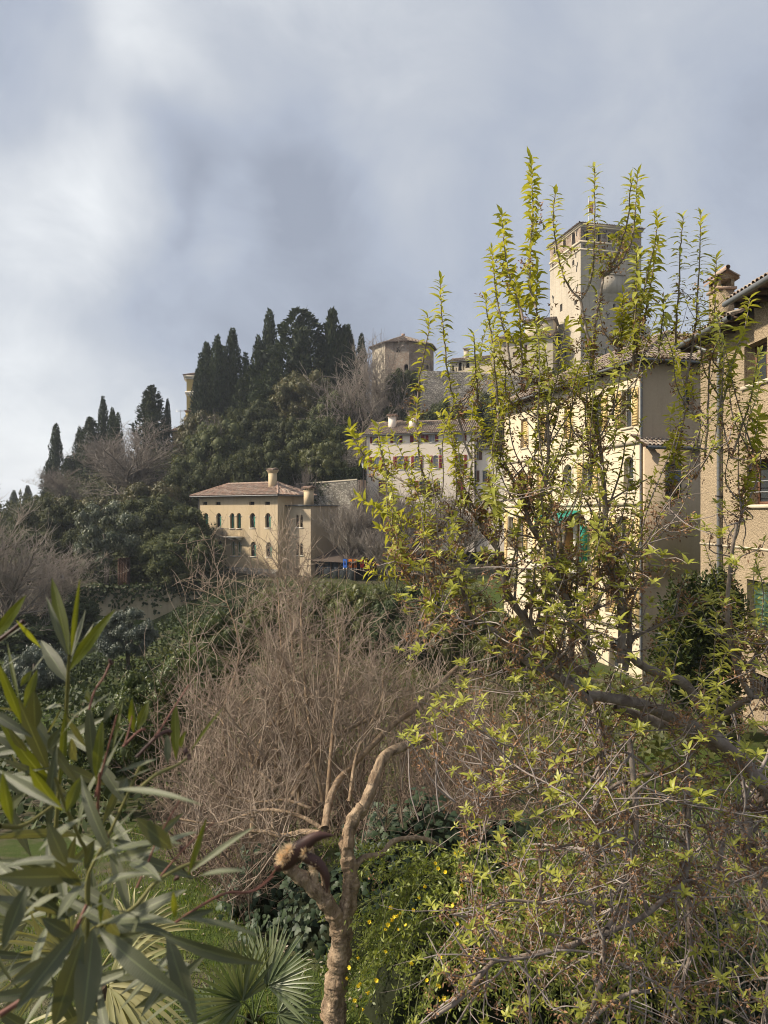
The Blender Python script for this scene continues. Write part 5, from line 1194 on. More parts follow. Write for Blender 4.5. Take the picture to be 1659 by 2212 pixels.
for (u, v, Y), r, n in (((760, 2080, 9.0), (1.25, .8, 1.25), 2300), ((900, 1890, 9.4), (.95, .7, .95), 1500), ((1090, 1900, 9.6), (.9, .6, .75), 900), ((620, 2130, 9.2), (.7, .6, .95), 900), ((980, 2080, 9.1), (1.0, .7, 1.1), 1000), ((840, 2210, 8.3), (.75, .6, .75), 1100), ((600, 1960, 9.6), (.75, .6, .8), 800)):
    c = np.array(P(u, v, Y)) - base; a_, b_ = ellip_leaves(rng, c, r, n); Cs.append(a_); Ds.append(b_)
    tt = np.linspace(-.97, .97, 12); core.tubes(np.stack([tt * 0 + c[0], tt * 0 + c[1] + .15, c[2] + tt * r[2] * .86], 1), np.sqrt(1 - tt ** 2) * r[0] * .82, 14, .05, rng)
C = np.concatenate(Cs); dd = np.concatenate(Ds); n = len(C)
Nn = nrm(dd + rand_unit(rng, n) * .55 + np.array([-.1, -.3, .35])); D = nrm(np.cross(np.cross(Nn, np.array([0, 0, -1.]) + rand_unit(rng, n) * .5), Nn)); L = rng.uniform(.055, .115, n)
vis = -C[:, 1] + rng.uniform(0, .3, n) + L * 8
od = np.argsort(-vis); ms = []
for k in range(4): q = ivy_leaf_mesh(M['ivyleaf'], k); me = q.mesh('leaf', True); me.materials.append(M['ivyleaf']); ms.append(me)
a_ = od[:300]; leaf_objs(ib, ms, C[a_], D[a_], Nn[a_], L[a_], L[a_])
b_ = od[300:]; V0 = np.concatenate(ivy_leaf_mesh(None, 9).V); T0 = np.array([[i, (i + 1) % 10, 10] for i in range(10)]); S = nrm(np.cross(D, Nn)); U = np.cross(S, D)
V = C[b_][:, None] + L[b_][:, None, None] * (V0[None, :, :1] * S[b_][:, None] + V0[None, :, 1:2] * D[b_][:, None] + V0[None, :, 2:] * U[b_][:, None])
q = MB(); q.add(V.reshape(-1, 3), None, (T0[None] + np.arange(len(b_))[:, None, None] * 11).reshape(-1, 3)); q.build('foliage', M['ivyleaf'], ib, True, 'stuff'); core.build('stems', M['core'], ib, True)  # the core mesh is dark filler behind the leaves, no real stems

# yellow flowered winter jasmine
M['jasleaf'] = m_leaf('jasmine leaflets', [(.075, .10, .022), (.13, .165, .04), (.19, .22, .055), (.10, .135, .03)], .35, None, .4, .4, .2, 2.5, .35)
M['jasstem'] = m_bark('green jasmine stems', (.07, .085, .03), (.13, .13, .06), 20, .0)
M['petal'] = m_leaf('yellow petals', [(.75, .55, .02), (.85, .68, .05), (.78, .60, .03)], .35, (1.2, 1.1, .6), .5, .3, .1, 3., .05)
M['jasleaf'] = m_leaf('jasmine leaflets', [(.11, .145, .03), (.19, .23, .055), (.26, .29, .075), (.15, .19, .04)], .4, None, .4, .4, .2, 2.5, .3)
jm = thing('jasmine_shrub', 'arching winter jasmine shrub dotted with yellow flowers', 'shrub', tuple(P(1120, 2330, 6.6)))
jb = np.array(P(1120, 2330, 6.6)); rng = np.random.default_rng(31); n = 420
st = np.array([P(rng.uniform(830, 1560), rng.uniform(1830, 2130), rng.uniform(5.3, 7.2)) for _ in range(n)]) - jb
az = rng.uniform(0, 6.283, n); az = np.where(rng.random(n) < .6, rng.uniform(2.4, 4.6, n), az); pts = [st]; d = nrm(np.stack([np.cos(az), np.sin(az) - .25, rng.uniform(-.1, .7, n)], 1)); seg = rng.uniform(.07, .17, (n, 1))
for k in range(7): pts.append(pts[-1] + d * seg); d = nrm(d + np.array([0, 0, -.24]) + rand_unit(rng, n) * .10)
lf_ = (st[:, 0] + jb[0]) / (st[:, 1] + jb[1]) * F + 829.5 < 960; push = np.where(lf_, rng.uniform(6.5, 7.3, n) / (st[:, 1] + jb[1]), 1.)[:, None]
pts = [(p_ + jb - (st + jb)) + (st + jb) * push - jb for p_ in pts]; JP = np.stack(pts, 1); q = MB(); q.tubes(JP, np.linspace(.005, .0022, 8)[None] * np.ones((n, 1)), 4); q.build('stems', M['jasstem'], jm)
m = 36000; i = rng.integers(n, size=m); t = rng.uniform(0, 6.99, m); k = t.astype(int); f = (t - k)[:, None]; C = JP[i, k] * (1 - f) + JP[i, k + 1] * f + rng.normal(size=(m, 3)) * .02
q = MB(); q.add(*leaf_quads(C, nrm(rand_unit(rng, m) + np.array([0, -.2, .3])), rand_unit(rng, m), rng.uniform(.025, .06, m), rng.uniform(.012, .022, m))); q.build('foliage', M['jasleaf'], jm, False, 'stuff')
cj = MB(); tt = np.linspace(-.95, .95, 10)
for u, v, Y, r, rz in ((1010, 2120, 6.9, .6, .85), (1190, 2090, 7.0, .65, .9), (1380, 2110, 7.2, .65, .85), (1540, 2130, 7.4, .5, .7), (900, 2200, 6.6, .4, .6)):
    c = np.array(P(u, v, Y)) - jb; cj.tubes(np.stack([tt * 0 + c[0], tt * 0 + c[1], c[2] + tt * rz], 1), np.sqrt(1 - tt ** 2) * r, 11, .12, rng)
cj.build('dark_core', M['core'], jm, True)  # dark solids added behind the leaflets, standing for inner shade
fm = []
for k in range(3):
    q = MB(); A = np.arange(6) / 6 * 6.283; Dp = np.stack([np.cos(A), np.sin(A), .35 + .25 * k + 0 * A], 1); q.add(*leaf_quads(np.zeros((6, 3)), nrm(Dp), np.tile([0, 0, 1.], (6, 1)), .9, .62)); q.tubes(np.array([(0, 0, -.7), (0, 0, .05)]), np.array([.08, .16]), 5); me = q.mesh('flower'); me.materials.append(M['petal']); fm.append(me)
spots = [(zf0, zf1) for zf0, zf1 in ((1000, 800), (1020, 790), (985, 815), (960, 850), (940, 885), (1040, 770), (1060, 765), (975, 735), (835, 830), (1080, 855), (1030, 885), (755, 1075), (700, 1140), (680, 1215), (755, 1270), (770, 1250), (735, 1360), (790, 1420), (1170, 665), (1210, 590), (1130, 750), (1280, 435), (1300, 470), (1350, 500), (1440, 360), (1460, 355), (1480, 375), (1420, 370), (1460, 580), (1540, 655), (1340, 1170), (1280, 1175), (1225, 1230), (1300, 1265), (1350, 1350), (1300, 1350), (1400, 720), (1430, 840), (1605, 1035), (1575, 1320), (1495, 1155), (1310, 1070), (945, 1030), (885, 1225), (820, 1310), (1120, 1110), (1350, 1390))]
sp2 = [(265, 1050), (315, 1040), (318, 1075), (70, 1155), (25, 1155), (45, 1220), (45, 1290), (70, 1285), (235, 1260), (180, 1140), (50, 1080), (395, 1180), (650, 1130), (720, 1155), (1065, 1210), (1060, 1235), (1130, 1220), (1305, 1150), (1525, 1265), (1080, 1240)]
for k, (u, v) in enumerate([((800 + a / 2.074) / 1.507, (2600 + b / 2.074) / 1.507) for a, b in spots] + [((1400 + a / 1.508) / 1.507, (2400 + b / 1.508) / 1.507) for a, b in sp2]):
    c = np.array(P(u, v, rng.uniform(5.1, 5.7))) - jb; o = ob('flower', fm[k % 3], None, jm); s = rng.uniform(.017, .026); o.location = c; o.scale = (s, s, s); o.rotation_euler = (R(rng.uniform(30, 110)), rng.uniform(-.5, .5), rng.uniform(-1, 1))

# fan palms
M['palm'] = m_leaf('palm blades', [(.08, .11, .045), (.13, .16, .075), (.18, .20, .11), (.10, .135, .055)], .25, None, .4, .45, .2, 2., .2)
M['palm_dry'] = m_leaf('yellowed palm blades', [(.22, .21, .085), (.33, .30, .14), (.17, .19, .07)], .3, None, .45, .4, .2, 2., .2)
M['fibre'] = m_bark('palm trunk fibre', (.07, .05, .035), (.15, .11, .08), 14, .03)
def palm(name, label, base, fronds, mat):
    t = thing(name, label, 'palm', base); b = np.array(base); rng = np.random.default_rng(int(abs(base[0]) * 1000) % 999)
    cr = np.mean([np.array(f[0]) for f in fronds], 0) - b; crown = np.array([cr[0], cr[1] + .12, cr[2] - .25]); q = MB()
    q.tubes(spline([(0, 0, -.1), (crown[0] * .5, crown[1] * .5, crown[2] * .5), tuple(crown)], 9), np.linspace(.11, .09, 9), 10, .1, rng); q.build('trunk', M['fibre'], t, True)
    for hub, ax, nrml, rad, spread, nb, dr in fronds:
        h = np.array(hub) - b; ax = nrm(np.array(ax, float)); nr = np.array(nrml, float); nr = nrm(nr - ax * nr.dot(ax)); sd = np.cross(ax, nr); q = MB()
        for k in range(nb):
            a_ = (k / (nb - 1) - .5) * spread; d = math.cos(a_) * ax + math.sin(a_) * sd; L = rad * (1 - .18 * abs(a_ / spread * 2) ** 2) * rng.uniform(.88, 1.08); K = 7; tt = np.linspace(.03, 1, K); w = rad * .029 * np.interp(tt, [0, .25, .7, 1], [.35, 1, .75, .05])
            n_ = nrm(nr + rng.normal(size=3) * .15); s_ = nrm(np.cross(d, n_)); c = h + d * (tt * L)[:, None] + np.array([0, 0, -1.]) * (dr * L * tt ** 2.4)[:, None] * rng.uniform(.5, 1.3) + n_ * rng.normal() * .01
            V = np.stack([c - s_ * w[:, None], c + n_ * (w * -.5)[:, None], c + s_ * w[:, None]], 1).reshape(-1, 3); i = np.arange(K - 1)[:, None] * 3; q.add(V, np.concatenate([i + np.array([[0, 1, 4, 3]]), i + np.array([[1, 2, 5, 4]])]))
        o = q.build('frond', M[mat], t, False); s = MB(); s.tubes(spline([tuple(crown), tuple((crown + h) / 2 + np.array([0, 0, .06])), tuple(h)], 6), np.linspace(.012, .007, 6), 5); s.build('stalk', M[mat], o, True)
def Pd(u, v, Y): return tuple(P(u, v, Y))
palm('fan_palm', 'green fan palm with stiff pointed blades in front of the ivy bank', (P(545, 2300, 7.2).x, 7.2, -5.05),
     [(Pd(522, 2164, 6.9), (-.35, -.2, .55), (.25, -1, .45), .62, 3.9, 34, .08), (Pd(578, 2128, 7.0), (.5, .1, .8), (-.35, -.8, .5), .58, 3.0, 30, .1), (Pd(600, 2190, 7.1), (.8, -.1, .1), (-.2, -.9, .6), .5, 3.2, 28, .2),
      (Pd(470, 2200, 7.1), (-.8, -.1, .2), (.3, -.8, .6), .5, 3.2, 26, .2), (Pd(540, 2120, 7.3), (.05, .2, 1), (.1, -1, .1), .55, 1.2, 12, .05), (Pd(560, 2240, 6.9), (.2, -.4, -.3), (0, -.8, .7), .5, 3., 24, .15)], 'palm')
palm('fan_palm', 'yellowish drooping fan palm under the oleander leaves', (P(230, 2500, 4.6).x, 4.6, -5.0),
     [(Pd(235, 2130, 4.3), (.8, -.1, .15), (-.2, -.7, .7), .55, 3.0, 30, .45), (Pd(150, 2060, 4.5), (-.3, -.1, .6), (.3, -.9, .4), .5, 3.6, 30, .3), (Pd(180, 2180, 4.3), (.1, -.5, -.2), (0, -.6, .8), .55, 3.4, 28, .4),
      (Pd(60, 1990, 4.8), (-.6, 0, .5), (.4, -.9, .2), .55, 3.2, 30, .3), (Pd(280, 2030, 4.7), (.6, .1, .5), (-.3, -.9, .3), .45, 2.8, 26, .35)], 'palm_dry')

# ------------------------------------------------------------------ gnarled pale tree with its thicket of bare twigs
M['gnarl'] = m_bark('gnarled pale bark', (.12, .08, .052), (.50, .375, .255), 16., .05, (1, 1, .38), (.26, .18, .115))
M['twig'] = m_bark('pale bare twigs', (.17, .125, .093), (.39, .315, .25), 5., .0)
ze = lambda x, y: ((600 + x / 1.843) / 1.507, (1850 + y / 1.843) / 1.507)
zf = lambda x, y: ((800 + x / 2.074) / 1.507, (2600 + y / 2.074) / 1.507)
gt_b = np.array(P(725, 2394, 6.2)); gt = thing('gnarled_tree', 'gnarled pale barked tree forking low, crowned by dense bare twigs', 'tree', tuple(gt_b)); rng = np.random.default_rng(41)
def trace(z, pts, Y0, Y1, off=None):
    n = len(pts); return np.array([P(*z(*p), Y0 + (Y1 - Y0) * i / (n - 1)) for i, p in enumerate(pts)]) - (off if off is not None else 0)
tk = MB(); LB = []
def knobby(mb, q, rr, n, amp, seed):
    V, Q = tubes(q, rr, n); K = len(q); V = V.reshape(K, n, 3); th = np.arange(n) / n * 6.283; f = np.linspace(0, 1, K)[:, None] * np.linalg.norm(q[-1] - q[0]) * 3.2; r = np.random.default_rng(seed)
    k = .55 * np.sin(3 * th + 1.1 * f + seed) + .5 * np.sin(5 * th - 2.3 * f + 2 * np.sin(f * 1.7)) + .5 * np.sin(2 * th + 5.1 * f) * np.sin(f * 7.7 + th) + .45 * np.sin(f * 13 + 4 * th) + .5 * r.normal(size=(K, n))
    V = q[:, None] + (V - q[:, None]) * (1 + amp * k)[..., None]; mb.add(V.reshape(-1, 3), Q)
def limb(z, pts, Y0, Y1, r0, r1, K=26, n=11, noise=.10, keep=True):
    q = spline(trace(z, pts, Y0, Y1, gt_b), K); rr = np.linspace(r0, r1, K); f = np.linspace(0, 1, K)
    rr = rr * (1 + noise * .7 * np.sin(f * 37 + r0 * 99) + noise * rng.normal(size=K) * .4); (knobby(tk, spline(q, K * 3), np.interp(np.linspace(0, 1, K * 3), f, rr), n + 8, noise * .95, len(LB)) if r0 > .033 else tk.tubes(q, rr, n, noise * .55, rng))
    if keep: LB.append((spline(q, 12), np.interp(np.linspace(0, 1, 12), f, rr)))
limb(zf, [(585, 1900), (595, 1600), (600, 1400), (622, 1150), (640, 950), (655, 820)], 6.2, 6.2, .108, .078, 40, 16, .13, False)
limb(zf, [(640, 900), (600, 780), (520, 670), (400, 560), (300, 470), (240, 400)], 6.2, 6.1, .07, .05, 26, 12, .12)
limb(zf, [(480, 640), (465, 560), (460, 470), (430, 330)], 6.15, 6.2, .038, .03, 16, 10, .1)
limb(zf, [(560, 760), (540, 600), (520, 480)], 6.2, 6.25, .035, .03, 12, 9, .1)
limb(zf, [(650, 880), (690, 720), (705, 560), (690, 420), (680, 300), (720, 150), (790, 50)], 6.2, 6.4, .075, .05, 36, 14, .13)
limb(zf, [(690, 330), (700, 180), (745, 70)], 6.25, 6.4, .042, .032, 12, 10, .1)
limb(ze, [(1040, 1500), (1110, 1350), (1150, 1230), (1210, 1120), (1320, 1065), (1480, 1005), (1560, 990)], 6.4, 7.2, .052, .036, 26, 11, .10)
limb(zf, [(735, 470), (790, 400), (920, 370), (990, 290), (1120, 265), (1230, 280), (1330, 330)], 6.3, 6.6, .03, .016, 26, 9, .07)
limb(ze, [(845, 1560), (865, 1420), (920, 1280), (1050, 1140), (1240, 950), (1400, 830), (1500, 720), (1640, 590)], 6.3, 7.8, .034, .02, 26, 9, .05)
limb(ze, [(640, 1400), (700, 1260), (800, 1110), (940, 990), (1060, 930), (1220, 860)], 7.0, 7.8, .03, .016, 22, 8, .05)
limb(ze, [(410, 1620), (420, 1400), (435, 1180), (470, 1020), (560, 880), (690, 770), (900, 610)], 7.2, 8.2, .036, .018, 24, 8, .05)
limb(ze, [(530, 1600), (545, 1300), (560, 1000), (585, 600), (570, 300), (560, 60)], 7.4, 8.0, .022, .006, 24, 7, .03)
limb(ze, [(690, 1500), (680, 1100), (660, 700), (640, 350), (600, 40)], 7.2, 8.2, .022, .006, 24, 7, .03)
limb(ze, [(830, 1400), (760, 1000), (720, 650), (700, 250), (715, 40)], 7.0, 8.0, .020, .005, 24, 7, .03)
limb(ze, [(850, 1500), (880, 1100), (910, 800), (930, 500), (900, 250)], 6.6, 7.6, .022, .006, 24, 7, .03)
limb(ze, [(990, 1400), (1040, 1100), (1180, 800), (1200, 620), (1290, 500)], 6.6, 7.6, .018, .006, 20, 7, .03)
limb(zf, [(500, 235), (380, 225), (250, 250), (60, 215), (-150, 250)], 6.3, 6.6, .03, .014, 18, 8, .06)
limb(ze, [(560, 1310), (400, 1180), (280, 1010), (200, 880), (60, 760)], 6.9, 7.6, .018, .006, 18, 7, .03)
limb(ze, [(820, 1560), (700, 1490), (480, 1450), (200, 1530), (-60, 1500)], 6.4, 6.6, .02, .008, 18, 7, .04)
limb(ze, [(760, 1440), (600, 1390), (400, 1400), (100, 1330)], 6.6, 7.0, .015, .006, 16, 6, .03)
limb(ze, [(300, 1350), (230, 900), (330, 500), (230, 120)], 7.6, 8.2, .016, .005, 18, 6, .03)
limb(ze, [(420, 1200), (330, 860), (500, 700), (620, 560)], 7.4, 8.0, .014, .005, 18, 6, .03)
tk.build('trunk', M['gnarl'], gt, True)
LP_ = np.stack([a for a, b in LB]); LR = np.stack([b for a, b in LB])
tw = MB(); l1, r1 = children(LP_[8:], LR[8:], 210, (.3, .75), rng, .35, .65, 7, .4, (.2, 1.), .22, .05, .0052); tw.tubes(l1, r1, 5)
l2, r2 = children(l1, r1, 1150, (.18, .5), rng, .4, .7, 6, .65, (.1, 1.), .25, .02, .0036); tw.tubes(l2, r2, 4)
l3, r3 = children(l2, r2, 3300, (.10, .32), rng, .25, .8, 4, .8, (.1, 1.), .28, .0, .0027); tw.tubes(l3, r3, 3)
ns = 110; st = np.array([P(rng.uniform(400, 1010), rng.uniform(1560, 1830), rng.uniform(6.9, 8.2)) for _ in range(ns)]) - gt_b; d = nrm(np.stack([rng.normal(size=ns) * .35, rng.normal(size=ns) * .3, np.ones(ns)], 1)); pts = [st]; sg = rng.uniform(.09, .21, (ns, 1))
for k in range(7): pts.append(pts[-1] + d * sg); d = nrm(d + rand_unit(rng, ns) * .16 + np.array([0, 0, .05]))
up = np.stack(pts, 1); ru = np.linspace(.0085, .003, 8)[None] * rng.uniform(.5, 1.2, (ns, 1)); tw.tubes(up, ru, 5); u2, ru2 = children(up, ru, 800, (.12, .5), rng, .4, .7, 5, .6, (.2, 1.), .2, .03, .003); tw.tubes(u2, ru2, 4)
tw.build('branches', M['twig'], gt, False, 'stuff')
def thicket_mesh(seed, H=4.2):
    rng = np.random.default_rng(seed); n = 34; az = rng.uniform(0, 6.283, n); t = rng.uniform(.1, .75, n); K = 8; q = MB()
    st = np.stack([rng.normal(size=n) * .3, rng.normal(size=n) * .3, np.zeros(n)], 1); d = nrm(np.stack([np.cos(az) * t, np.sin(az) * t, np.ones(n)], 1)); pts = [st]; seg = (rng.uniform(.7, 1.1, (n, 1)) * H / K)
    for k in range(K - 1): pts.append(pts[-1] + d * seg); d = nrm(d + rand_unit(rng, n) * .16 + np.array([0, 0, .06]))
    A = np.stack(pts, 1); rA = np.linspace(.020, .006, K)[None] * rng.uniform(.6, 1.3, (n, 1)); q.tubes(A, rA, 5)
    b, rb = children(A, rA, 360, (.4, 1.2), rng, .35, .65, 6, .55, (.12, 1.), .25, .02, .006); q.tubes(b, rb, 4)
    c, rc = children(b, rb, 1700, (.15, .5), rng, .3, .8, 4, .8, (.1, 1.), .28, 0, .0045); q.tubes(c, rc, 3)
    return q.mesh('stems')
TH = [thicket_mesh(70), thicket_mesh(71)]
for m_ in TH: m_.materials.append(M['twig_brown'])
for k, (u, vt, Y, w, lab) in enumerate([(450, 1480, 11.5, 330, 'tangled bare thicket shrub nearest the oleander'), (590, 1390, 13, 330, 'tangled bare thicket shrub behind the left limbs of the gnarled tree'), (720, 1350, 14.5, 330, 'tallest tangled bare thicket shrub in the middle'),
    (860, 1380, 13, 330, 'tangled bare thicket shrub right of the tallest one'), (990, 1400, 12, 300, 'tangled bare thicket shrub at the edge of the leafy tree'), (1090, 1470, 11, 300, 'tangled bare thicket shrub behind the leafy tree branches'), (560, 1600, 9.5, 330, 'low tangled bare thicket shrub left of the gnarled trunk'), (860, 1600, 10, 330, 'low tangled bare thicket shrub right of the gnarled trunk')]):
    top = P(u, vt, Y); zg_ = float(terrain(top.x, Y)) - .1; o = thing('bare_thicket', lab, 'shrub', (top.x, Y, zg_), k * 1.3, 'tangled bare thicket shrubs'); bb = bounds(TH[k % 2]); s = (top.z - zg_) / bb[0]; kx = w / F * Y / bb[1]; o.scale = (kx, kx, s)
    c = ob('stems', TH[k % 2], None, o)
# ------------------------------------------------------------------ the leafy spring tree on the right
M['plumbark'] = m_bark('plum tree bark', (.11, .08, .065), (.36, .31, .27), 11., .015, (1, 1, .8), (.21, .165, .14))
M['plumtwig'] = m_bark('plum twigs', (.13, .095, .08), (.34, .30, .28), 6., .0)
M['lime'] = m_leaf('young lime leaves', [(.29, .315, .048), (.39, .41, .075), (.49, .49, .11), (.34, .36, .062)], .45, (1.18, 1.08, .55), .38, .4, .1, 3., .18)
M['wither'] = m_leaf('withered blossom', [(.19, .10, .055), (.34, .20, .115), (.26, .15, .085), (.12, .065, .04)], .15, (1., 1., 1.), .8, .1, .1, 3., .2)
z4 = lambda x, y: ((1350 + x / 2.074) / 1.507, (500 + y / 2.074) / 1.507)
zb = lambda x, y: ((1500 + x / 2.212) / 1.507, (1300 + y / 2.212) / 1.507)
zd = lambda x, y: ((1400 + x / 1.508) / 1.507, (2400 + y / 1.508) / 1.507)
zi = lambda x, y: (x, y)
pt_b = np.array([P(2050, 1900, 5.0).x, 5.0, -5.25]); pt = thing('spring_leaf_tree', 'large spreading fruit tree with fresh lime leaves and withered brown blossom', 'tree', tuple(pt_b)); rng = np.random.default_rng(51)
big = MB(); BL = []; SH = []
def lm(z, pts, Y0, Y1, r0, r1, K=24, n=9, noise=.05):
    r0 *= .74; r1 *= .74; q = spline(trace(z, pts, Y0, Y1, pt_b), K); rr = np.linspace(r0, r1, K) * (1 + noise * rng.normal(size=K)); big.tubes(q, rr, n, noise * .4, rng); s = spline(q, 12); BL.append((s, np.linspace(r0, r1, 12)))
def sh(z, pts, Y0, Y1, r0=.011, r1=.003, lf=.3):
    r0 *= .75; r1 *= .75
    q = spline(trace(z, pts, Y0, Y1, pt_b), 22); q[1:-1] += rng.normal(size=(20, 3)) * .002; big.tubes(q, np.linspace(r0, r1, 22), 6, .03, rng); SH.append((q, lf, r0, r1))
# trunk and the big limbs
lm(zi, [(2050, 2750), (2020, 2500), (1960, 2200), (1880, 1980), (1790, 1830), (1690, 1745)], 5.0, 5.0, .085, .075, 40, 14, .05)
lm(zi, [(1700, 1752), (1640, 1690), (1552, 1600), (1450, 1548), (1380, 1520), (1300, 1505), (1262, 1500)], 5.0, 4.5, .072, .042, 30, 12, .06)
lm(zi, [(1710, 1760), (1620, 1668), (1520, 1598), (1420, 1560), (1329, 1529)], 5.0, 4.9, .065, .04, 26, 12, .06)
lm(zi, [(1560, 1610), (1510, 1520), (1477, 1475), (1433, 1458), (1390, 1440), (1353, 1410), (1325, 1395)], 4.9, 4.6, .05, .03, 26, 11, .06)
lm(zi, [(1542, 1583), (1558, 1551), (1590, 1525), (1623, 1507)], 4.8, 4.5, .03, .025, 16, 9)
lm(z6, [(1340, 1640), (1230, 1430), (1170, 1150), (1150, 900), (1185, 500), (1230, 250)], 4.5, 4.3, .024, .012)
lm(z6, [(1250, 1425), (1340, 1380), (1410, 1230), (1450, 1080)], 4.5, 4.3, .02, .010)
lm(z6, [(1340, 1650), (1480, 1620), (1560, 1500)], 4.6, 4.5, .018, .012)
lm(zb, [(930, 2180), (760, 2030), (600, 1960), (470, 1890), (300, 1720), (150, 1600), (50, 1530), (20, 1380)], 4.5, 4.2, .036, .012)
lm(zb, [(900, 1990), (700, 1840), (560, 1700), (450, 1570), (330, 1400), (300, 1250), (250, 1050), (150, 900)], 4.6, 4.5, .044, .014)
lm(zb, [(960, 1900), (900, 1750), (830, 1620), (780, 1480), (720, 1350), (660, 1200), (620, 1080), (540, 960), (480, 850), (460, 700), (455, 600)], 4.6, 4.6, .036, .014)
lm(zb, [(790, 1920), (798, 1700), (790, 1600), (760, 1400), (730, 1150), (700, 900), (640, 720)], 4.7, 4.9, .03, .014)
lm(zb, [(1150, 1900), (1160, 1700), (1150, 1500), (1110, 1330), (1060, 1150), (1040, 900), (1035, 700), (1012, 416)], 4.6, 4.7, .034, .018)
lm(zb, [(1180, 1950), (1215, 1760), (1200, 1560), (1140, 1400), (1130, 1200), (1090, 1000)], 4.7, 4.9, .03, .016)
lm(zb, [(1012, 416), (990, 250), (968, 60), (z4(1190, 1450)[0] * 0 + 955, -60)], 4.7, 4.7, .018, .014)
lm(zb, [(540, 950), (560, 800), (600, 600), (630, 430), (625, 100)], 4.6, 4.5, .018, .012)
lm(zb, [(810, 1560), (880, 1420), (905, 1330), (870, 1230), (790, 1150)], 4.6, 4.5, .014, .008)
lm(zb, [(1150, 1500), (1060, 1380), (1000, 1250)], 4.6, 4.5, .013, .008)
lm(zb, [(1250, 1230), (1250, 1100), (1150, 1080)], 4.4, 4.3, .012, .008)
# lower arching branches
def lm2(z, p, a, b, c, d, K=24): lm(z, p, a, b, c * 1.3, d * 1.3, K)
lm2(zd, [(1260, 120), (1265, 400), (1250, 690), (1180, 760), (1060, 870), (940, 930), (800, 985), (640, 1035), (440, 1080), (310, 1100), (240, 1180), (150, 1280), (20, 1370)], 4.5, 4.0, .020, .014, 40)
lm2(zd, [(980, 20), (1000, 220), (1012, 420), (1000, 700), (980, 800), (900, 890), (870, 940)], 4.5, 4.1, .018, .014)
lm2(zd, [(850, 990), (850, 1120), (820, 1260), (760, 1400)], 4.1, 4.1, .014, .011)
lm2(zd, [(1270, 700), (1270, 900), (1280, 1050), (1240, 1200), (1190, 1400)], 4.5, 4.4, .015, .010)
lm2(zd, [(1560, 330), (1460, 400), (1430, 560), (1400, 720)], 4.7, 4.6, .024, .014)
lm2(zd, [(700, 170), (600, 160), (440, 155), (300, 140)], 4.4, 4.3, .014, .006)
lm2(zd, [(1000, 520), (900, 470), (800, 465), (700, 520), (560, 560)], 4.3, 4.2, .012, .005)
lm2(zd, [(860, 300), (900, 240), (980, 210), (1100, 180), (1330, 200)], 4.6, 4.6, .014, .012)
lm2(zd, [(800, 830), (700, 800), (560, 815), (400, 800), (300, 830), (200, 880), (110, 870)], 4.1, 4.0, .012, .005)
lm2(zd, [(1659, 640), (1560, 700), (1420, 705), (1300, 690)], 4.2, 4.4, .010, .006)
lm2(zd, [(540, 590), (545, 720), (520, 880)], 4.2, 4.2, .011, .008)
lm2(zd, [(780, 1400), (880, 1310), (1000, 1250), (1080, 1250)], 4.3, 4.3, .016, .010)
lm(zi, [(1760, 2400), (1690, 2050), (1640, 1890), (1612, 1790), (1640, 1720), (1690, 1740)], 5.2, 5.0, .075, .05, 24, 12)
lm(zi, [(1288, 2010), (1286, 1850), (1292, 1720), (1300, 1600), (1280, 1500)], 5.6, 5.0, .045, .028, 24, 10)
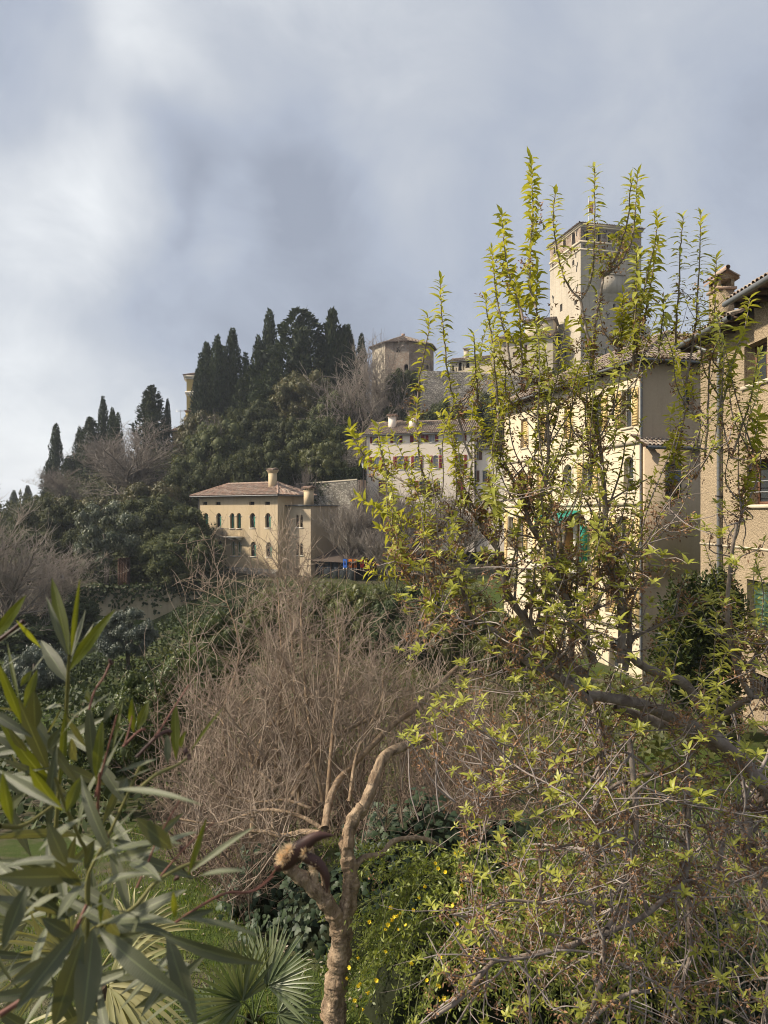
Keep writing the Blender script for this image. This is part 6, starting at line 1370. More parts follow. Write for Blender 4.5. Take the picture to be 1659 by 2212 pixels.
# upright shoots, traced one by one
Yt = lambda: rng.uniform(4.2, 5.0)
for z, p, lf in [
    (z4, [(380, 2060), (310, 1850), (255, 1620), (210, 1380), (190, 1150), (180, 1000), (172, 835)], .3), (z4, [(10, 1900), (28, 1560), (60, 1380), (95, 1180), (85, 1085)], .45),
    (z4, [(560, 1700), (550, 1560), (530, 1300), (490, 1100), (478, 965)], .25), (z4, [(650, 1450), (620, 1250), (575, 1080), (545, 900), (525, 720), (520, 640)], .25),
    (z4, [(740, 1150), (700, 1000), (650, 870), (615, 700), (590, 500), (583, 395)], .15), (z4, [(730, 1600), (720, 1300), (710, 1100), (690, 930), (660, 790)], .25),
    (z4, [(840, 1700), (830, 1400), (825, 1150), (825, 900), (828, 755)], .3), (z4, [(820, 1050), (780, 900), (780, 650), (795, 400), (790, 200), (785, 25)], .05),
    (z4, [(1125, 1000), (1040, 900), (990, 780), (950, 600), (935, 420), (952, 240)], .22), (z4, [(1120, 990), (1190, 850), (1210, 650), (1215, 400), (1215, 170), (1210, 85)], .15),
    (z4, [(1270, 830), (1350, 720), (1440, 450), (1455, 250), (1460, 150)], .45), (z4, [(1275, 830), (1400, 720), (1470, 560), (1490, 350), (1505, 125)], .4),
    (z4, [(1190, 1450), (1200, 1330), (1225, 1100), (1265, 900), (1270, 830)], .95), (z4, [(1190, 1440), (1180, 1300), (1150, 1150), (1125, 1020), (1122, 985)], .95),
    (z4, [(1475, 1400), (1480, 1250), (1495, 1000), (1500, 800), (1495, 650)], .15), (z4, [(1490, 1400), (1510, 1200), (1545, 950), (1600, 700), (1640, 480), (1630, 390)], .2),
    (z4, [(1370, 1350), (1385, 1200), (1400, 1050), (1412, 930)], .2), (z4, [(425, 1700), (415, 1500), (405, 1350), (398, 1215)], .2), (z4, [(880, 1950), (900, 1700), (905, 1500), (880, 1320)], .25),
    (z5, [(970, 1700), (985, 1500), (1000, 1150), (1010, 900), (1040, 600), (1050, 350), (1062, 70)], .35), (z5, [(820, 1100), (880, 750), (905, 560), (915, 300), (930, 20), (938, -265)], .35),
    (z5, [(735, 800), (745, 560), (765, 300), (772, 50), (795, -235)], .2), (z5, [(590, 950), (612, 750), (635, 560), (642, 430)], .2), (z5, [(1100, 1350), (1200, 900), (1290, 650), (1330, 420)], .2),
    (z5, [(1180, 1700), (1330, 1250), (1370, 1050), (1400, 850)], .2), (z5, [(1330, 1800), (1380, 1500), (1400, 1330)], .2), (z5, [(1250, 2200), (1290, 2000), (1330, 1800)], .2),
    (z5, [(235, 1400), (245, 1100), (240, 900)], .3), (z5, [(720, 1750), (735, 1500)], .1), (z5, [(60, 1900), (90, 1500), (130, 1250), (200, 1130)], .5), (z5, [(680, 2100), (720, 1850), (745, 1600)], .4),
    (z5, [(400, 1000), (400, 600), (420, 250), (440, 60)], .2), (z5, [(280, 850), (310, 620), (320, 420)], .2), (z5, [(470, 700), (520, 400), (570, 100), (590, -40)], .25),
    (zc, [(860, 970), (700, 700), (620, 590), (560, 450), (535, 200), (540, 0)], .5), (zc, [(640, 660), (520, 600), (420, 540), (330, 500), (230, 430), (150, 340), (100, 250), (82, 190)], .55),
    (zc, [(720, 860), (560, 850), (430, 820), (330, 760), (240, 720), (130, 650)], .4), (zc, [(640, 1100), (520, 1070), (430, 1020), (370, 930), (285, 865)], .45), (zc, [(620, 1200), (500, 1180), (400, 1195), (330, 1200), (230, 1160), (185, 1110)], .4),
    (zc, [(330, 500), (300, 380), (280, 270), (270, 170)], .25), (zc, [(480, 1080), (400, 1060), (340, 1110)], .4), (zc, [(380, 800), (340, 640), (320, 530)], .4), (zc, [(930, 760), (840, 560), (770, 300), (740, 120)], .35),
    (zc, [(1200, 560), (1080, 400), (960, 200), (920, 60)], .3), (zc, [(1100, 860), (1060, 700), (1040, 560)], .3), (zc, [(700, 1260), (620, 1330), (620, 1400)], .4)]:
    a_ = Yt(); sh(z, p, 4.55, a_, .010 if lf < .9 else .014, .0035 if lf < .9 else .011, lf)
big.build('limbs', M['plumbark'], pt, True)
LPp = np.stack([a for a, b in BL] + [spline(s[0], 12) for s in SH]); LRp = np.stack([b for a, b in BL] + [np.linspace(s[2], s[3], 12) for s in SH])
tw = MB(); nB = len(BL)
ta, ra = children(LPp[6:nB], LRp[6:nB], 330, (.10, .42), rng, .35, .65, 6, .5, (.03, .95), .2, .06, .0024); tw.tubes(ta, ra, 5)
up_, ru = children(LPp[7:18], LRp[7:18], 26, (.3, .65), rng, .9, .5, 9, .5, (.15, 1.), .10, .05, .0036); tw.tubes(up_, ru, 5)
tb, rb = children(np.concatenate([ta]), ra, 420, (.04, .2), rng, .3, .8, 4, .7, (.2, 1.), .25, .04, .0018); tw.tubes(tb, rb, 4)
sp_q = np.stack([spline(s[0][:12], 12) for s in SH]); ts_, rs_ = children(sp_q, np.full((len(SH), 12), .005), 170, (.05, .22), rng, .35, .75, 5, .5, (.0, 1.), .25, .05, .002); tw.tubes(ts_, rs_, 4)
# the drooping grey tangle low down on the right
low = [i for i in range(18, nB)]; h1, r1_ = children(LPp[low], LRp[low], 150, (.3, .9), rng, -.15, .75, 8, .5, (.0, 1.), .2, -.05, .0032); tw.tubes(h1, r1_, 5)
nh = 46; st = np.array([P(rng.uniform(1060, 1700), rng.uniform(1620, 2000), rng.uniform(4.3, 5.6)) for _ in range(nh)]) - pt_b; d = nrm(np.stack([rng.uniform(-1, .5, nh), rng.uniform(-.4, .3, nh), rng.uniform(-.4, .6, nh)], 1)); pts = [st]
for k in range(9): pts.append(pts[-1] + d * rng.uniform(.07, .13, (nh, 1))); d = nrm(d + np.array([0, 0, -.12]) + rand_unit(rng, nh) * .22)
h2 = np.stack(pts, 1); r2_ = np.linspace(.005, .0022, 10)[None] * rng.uniform(.6, 1.3, (nh, 1)); tw.tubes(h2, r2_, 5)
h3, r3_ = children(h2, r2_, 190, (.12, .45), rng, .0, .75, 5, .7, (.1, 1.), .25, -.03, .0019); tw.tubes(h3, r3_, 4)
h4, r4_ = children(h1, r1_, 420, (.08, .35), rng, .1, .8, 4, .7, (.1, 1.), .25, .02, .0018); tw.tubes(h4, r4_, 4)
# many more upright wands that fill the crown between the traced ones
WQ = []; pool0 = np.concatenate([LPp[7:nB].reshape(-1, 3), sp_q[:, :8].reshape(-1, 3)]); tries = 0
while len(WQ) < 105 and tries < 4000:
    tries += 1; u = rng.uniform(800, 1650); top = np.interp(u, [760, 860, 950, 1080, 1200, 1350, 1500, 1600, 1660], [960, 820, 690, 600, 560, 560, 580, 620, 720]) + 60; v = top + abs(rng.normal()) * 330
    if v > 1480: continue
    tip = np.array(P(u, v, rng.uniform(4.1, 5.0))) - pt_b; dz = tip[2] - pool0[:, 2]; dxy = np.hypot(tip[0] - pool0[:, 0], tip[1] - pool0[:, 1]); ok = np.where((dz > .28) & (dz < 1.0) & (dxy < .3 + .15 * dz))[0]
    if len(ok) == 0: continue
    b_ = pool0[ok[rng.integers(len(ok))]]; m1 = b_ * .62 + tip * .38 + np.array([rng.normal() * .03 + (tip[0] - b_[0]) * .22, rng.normal() * .03, -.02]); q = spline([b_, m1, b_ * .25 + tip * .75 + rng.normal(size=3) * .015, tip], 18); tw.tubes(q, np.linspace(.0052, .002, 18), 5); WQ.append(q)
tw.build('twigs', M['plumtwig'], pt, False, 'stuff')
# leaves: spiralling up the shoots, tufts on twig ends
LC, LD, LN, LL, LS = [], [], [], [], []
def put(C, D, N_, L, s): LC.append(C); LD.append(D); LN.append(N_); LL.append(L); LS.append(s)
def shoot_leaves(q, lf, dens=.0078, L0=.074):
    ln = np.linalg.norm(np.diff(q, axis=0), axis=1).sum(); n = max(6, int(ln * (1 - lf) / dens)); t = lf + (1 - lf) * (np.arange(n) + rng.uniform(0, .8, n)) / n; t = np.clip(t, 0, .999) * (len(q) - 1); i = t.astype(int); f = (t - i)[:, None]
    C = q[i] * (1 - f) + q[np.minimum(i + 1, len(q) - 1)] * f; ax = nrm(q[np.minimum(i + 1, len(q) - 1)] - q[np.maximum(i - 1, 0)]); a_ = np.arange(n) * 2.4 + rng.uniform(0, 6) + rng.normal(size=n) * .5
    e = nrm(np.cross(ax, np.array([.2, 1., .1]))); g_ = np.cross(ax, e); out = np.cos(a_)[:, None] * e + np.sin(a_)[:, None] * g_
    k = np.clip((t / (len(q) - 1) - .82) / .18, 0, 1)[:, None]; D = nrm(out * (1.0 - .5 * k) + ax * (.42 + .7 * k) + rng.normal(size=(n, 3)) * .18); N_ = nrm(ax - out * .4 + rng.normal(size=(n, 3)) * .15); L = L0 * rng.uniform(.55, 1.25, n) * (1 - .15 * k[:, 0])
    put(C, D, N_, L, L * 20)
def tuft(c, ax, n, L0, s=0.):
    a_ = np.arange(n) * 2.4 + rng.uniform(0, 6); e = nrm(np.cross(ax, np.array([.3, 1., .2]))); g_ = np.cross(ax, e); out = np.cos(a_)[:, None] * e + np.sin(a_)[:, None] * g_
    D = nrm(out * rng.uniform(.4, 1.1, (n, 1)) + ax * .8 + rng.normal(size=(n, 3)) * .15); put(np.tile(c, (n, 1)) + D * .004, D, nrm(ax - out * .5 + rng.normal(size=(n, 3)) * .15), L0 * rng.uniform(.55, 1.2, n), np.full(n, s) + L0 * 20)
for q, lf, _, _ in SH:
    if lf < .9: shoot_leaves(q, lf * .75)
for q in up_: shoot_leaves(q, .3)
for q in WQ: shoot_leaves(q, rng.uniform(.2, .5), .0105, rng.uniform(.05, .066))
for arr, pr, L0 in ((ta, .8, .05), (tb, .6, .045), (ts_, .35, .045)):
    for q in arr:
        zabs = q[-1, 2] + pt_b[2]; lowd = zabs < -1.4
        if rng.random() < (pr * (.55 if lowd else 1.)): tuft(q[-1], nrm(q[-1] - q[-2] + np.array([0, 0, .03])), rng.integers(5, 10), L0 * rng.uniform(.8, 1.15))
        if not lowd and rng.random() < .3: shoot_leaves(spline(q, 8), .35, .016, .046)
for arr, pr in ((h3, .16), (h4, .20), (h1, .3)):
    for q in arr:
        if rng.random() < pr: tuft(q[-1], nrm(np.array([rng.normal() * .4, -.2, .8])), rng.integers(4, 8), rng.uniform(.04, .065))
# larger tufts nearer to the viewer
near_t = [(1270, 1478, 3.8, 0.070), (1510, 1383, 3.7, 0.070), (1435, 1503, 3.7, 0.066), (1345, 1370, 4.1, 0.055), (1457, 1708, 3.6, 0.066), (1200, 1650, 4.0, 0.055), (1290, 1020, 4.1, 0.058), (1500, 905, 4.0, 0.062), (1545, 960, 4.0, 0.058), (1180, 1130, 4.2, 0.047), (1640, 1720, 3.5, 0.078), (1630, 1000, 4.2, 0.055), (1600, 900, 4.2, 0.047), (1260, 1960, 4.1, 0.047),
          (1240, 1760, 4.2, 0.043), (1140, 1990, 4.1, 0.055), (960, 1960, 4.1, 0.051), (1080, 1820, 4.2, 0.047), (990, 1850, 4.0, 0.047), (1020, 2120, 4.1, 0.055), (1140, 2170, 4.2, 0.047), (1180, 1800, 4.1, 0.047), (1500, 1790, 4.0, 0.055), (1560, 2010, 4.1, 0.047), (1640, 1990, 4.0, 0.047), (1420, 1270, 4.2, 0.047), (1340, 1270, 4.1, 0.055), (1450, 1080, 4.2, 0.047), (1100, 1440, 4.2, 0.051), (1210, 1370, 4.2, 0.047), (1310, 1190, 4.2, 0.047), (900, 1060, 4.4, 0.047), (885, 1220, 4.3, 0.055), (840, 1200, 4.4, 0.047), (780, 1215, 4.4, 0.051), (800, 1010, 4.4, 0.043), (1060, 1030, 4.3, 0.047), (960, 1250, 4.3, 0.051)]
near_t += [(rng.uniform(980, 1655), rng.uniform(1560, 2200), rng.uniform(3.8, 5.0), rng.uniform(.040, .062)) for _ in range(220)] + [(u_, v_, rng.uniform(3.9, 5.0), rng.uniform(.044, .064)) for u_, v_ in zip(rng.uniform(850, 1655, 460), rng.uniform(880, 1600, 460)) if v_ > 1000 + abs(u_ - 1330) * .35]
Bx = []; POOL = np.concatenate([LPp.reshape(-1, 3)] + [a_.reshape(-1, 3) for a_ in (ta, up_, h1, h2, h3)])
for u, v, Y, L0 in near_t:
    c = np.array(P(u, v, Y)) - pt_b; ax = nrm(np.array([rng.normal() * .35, -.25, 1.])); d0 = np.linalg.norm(POOL - c - np.array([0, 0, -.08]), axis=1); k = np.argsort(d0)[rng.integers(0, 8)]; s = POOL[k]
    if d0[k] > .42: c = s + (c - s) * (.42 / d0[k])
    q = spline([s, (s * .6 + c * .4) + rng.normal(size=3) * .025 + np.array([0, 0, -.02]), (s * .2 + c * .8) + rng.normal(size=3) * .015, c], 8); NEAR = globals().setdefault('NEARB', MB()); NEAR.tubes(q, np.linspace(.0045, .0022, 8), 5); tuft(c, ax, rng.integers(5, 9), L0, 1.); (tuft(c - ax * .015, ax, 5, L0 * .75, 1.) if L0 > .056 else Bx.append(q[4:7]))
NEARB.build('fruiting_spurs', M['plumtwig'], pt, True, 'stuff')
C, D, N_, L, S_ = map(np.concatenate, (LC, LD, LN, LL, LS))
split_leaves(pt, M['lime'], C, D, N_, L, L * rng.uniform(.27, .38, len(L)), S_, .52, 300, (.35, .5, .65, .25), 'foliage')
# withered brown blossom along the older wood
src = [(q, w_) for q, w_ in zip(ta, np.full(len(ta), 1.))] + [(q, .8) for q in ta] + [(q, .9) for q in tb] + [(q, .5) for q in h4[:480]] + [(q, .45) for q in h3] + [(q, .9) for q in h1]
Bc = []
for q, w_ in src:
    if rng.random() < w_: t = rng.uniform(.1, .9); i = int(t * (len(q) - 1)); Bc.append(q[i] * .5 + q[i + 1] * .5)
for q, lf, _, _ in SH:
    for _ in range(int(10 * lf)): i = rng.integers(0, max(1, int(lf * 21))); Bc.append(q[i] + rng.normal(size=3) * .012)
for q in Bx: Bc.append(q[0]); Bc.append(q[1] + rng.normal(size=3) * .01)
for q in WQ:
    for _ in range(5): i = rng.integers(0, 9); Bc.append(q[i] + rng.normal(size=3) * .012)
for q in ts_:
    if rng.random() < .7: Bc.append(q[-1])
Bc = np.array(Bc); m = 16; C = np.repeat(Bc, m, 0) + rng.normal(size=(len(Bc) * m, 3)) * .019; n = len(C)
q = MB(); q.add(*leaf_quads(C, rand_unit(rng, n), rand_unit(rng, n), rng.uniform(.012, .036, n), rng.uniform(.005, .013, n))); q.build('withered_blossom', M['wither'], pt, False, 'stuff')

# ------------------------------------------------------------------ climber, oleander hedge and log on the right
M['yew'] = m_leaf('dark yew foliage', [(.016, .028, .008), (.035, .052, .014), (.075, .09, .022), (.025, .038, .012)], .2, None, .45, .3, .2, 1.2, .5)
yw = thing('wall_climber', 'dark evergreen climber bushing against the roughcast house wall', 'climber', (P(1530, 1500, 20.3).x, 20.3, -6.7))
q = MB(); rng = np.random.default_rng(61)
for u, v, rx, rz, n in ((1480, 1330, .7, 1.0, 1500), (1455, 1420, .7, 1.1, 1500), (1525, 1480, 1.0, 1.6, 2600), (1535, 1370, .85, 1.3, 2200), (1500, 1420, .8, 1.0, 1600), (1560, 1330, .6, 1.0, 1300), (1540, 1285, .45, .75, 800), (1500, 1550, .9, .8, 1200)):
    c = np.array(P(u, v, 20.3)) - np.array(yw.location); a_, d_ = ellip_leaves(rng, c, (rx, .7, rz), n); k = rng.uniform(.6, 1.1, (n, 1)); a_ = c + (a_ - c) * k; q.add(*leaf_quads(a_, nrm(d_ + rand_unit(rng, n) + np.array([0, 0, .6])), rand_unit(rng, n), .13, .07))
    tt = np.linspace(-.95, .95, 8); q.tubes(np.stack([tt * 0 + c[0], tt * 0 + c[1], c[2] + tt * rz * .8], 1), np.sqrt(1 - tt ** 2) * rx * .66, 9, .1, rng)
sp_ = np.array([P(rng.uniform(1440, 1590), rng.uniform(1225, 1330), 20.3) for _ in range(26)]) - np.array(yw.location)
for s in sp_:
    n = 40; t = rng.uniform(0, 1, n); C = s + np.stack([t * rng.normal() * .15, 0 * t - .3, -t * 1.0], 1); q.add(*leaf_quads(C, nrm(rand_unit(rng, n) + np.array([0, 0, .8])), rand_unit(rng, n), .12, .05))
q.build('foliage', M['yew'], yw); q = MB(); q.tubes(spline([(0.2, .2, -.1), (.1, .2, 2.), (0, .2, 4.)], 8), np.linspace(.09, .03, 8), 7); q.build('stem', M['trunk'], yw)
M['oleandark'] = m_leaf('dark oleander leaves', [(.022, .036, .018), (.04, .058, .028), (.065, .085, .045), (.03, .045, .022)], .2, None, .35, .45, .2, 1.5, .35)
ob_ = thing('oleander_hedge', 'dark narrow leaved oleander bush behind the lower right branches', 'bush', (P(1560, 2200, 6.4).x, 6.4, -5.25)); b0 = np.array(ob_.location); rng = np.random.default_rng(63)
n = 150; st = np.stack([rng.uniform(-1.5, .9, n), rng.uniform(-.5, .9, n), np.zeros(n)], 1); d = nrm(np.stack([rng.normal(size=n) * .25, rng.normal(size=n) * .2, np.ones(n)], 1)); pts = [st]
hgt = np.interp(st[:, 0], [-1.5, -.6, .9], [.30, .42, .50]) * rng.uniform(.7, 1.1, n)
for k in range(6): pts.append(pts[-1] + d * hgt[:, None]); d = nrm(d + rand_unit(rng, n) * .18)
OS = np.stack(pts, 1); q = MB(); q.tubes(OS, np.linspace(.012, .004, 7)[None] * np.ones((n, 1)), 4); q.build('stems', M['twig_far'], ob_)
m = 5200; i = rng.integers(n, size=m); t = 6 * rng.uniform(.25, .999, m); k = t.astype(int); f = (t - k)[:, None]; C = OS[i, k] * (1 - f) + OS[i, k + 1] * f; D = nrm(rand_unit(rng, m) * .8 + np.array([0, -.1, .55]))
split_leaves(ob_, M['oleandark'], C, D, nrm(rand_unit(rng, m) + np.array([0, -.4, .6])), rng.uniform(.09, .15, m), rng.uniform(.014, .022, m), -C[:, 1] + C[:, 2] * .2 + rng.uniform(0, .5, m), .2, 300, (.1, .2, .3), 'foliage')
lg = thing('dark_log', 'dark rough log lying slanted under the lower right branches', 'log', tuple(P(1404, 2050, 6.2))); q = MB(); b0 = np.array(P(1404, 2050, 6.2)); rng = np.random.default_rng(64)
q.tubes(np.concatenate([[np.zeros(3) - .001], spline([(0, 0, 0), tuple(np.array(P(1445, 2020, 6.3)) - b0), tuple(np.array(P(1530, 1955, 6.5)) - b0)], 16), [np.array(P(1531, 1954.5, 6.5)) - b0]]), np.concatenate([[.001], np.linspace(.055, .10, 16), [.001]]), 12, .1, rng)
M['log'] = m_bark('dark log bark', (.018, .013, .01), (.07, .05, .04), 14, .03); q.build('wood', M['log'], lg, True)
g_ = MB(); pz = P(1430, 2035, 6.23); g_.tubes(np.array([(pz.x - b0[0], pz.y - b0[1], pz.z - b0[2]), (pz.x - b0[0], pz.y - b0[1], -5.3 - b0[2])]), np.array([.05, .06]), 8); g_.build('stump', M['log'], lg)
# ------------------------------------------------------------------ oleander close to the camera
def ole_mat(young):  # young: leaf copy with the backlit lime tone put into colour and translucency
    t = NT('backlit oleander leaf' if young else 'oleander leaf'); g = t.n('ShaderNodeNewGeometry'); oi = t.n('ShaderNodeObjectInfo'); uv = t.n('ShaderNodeTexCoord').outputs['UV']
    c = t.ramp(oi.outputs['Random'], [(0, (.060, .068, .034)), (.5, (.084, .093, .050)), (1, (.115, .122, .070))])
    c = t.mix(g.outputs['Backfacing'], c, t.mix(1., c, (1.5, 1.45, 1.6), 'MULTIPLY'))
    s = t.n('ShaderNodeSeparateXYZ'); t.L.new(uv, s.inputs[0])
    rib = t.math('ABSOLUTE', t.math('SUBTRACT', s.outputs[0], .5)); rm = t.ramp(rib, [(.012, 1.), (.035, 0.)])
    vein = t.n('ShaderNodeTexWave', wave_type='BANDS', bands_direction='Y'); t.L.new(uv, vein.inputs['Vector']); vein.inputs['Scale'].default_value = 14; vein.inputs['Distortion'].default_value = 1.2
    n = t.noise(t.pos(), 40, 4)
    c = t.mix(1. if young else 0., c, (.085, .105, .022))
    c = t.mix(t.math('MULTIPLY', n, .35), c, t.mix(1., c, (.6, .65, .6), 'MULTIPLY')); c = t.mix(t.math('MULTIPLY', rm, .75), c, (.19, .22, .10))
    sh = t.prin(c, .5, .42, t.bump(t.math('ADD', t.math('MULTIPLY', vein.outputs['Fac'], .25), rib), .002, .6))
    tb = t.n('ShaderNodeBsdfTranslucent'); t.set(tb.inputs[0], t.mix(1., c, (2.6, 2.2, .55), 'MULTIPLY'))
    mx = t.n('ShaderNodeMixShader'); mx.inputs[0].default_value = .48 if young else .13; t.L.new(sh.outputs[0], mx.inputs[1]); t.L.new(tb.outputs[0], mx.inputs[2])
    return t.done(mx)
M['ole'] = ole_mat(False); M['ole_backlit'] = ole_mat(True)
M['olstem'] = m_flat('oleander green stem', (.15, .14, .045), .55, .3, .35, 30)
M['olred'] = m_flat('oleander red flower stalk', (.15, .062, .045), .6, .3, .4, 40)
M['pod'] = m_flat('dry brown seed pod', (.06, .028, .022), .55, .35, .45, 45)
M['fluff'] = m_leaf('seed fluff', [(.85, .66, .42), (.92, .78, .58), (.75, .5, .25)], .4, (1.2, 1.1, .9), .8, .1, .1, 3, .1)
ol_o = np.array(P(190, 2500, 1.1)); ole = thing('oleander_shrub', 'oleander shrub close by with long leathery leaves and a split brown seed pod', 'shrub', tuple(ol_o)); rng = np.random.default_rng(81)
z7 = lambda x, y: (x / 2.074 / 1.507, (1800 + y / 2.074) / 1.507)
z8 = lambda x, y: (x / 1.843 / 1.507, (2500 + y / 1.843) / 1.507)
def ole_leaf(b, t, w, N_, sag=0.06, curl=.15, mt='ole'):
    b = np.asarray(b, float); t = np.asarray(t, float); K = 10; s = np.linspace(0, 1, K); D = t - b; L = np.linalg.norm(D); D /= L
    N_ = np.asarray(N_, float); N_ = N_ - D * N_.dot(D); N_ /= max(1e-6, np.linalg.norm(N_)); S = np.cross(D, N_)
    c = b + (t - b) * s[:, None] + N_ * (sag * L * 4 * s * (1 - s))[:, None]; wd = w * .5 * np.interp(s, [0, .06, .2, .45, .7, .88, 1], [.12, .22, .68, 1, .80, .42, .02])
    x = np.array([-1, -.5, 0, .5, 1.]); tw = rng.normal() * .25
    V = c[:, None] + S * (x[None, :, None] * wd[:, None, None]) + N_ * ((np.abs(x)[None, :, None] ** 1.3 * curl + .18 * np.sin(s * 9 + tw * 9)[:, None, None] * x[None, :, None] * .4) * wd[:, None, None])
    i = np.arange(K - 1)[:, None] * 5 + np.arange(4)[None]; Q = np.stack([i, i + 1, i + 6, i + 5], -1).reshape(-1, 4)
    q = MB(); q.add(V.reshape(-1, 3), Q); me = q.mesh('leaf', True); uvl = me.uv_layers.new(name='UVMap'); uv = np.stack(np.broadcast_arrays((x[None] + 1) / 2, s[:, None]), -1).reshape(-1, 2)[Q.ravel()]; uvl.data.foreach_set('uv', uv.astype(np.float32).ravel())
    me.materials.append(M[mt]); return ob('leaf', me, None, ole)
KN = {'L': (.05, -1., .15), 'W': (-.55, -.45, .75), 'G': (.25, -1., .35), 'D': (.4, -1., .2), 'U': (-.2, -.35, .95)}
def lf(z, b, t, w, kind, Yb, Yt=None, sag=.05):
    Yt = Yb + rng.uniform(-.06, .04) if Yt is None else Yt; sc = abs(np.array(z(1, 0)) - np.array(z(0, 0)))[0]; n = np.array(KN[kind]) + rng.normal(size=3) * .12
    return ole_leaf(np.array(P(*z(*b), Yb)) - ol_o, np.array(P(*z(*t), Yt)) - ol_o, w * .92 * sc / F * Yb, n, sag, mt='ole_backlit' if kind == 'L' else 'ole')
for b, t, w, k in [((465, 690), (350, 168), 98, 'L'), ((480, 690), (540, 172), 40, 'L'), ((455, 690), (312, 292), 50, 'G'), ((478, 720), (578, 382), 62, 'W'), ((485, 735), (638, 468), 46, 'W'), ((470, 790), (780, 378), 88, 'L'), ((465, 880), (275, 588), 108, 'G'),
                   ((-60, 600), (176, 284), 84, 'L'), ((-60, 650), (192, 474), 32, 'W'), ((275, 640), (108, 452), 36, 'L'), ((130, 1000), (50, 608), 32, 'L'), ((145, 1150), (-20, 730), 92, 'L'), ((330, 1480), (118, 978), 112, 'G'), ((385, 1610), (-15, 1105), 102, 'L'), ((165, 1040), (252, 788), 70, 'L'), ((140, 900), (212, 795), 50, 'L'),
                   ((240, 1185), (232, 925), 112, 'G'), ((408, 1560), (442, 1045), 58, 'L'), ((575, 1305), (445, 1100), 42, 'G'), ((478, 1112), (752, 938), 30, 'W'), ((600, 1010), (588, 925), 40, 'L'), ((632, 1500), (598, 1008), 88, 'G'), ((648, 1525), (692, 1128), 78, 'L'), ((905, 1210), (893, 978), 56, 'L'), ((928, 1195), (1002, 1003), 72, 'L'),
                   ((1190, 1395), (1184, 1003), 72, 'L'), ((1222, 1315), (1257, 1198), 40, 'L'), ((1290, 1335), (1512, 1038), 24, 'L'), ((1132, 1425), (1130, 1225), 56, 'G'), ((658, 1585), (855, 1185), 82, 'W'), ((780, 1480), (1072, 1388), 52, 'W'), ((828, 1532), (1062, 1438), 46, 'U'), ((520, 1405), (478, 1255), 92, 'W'), ((-40, 1050), (135, 1082), 40, 'W'), ((305, 1055), (415, 1035), 44, 'W'), ((25, 1660), (0, 1475), 62, 'L'),
                   ((-40, 830), (145, 690), 40, 'W'), ((215, 800), (300, 690), 40, 'W'), ((300, 1250), (420, 1035), 60, 'U'), ((400, 1250), (540, 1060), 50, 'W'), ((250, 1500), (480, 1430), 60, 'U'), ((330, 1330), (410, 1180), 70, 'G'), ((180, 1340), (60, 1180), 60, 'G'), ((100, 1500), (330, 1590), 60, 'U'), ((520, 1560), (600, 1640), 70, 'U'), ((700, 1140), (770, 1000), 50, 'G'), ((760, 1330), (830, 990), 30, 'L'), ((910, 1560), (770, 1530), 60, 'G')]:
    lf(z7, b, t, w, k, rng.uniform(1.08, 1.22), None, rng.uniform(-.02, .07))
for b, t, w, k, sg in [((590, 962), (1150, 1412), 132, 'G', .09), ((960, 985), (1592, 1172), 92, 'D', .08), ((1000, 990), (1182, 1560), 122, 'D', .05), ((560, 965), (490, 1580), 172, 'D', .03), ((500, 1005), (320, 1560), 152, 'D', .04), ((470, 965), (90, 1450), 112, 'G', .05), ((590, 935), (1062, 935), 92, 'U', .06), ((515, 680), (345, 905), 102, 'W', .06), ((505, 565), (-10, 605), 62, 'U', .10),
                       ((460, 645), (-30, 655), 122, 'G', .05), ((365, 750), (125, 905), 66, 'W', .06), ((335, 875), (195, 835), 62, 'W', .0), ((165, 700), (15, 1085), 112, 'D', .05), ((540, 565), (1105, 455), 82, 'U', .09), ((560, 725), (935, 635), 62, 'W', .06), ((600, 565), (835, 228), 72, 'U', .05), ((510, 605), (565, 435), 60, 'G', 0), ((235, 495), (505, 295), 92, 'W', .05), ((485, 705), (325, 555), 84, 'D', .05),
                       ((1130, 632), (1532, 348), 46, 'W', .03), ((1085, 905), (1285, 848), 50, 'G', .04), ((1080, 900), (1575, 1018), 46, 'W', .06), ((1200, 645), (1485, 615), 42, 'W', .04), ((1130, 645), (1240, 298), 42, 'L', .02), ((605, 935), (605, 748), 42, 'L', 0), ((1050, 905), (1040, 738), 42, 'L', 0), ((72, 335), (18, 20), 82, 'L', .03), ((400, 262), (482, 55), 82, 'L', .03), ((372, 252), (175, -10), 92, 'L', .04), ((-10, 10), (372, 242), 62, 'G', .05), ((400, 585), (285, 325), 102, 'D', .04), ((690, 130), (1215, 222), 44, 'W', .07), ((1032, 485), (820, 298), 112, 'D', .05), ((760, 60), (715, 160), 60, 'D', 0), ((420, 980), (640, 800), 60, 'U', .05), ((440, 1010), (250, 900), 100, 'G', .05), ((300, 1130), (60, 1300), 90, 'G', .05), ((900, 940), (700, 860), 70, 'U', .04), ((150, 900), (-40, 800), 80, 'D', .04)]:
    Yb = rng.uniform(.86, 1.0); lf(z8, b, t, w, k, Yb, Yb + rng.uniform(-.07, .03), sg)
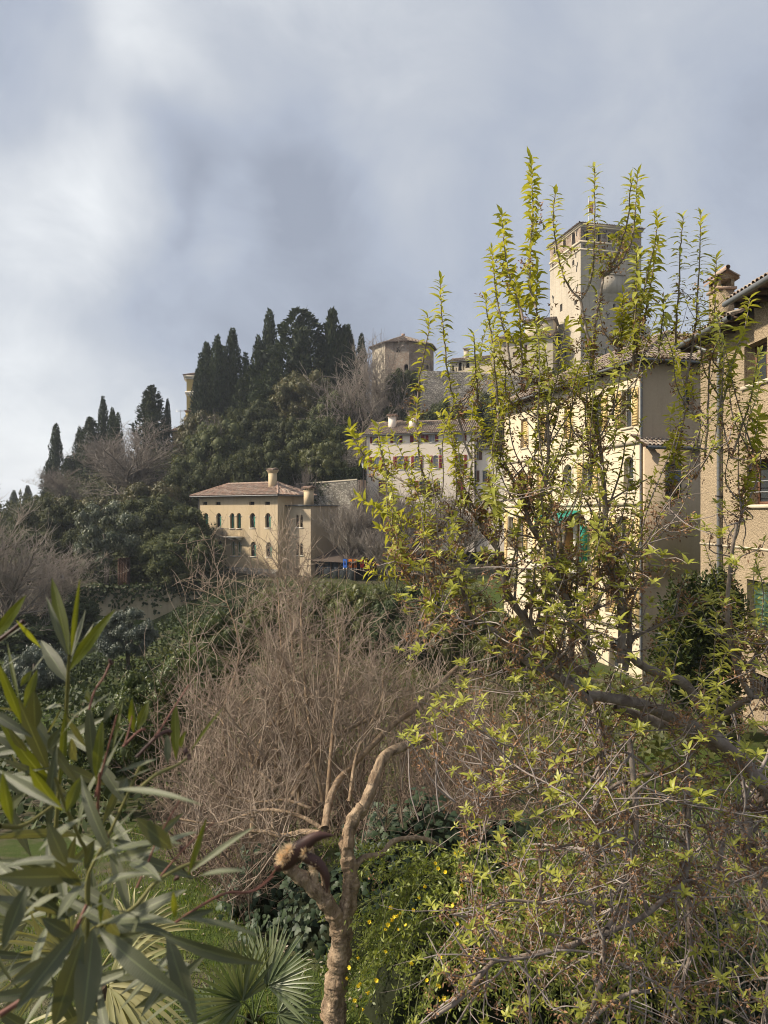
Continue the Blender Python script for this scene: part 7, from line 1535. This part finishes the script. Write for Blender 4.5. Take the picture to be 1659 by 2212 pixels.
# filling leaves further inside the shrub
for k in range(165):
    u, v = rng.uniform(-90, 350), rng.uniform(1580, 2330); Y = rng.uniform(1.05, 1.5); b = np.array(P(u, v, Y)); d = nrm(np.array([rng.normal() + (u - 120) / 260, rng.normal() * .4 - .15, rng.normal() * .7 + .35])); t = b + d * rng.uniform(.09, .15)
    tu = t[0] / t[1] * F + 829.5; tv_ = 1106 - t[2] / t[1] * F
    if tv_ < 1500 + max(0, tu - 200) * 1.2: continue
    ole_leaf(b - ol_o, t - ol_o, rng.uniform(.014, .023), np.array(KN[rng.choice(['G', 'W', 'D', 'W', 'G', 'U'])]) + rng.normal(size=3) * .2, rng.uniform(0, .08))
def stem(z, pts, Y0, Y1, r0, r1, mat, name='stem'):
    q = MB(); c = spline(trace(z, pts, Y0, Y1, ol_o), 16); k_ = .52 if mat == 'olred' else .68; r0 *= k_; r1 *= k_; q.tubes(c, np.linspace(r0, r1, 16) * (1 + .08 * rng.normal(size=16)), 7); return q.build(name, M[mat], ole, True)
stem(z7, [(330, 2500), (400, 1560), (440, 1200), (455, 900), (467, 690)], 1.25, 1.14, .006, .0035, 'olstem')
stem(z8, [(500, 1650), (530, 640), (480, 430), (400, 250), (330, 60)], 1.15, 1.05, .006, .0035, 'olstem')
stem(z8, [(520, 800), (530, 640), (640, 430), (760, 170), (840, -10)], 1.08, 1.1, .004, .003, 'olstem')
stem(z8, [(580, 960), (800, 840), (930, 690), (1100, 590), (1230, 555)], 1.0, 1.1, .005, .003, 'olstem')
stem(z8, [(0, 1480), (230, 1320), (350, 1150), (450, 980), (520, 820)], .92, 1.0, .007, .004, 'olred', 'flower_stalk')
stem(z8, [(1050, 930), (1200, 830), (1360, 750), (1520, 740), (1640, 650)], 1.05, 1.15, .004, .0028, 'olred', 'flower_stalk')
stem(z8, [(820, 720), (890, 560), (950, 420), (1095, 165)], 1.05, 1.1, .003, .002, 'olred', 'flower_stalk')
stem(z8, [(600, 30), (590, 280), (650, 420)], 1.05, 1.08, .004, .003, 'olred', 'flower_stalk'); stem(z8, [(930, 690), (1110, 480), (1285, 325)], 1.08, 1.12, .003, .002, 'olred', 'flower_stalk')
stem(z8, [(0, 350), (140, 345), (320, 225)], 1.0, 1.1, .005, .003, 'olstem'); stem(z8, [(0, 1500), (200, 1330)], .95, .98, .004, .004, 'olstem')
stem(z7, [(640, 1650), (700, 1430), (790, 1090)], 1.1, 1.12, .003, .002, 'olred', 'flower_stalk'); stem(z7, [(840, 1300), (870, 1200), (892, 1100)], 1.1, 1.12, .003, .002, 'olred', 'flower_stalk')
stem(z7, [(600, 1060), (640, 930), (700, 840), (745, 740)], 1.14, 1.18, .0035, .0028, 'olred', 'flower_stalk'); stem(z7, [(920, 1610), (1050, 1500), (1200, 1430), (1280, 1375)], 1.1, 1.16, .004, .003, 'olstem'); stem(z7, [(1045, 1240), (1090, 1180), (1165, 1060), (1275, 890)], 1.12, 1.2, .003, .002, 'olred', 'flower_stalk'); stem(z7, [(920, 1380), (1060, 1240), (1140, 1200)], 1.12, 1.15, .004, .004, 'pod', 'flower_stalk'); stem(z7, [(830, 1310), (930, 1210), (980, 1190)], 1.12, 1.14, .004, .003, 'olred', 'flower_stalk'); stem(z7, [(-20, 600), (60, 540), (155, 462)], 1.14, 1.14, .005, .004, 'pod', 'flower_stalk')
for (x, y), z in (((748, 738), z7), ((1275, 1380), z7), ((1250, 1340), z7), ((1140, 1215), z7), ((157, 462), z7), ((1090, 485), z8), ((1060, 660), z8), ((1240, 540), z8)):
    q = MB(); c = np.array(P(*z(x, y), 1.15)) - ol_o; 
    for k in range(4): d = rand_unit(rng, 1)[0] * .006; q.tubes(np.array([c, c + d * .6, c + d]), np.array([.003, .0028, .0008]), 5)
    q.build('bud', M['pod'], ole, True)
# the split seed pod with its fluff
def pod_valve(pts, w, Y0, Y1, tipw=.3):
    c = spline(trace(zf, pts, Y0, Y1, ol_o), 16); s = np.linspace(0, 1, 16); r = w * np.interp(s, [0, .15, .45, .8, 1], [.5, 1, .95, .5, .08]); th = np.linspace(-1.9, 1.9, 9); T = nrm(np.gradient(c, axis=0)); B = nrm(np.cross(T, np.array([0, 1., 0]))); A = np.cross(B, T)
    V = c[:, None] + r[:, None, None] * (np.sin(th)[None, :, None] * B[:, None] - np.cos(th)[None, :, None] * A[:, None] * .8); i = np.arange(15)[:, None] * 9 + np.arange(8)[None]; return V.reshape(-1, 3), np.stack([i, i + 1, i + 10, i + 9], -1).reshape(-1, 4)
q = MB(); q.add(*pod_valve([(205, 470), (290, 410), (370, 335), (480, 255), (600, 248)], .0135, 1.15, 1.15)); q.add(*pod_valve([(360, 350), (410, 395), (490, 440), (545, 530), (548, 640)], .0095, 1.15, 1.14)); q.tubes(spline(trace(zf, [(215, 455), (280, 405), (350, 350)], 1.155, 1.155, ol_o), 8), np.linspace(.006, .012, 8), 9); podo = q.build('seed_pod', M['pod'], ole, True)
stem(zf, [(-60, 650), (60, 610), (150, 540), (220, 460)], 1.17, 1.15, .0028, .0028, 'olred', 'flower_stalk')
q = MB()
for (x, y), n, r in (((250, 395), 300, .011), ((295, 345), 200, .009), ((400, 360), 120, .006), ((460, 460), 90, .008)):
    c = np.array(P(*zf(x, y), 1.142)) - ol_o; d = rand_unit(rng, n); q.add(*leaf_quads(c + d * r * rng.uniform(0, .9, (n, 1)), nrm(d + np.array([-.5, 0, .2])), rand_unit(rng, n), rng.uniform(.004, .011, n), .0012))
q.build('seed_fluff', M['fluff'], podo)
# ------------------------------------------------------------------ air
def haze():
    q = MB(); q.box((-1515, -75, -19), (1515, 1515, 60)); t = NT('haze air'); v = t.n('ShaderNodeVolumePrincipled'); v.inputs['Color'].default_value = (.80, .87, 1., 1); v.inputs['Density'].default_value = HAZE; v.inputs['Anisotropy'].default_value = .3
    t.L.new(v.outputs[0], t.out.inputs['Volume']); o = q.build('haze', t.m, None, False, 'stuff')
HAZE = 0.0003
if HAZE > 0: haze()
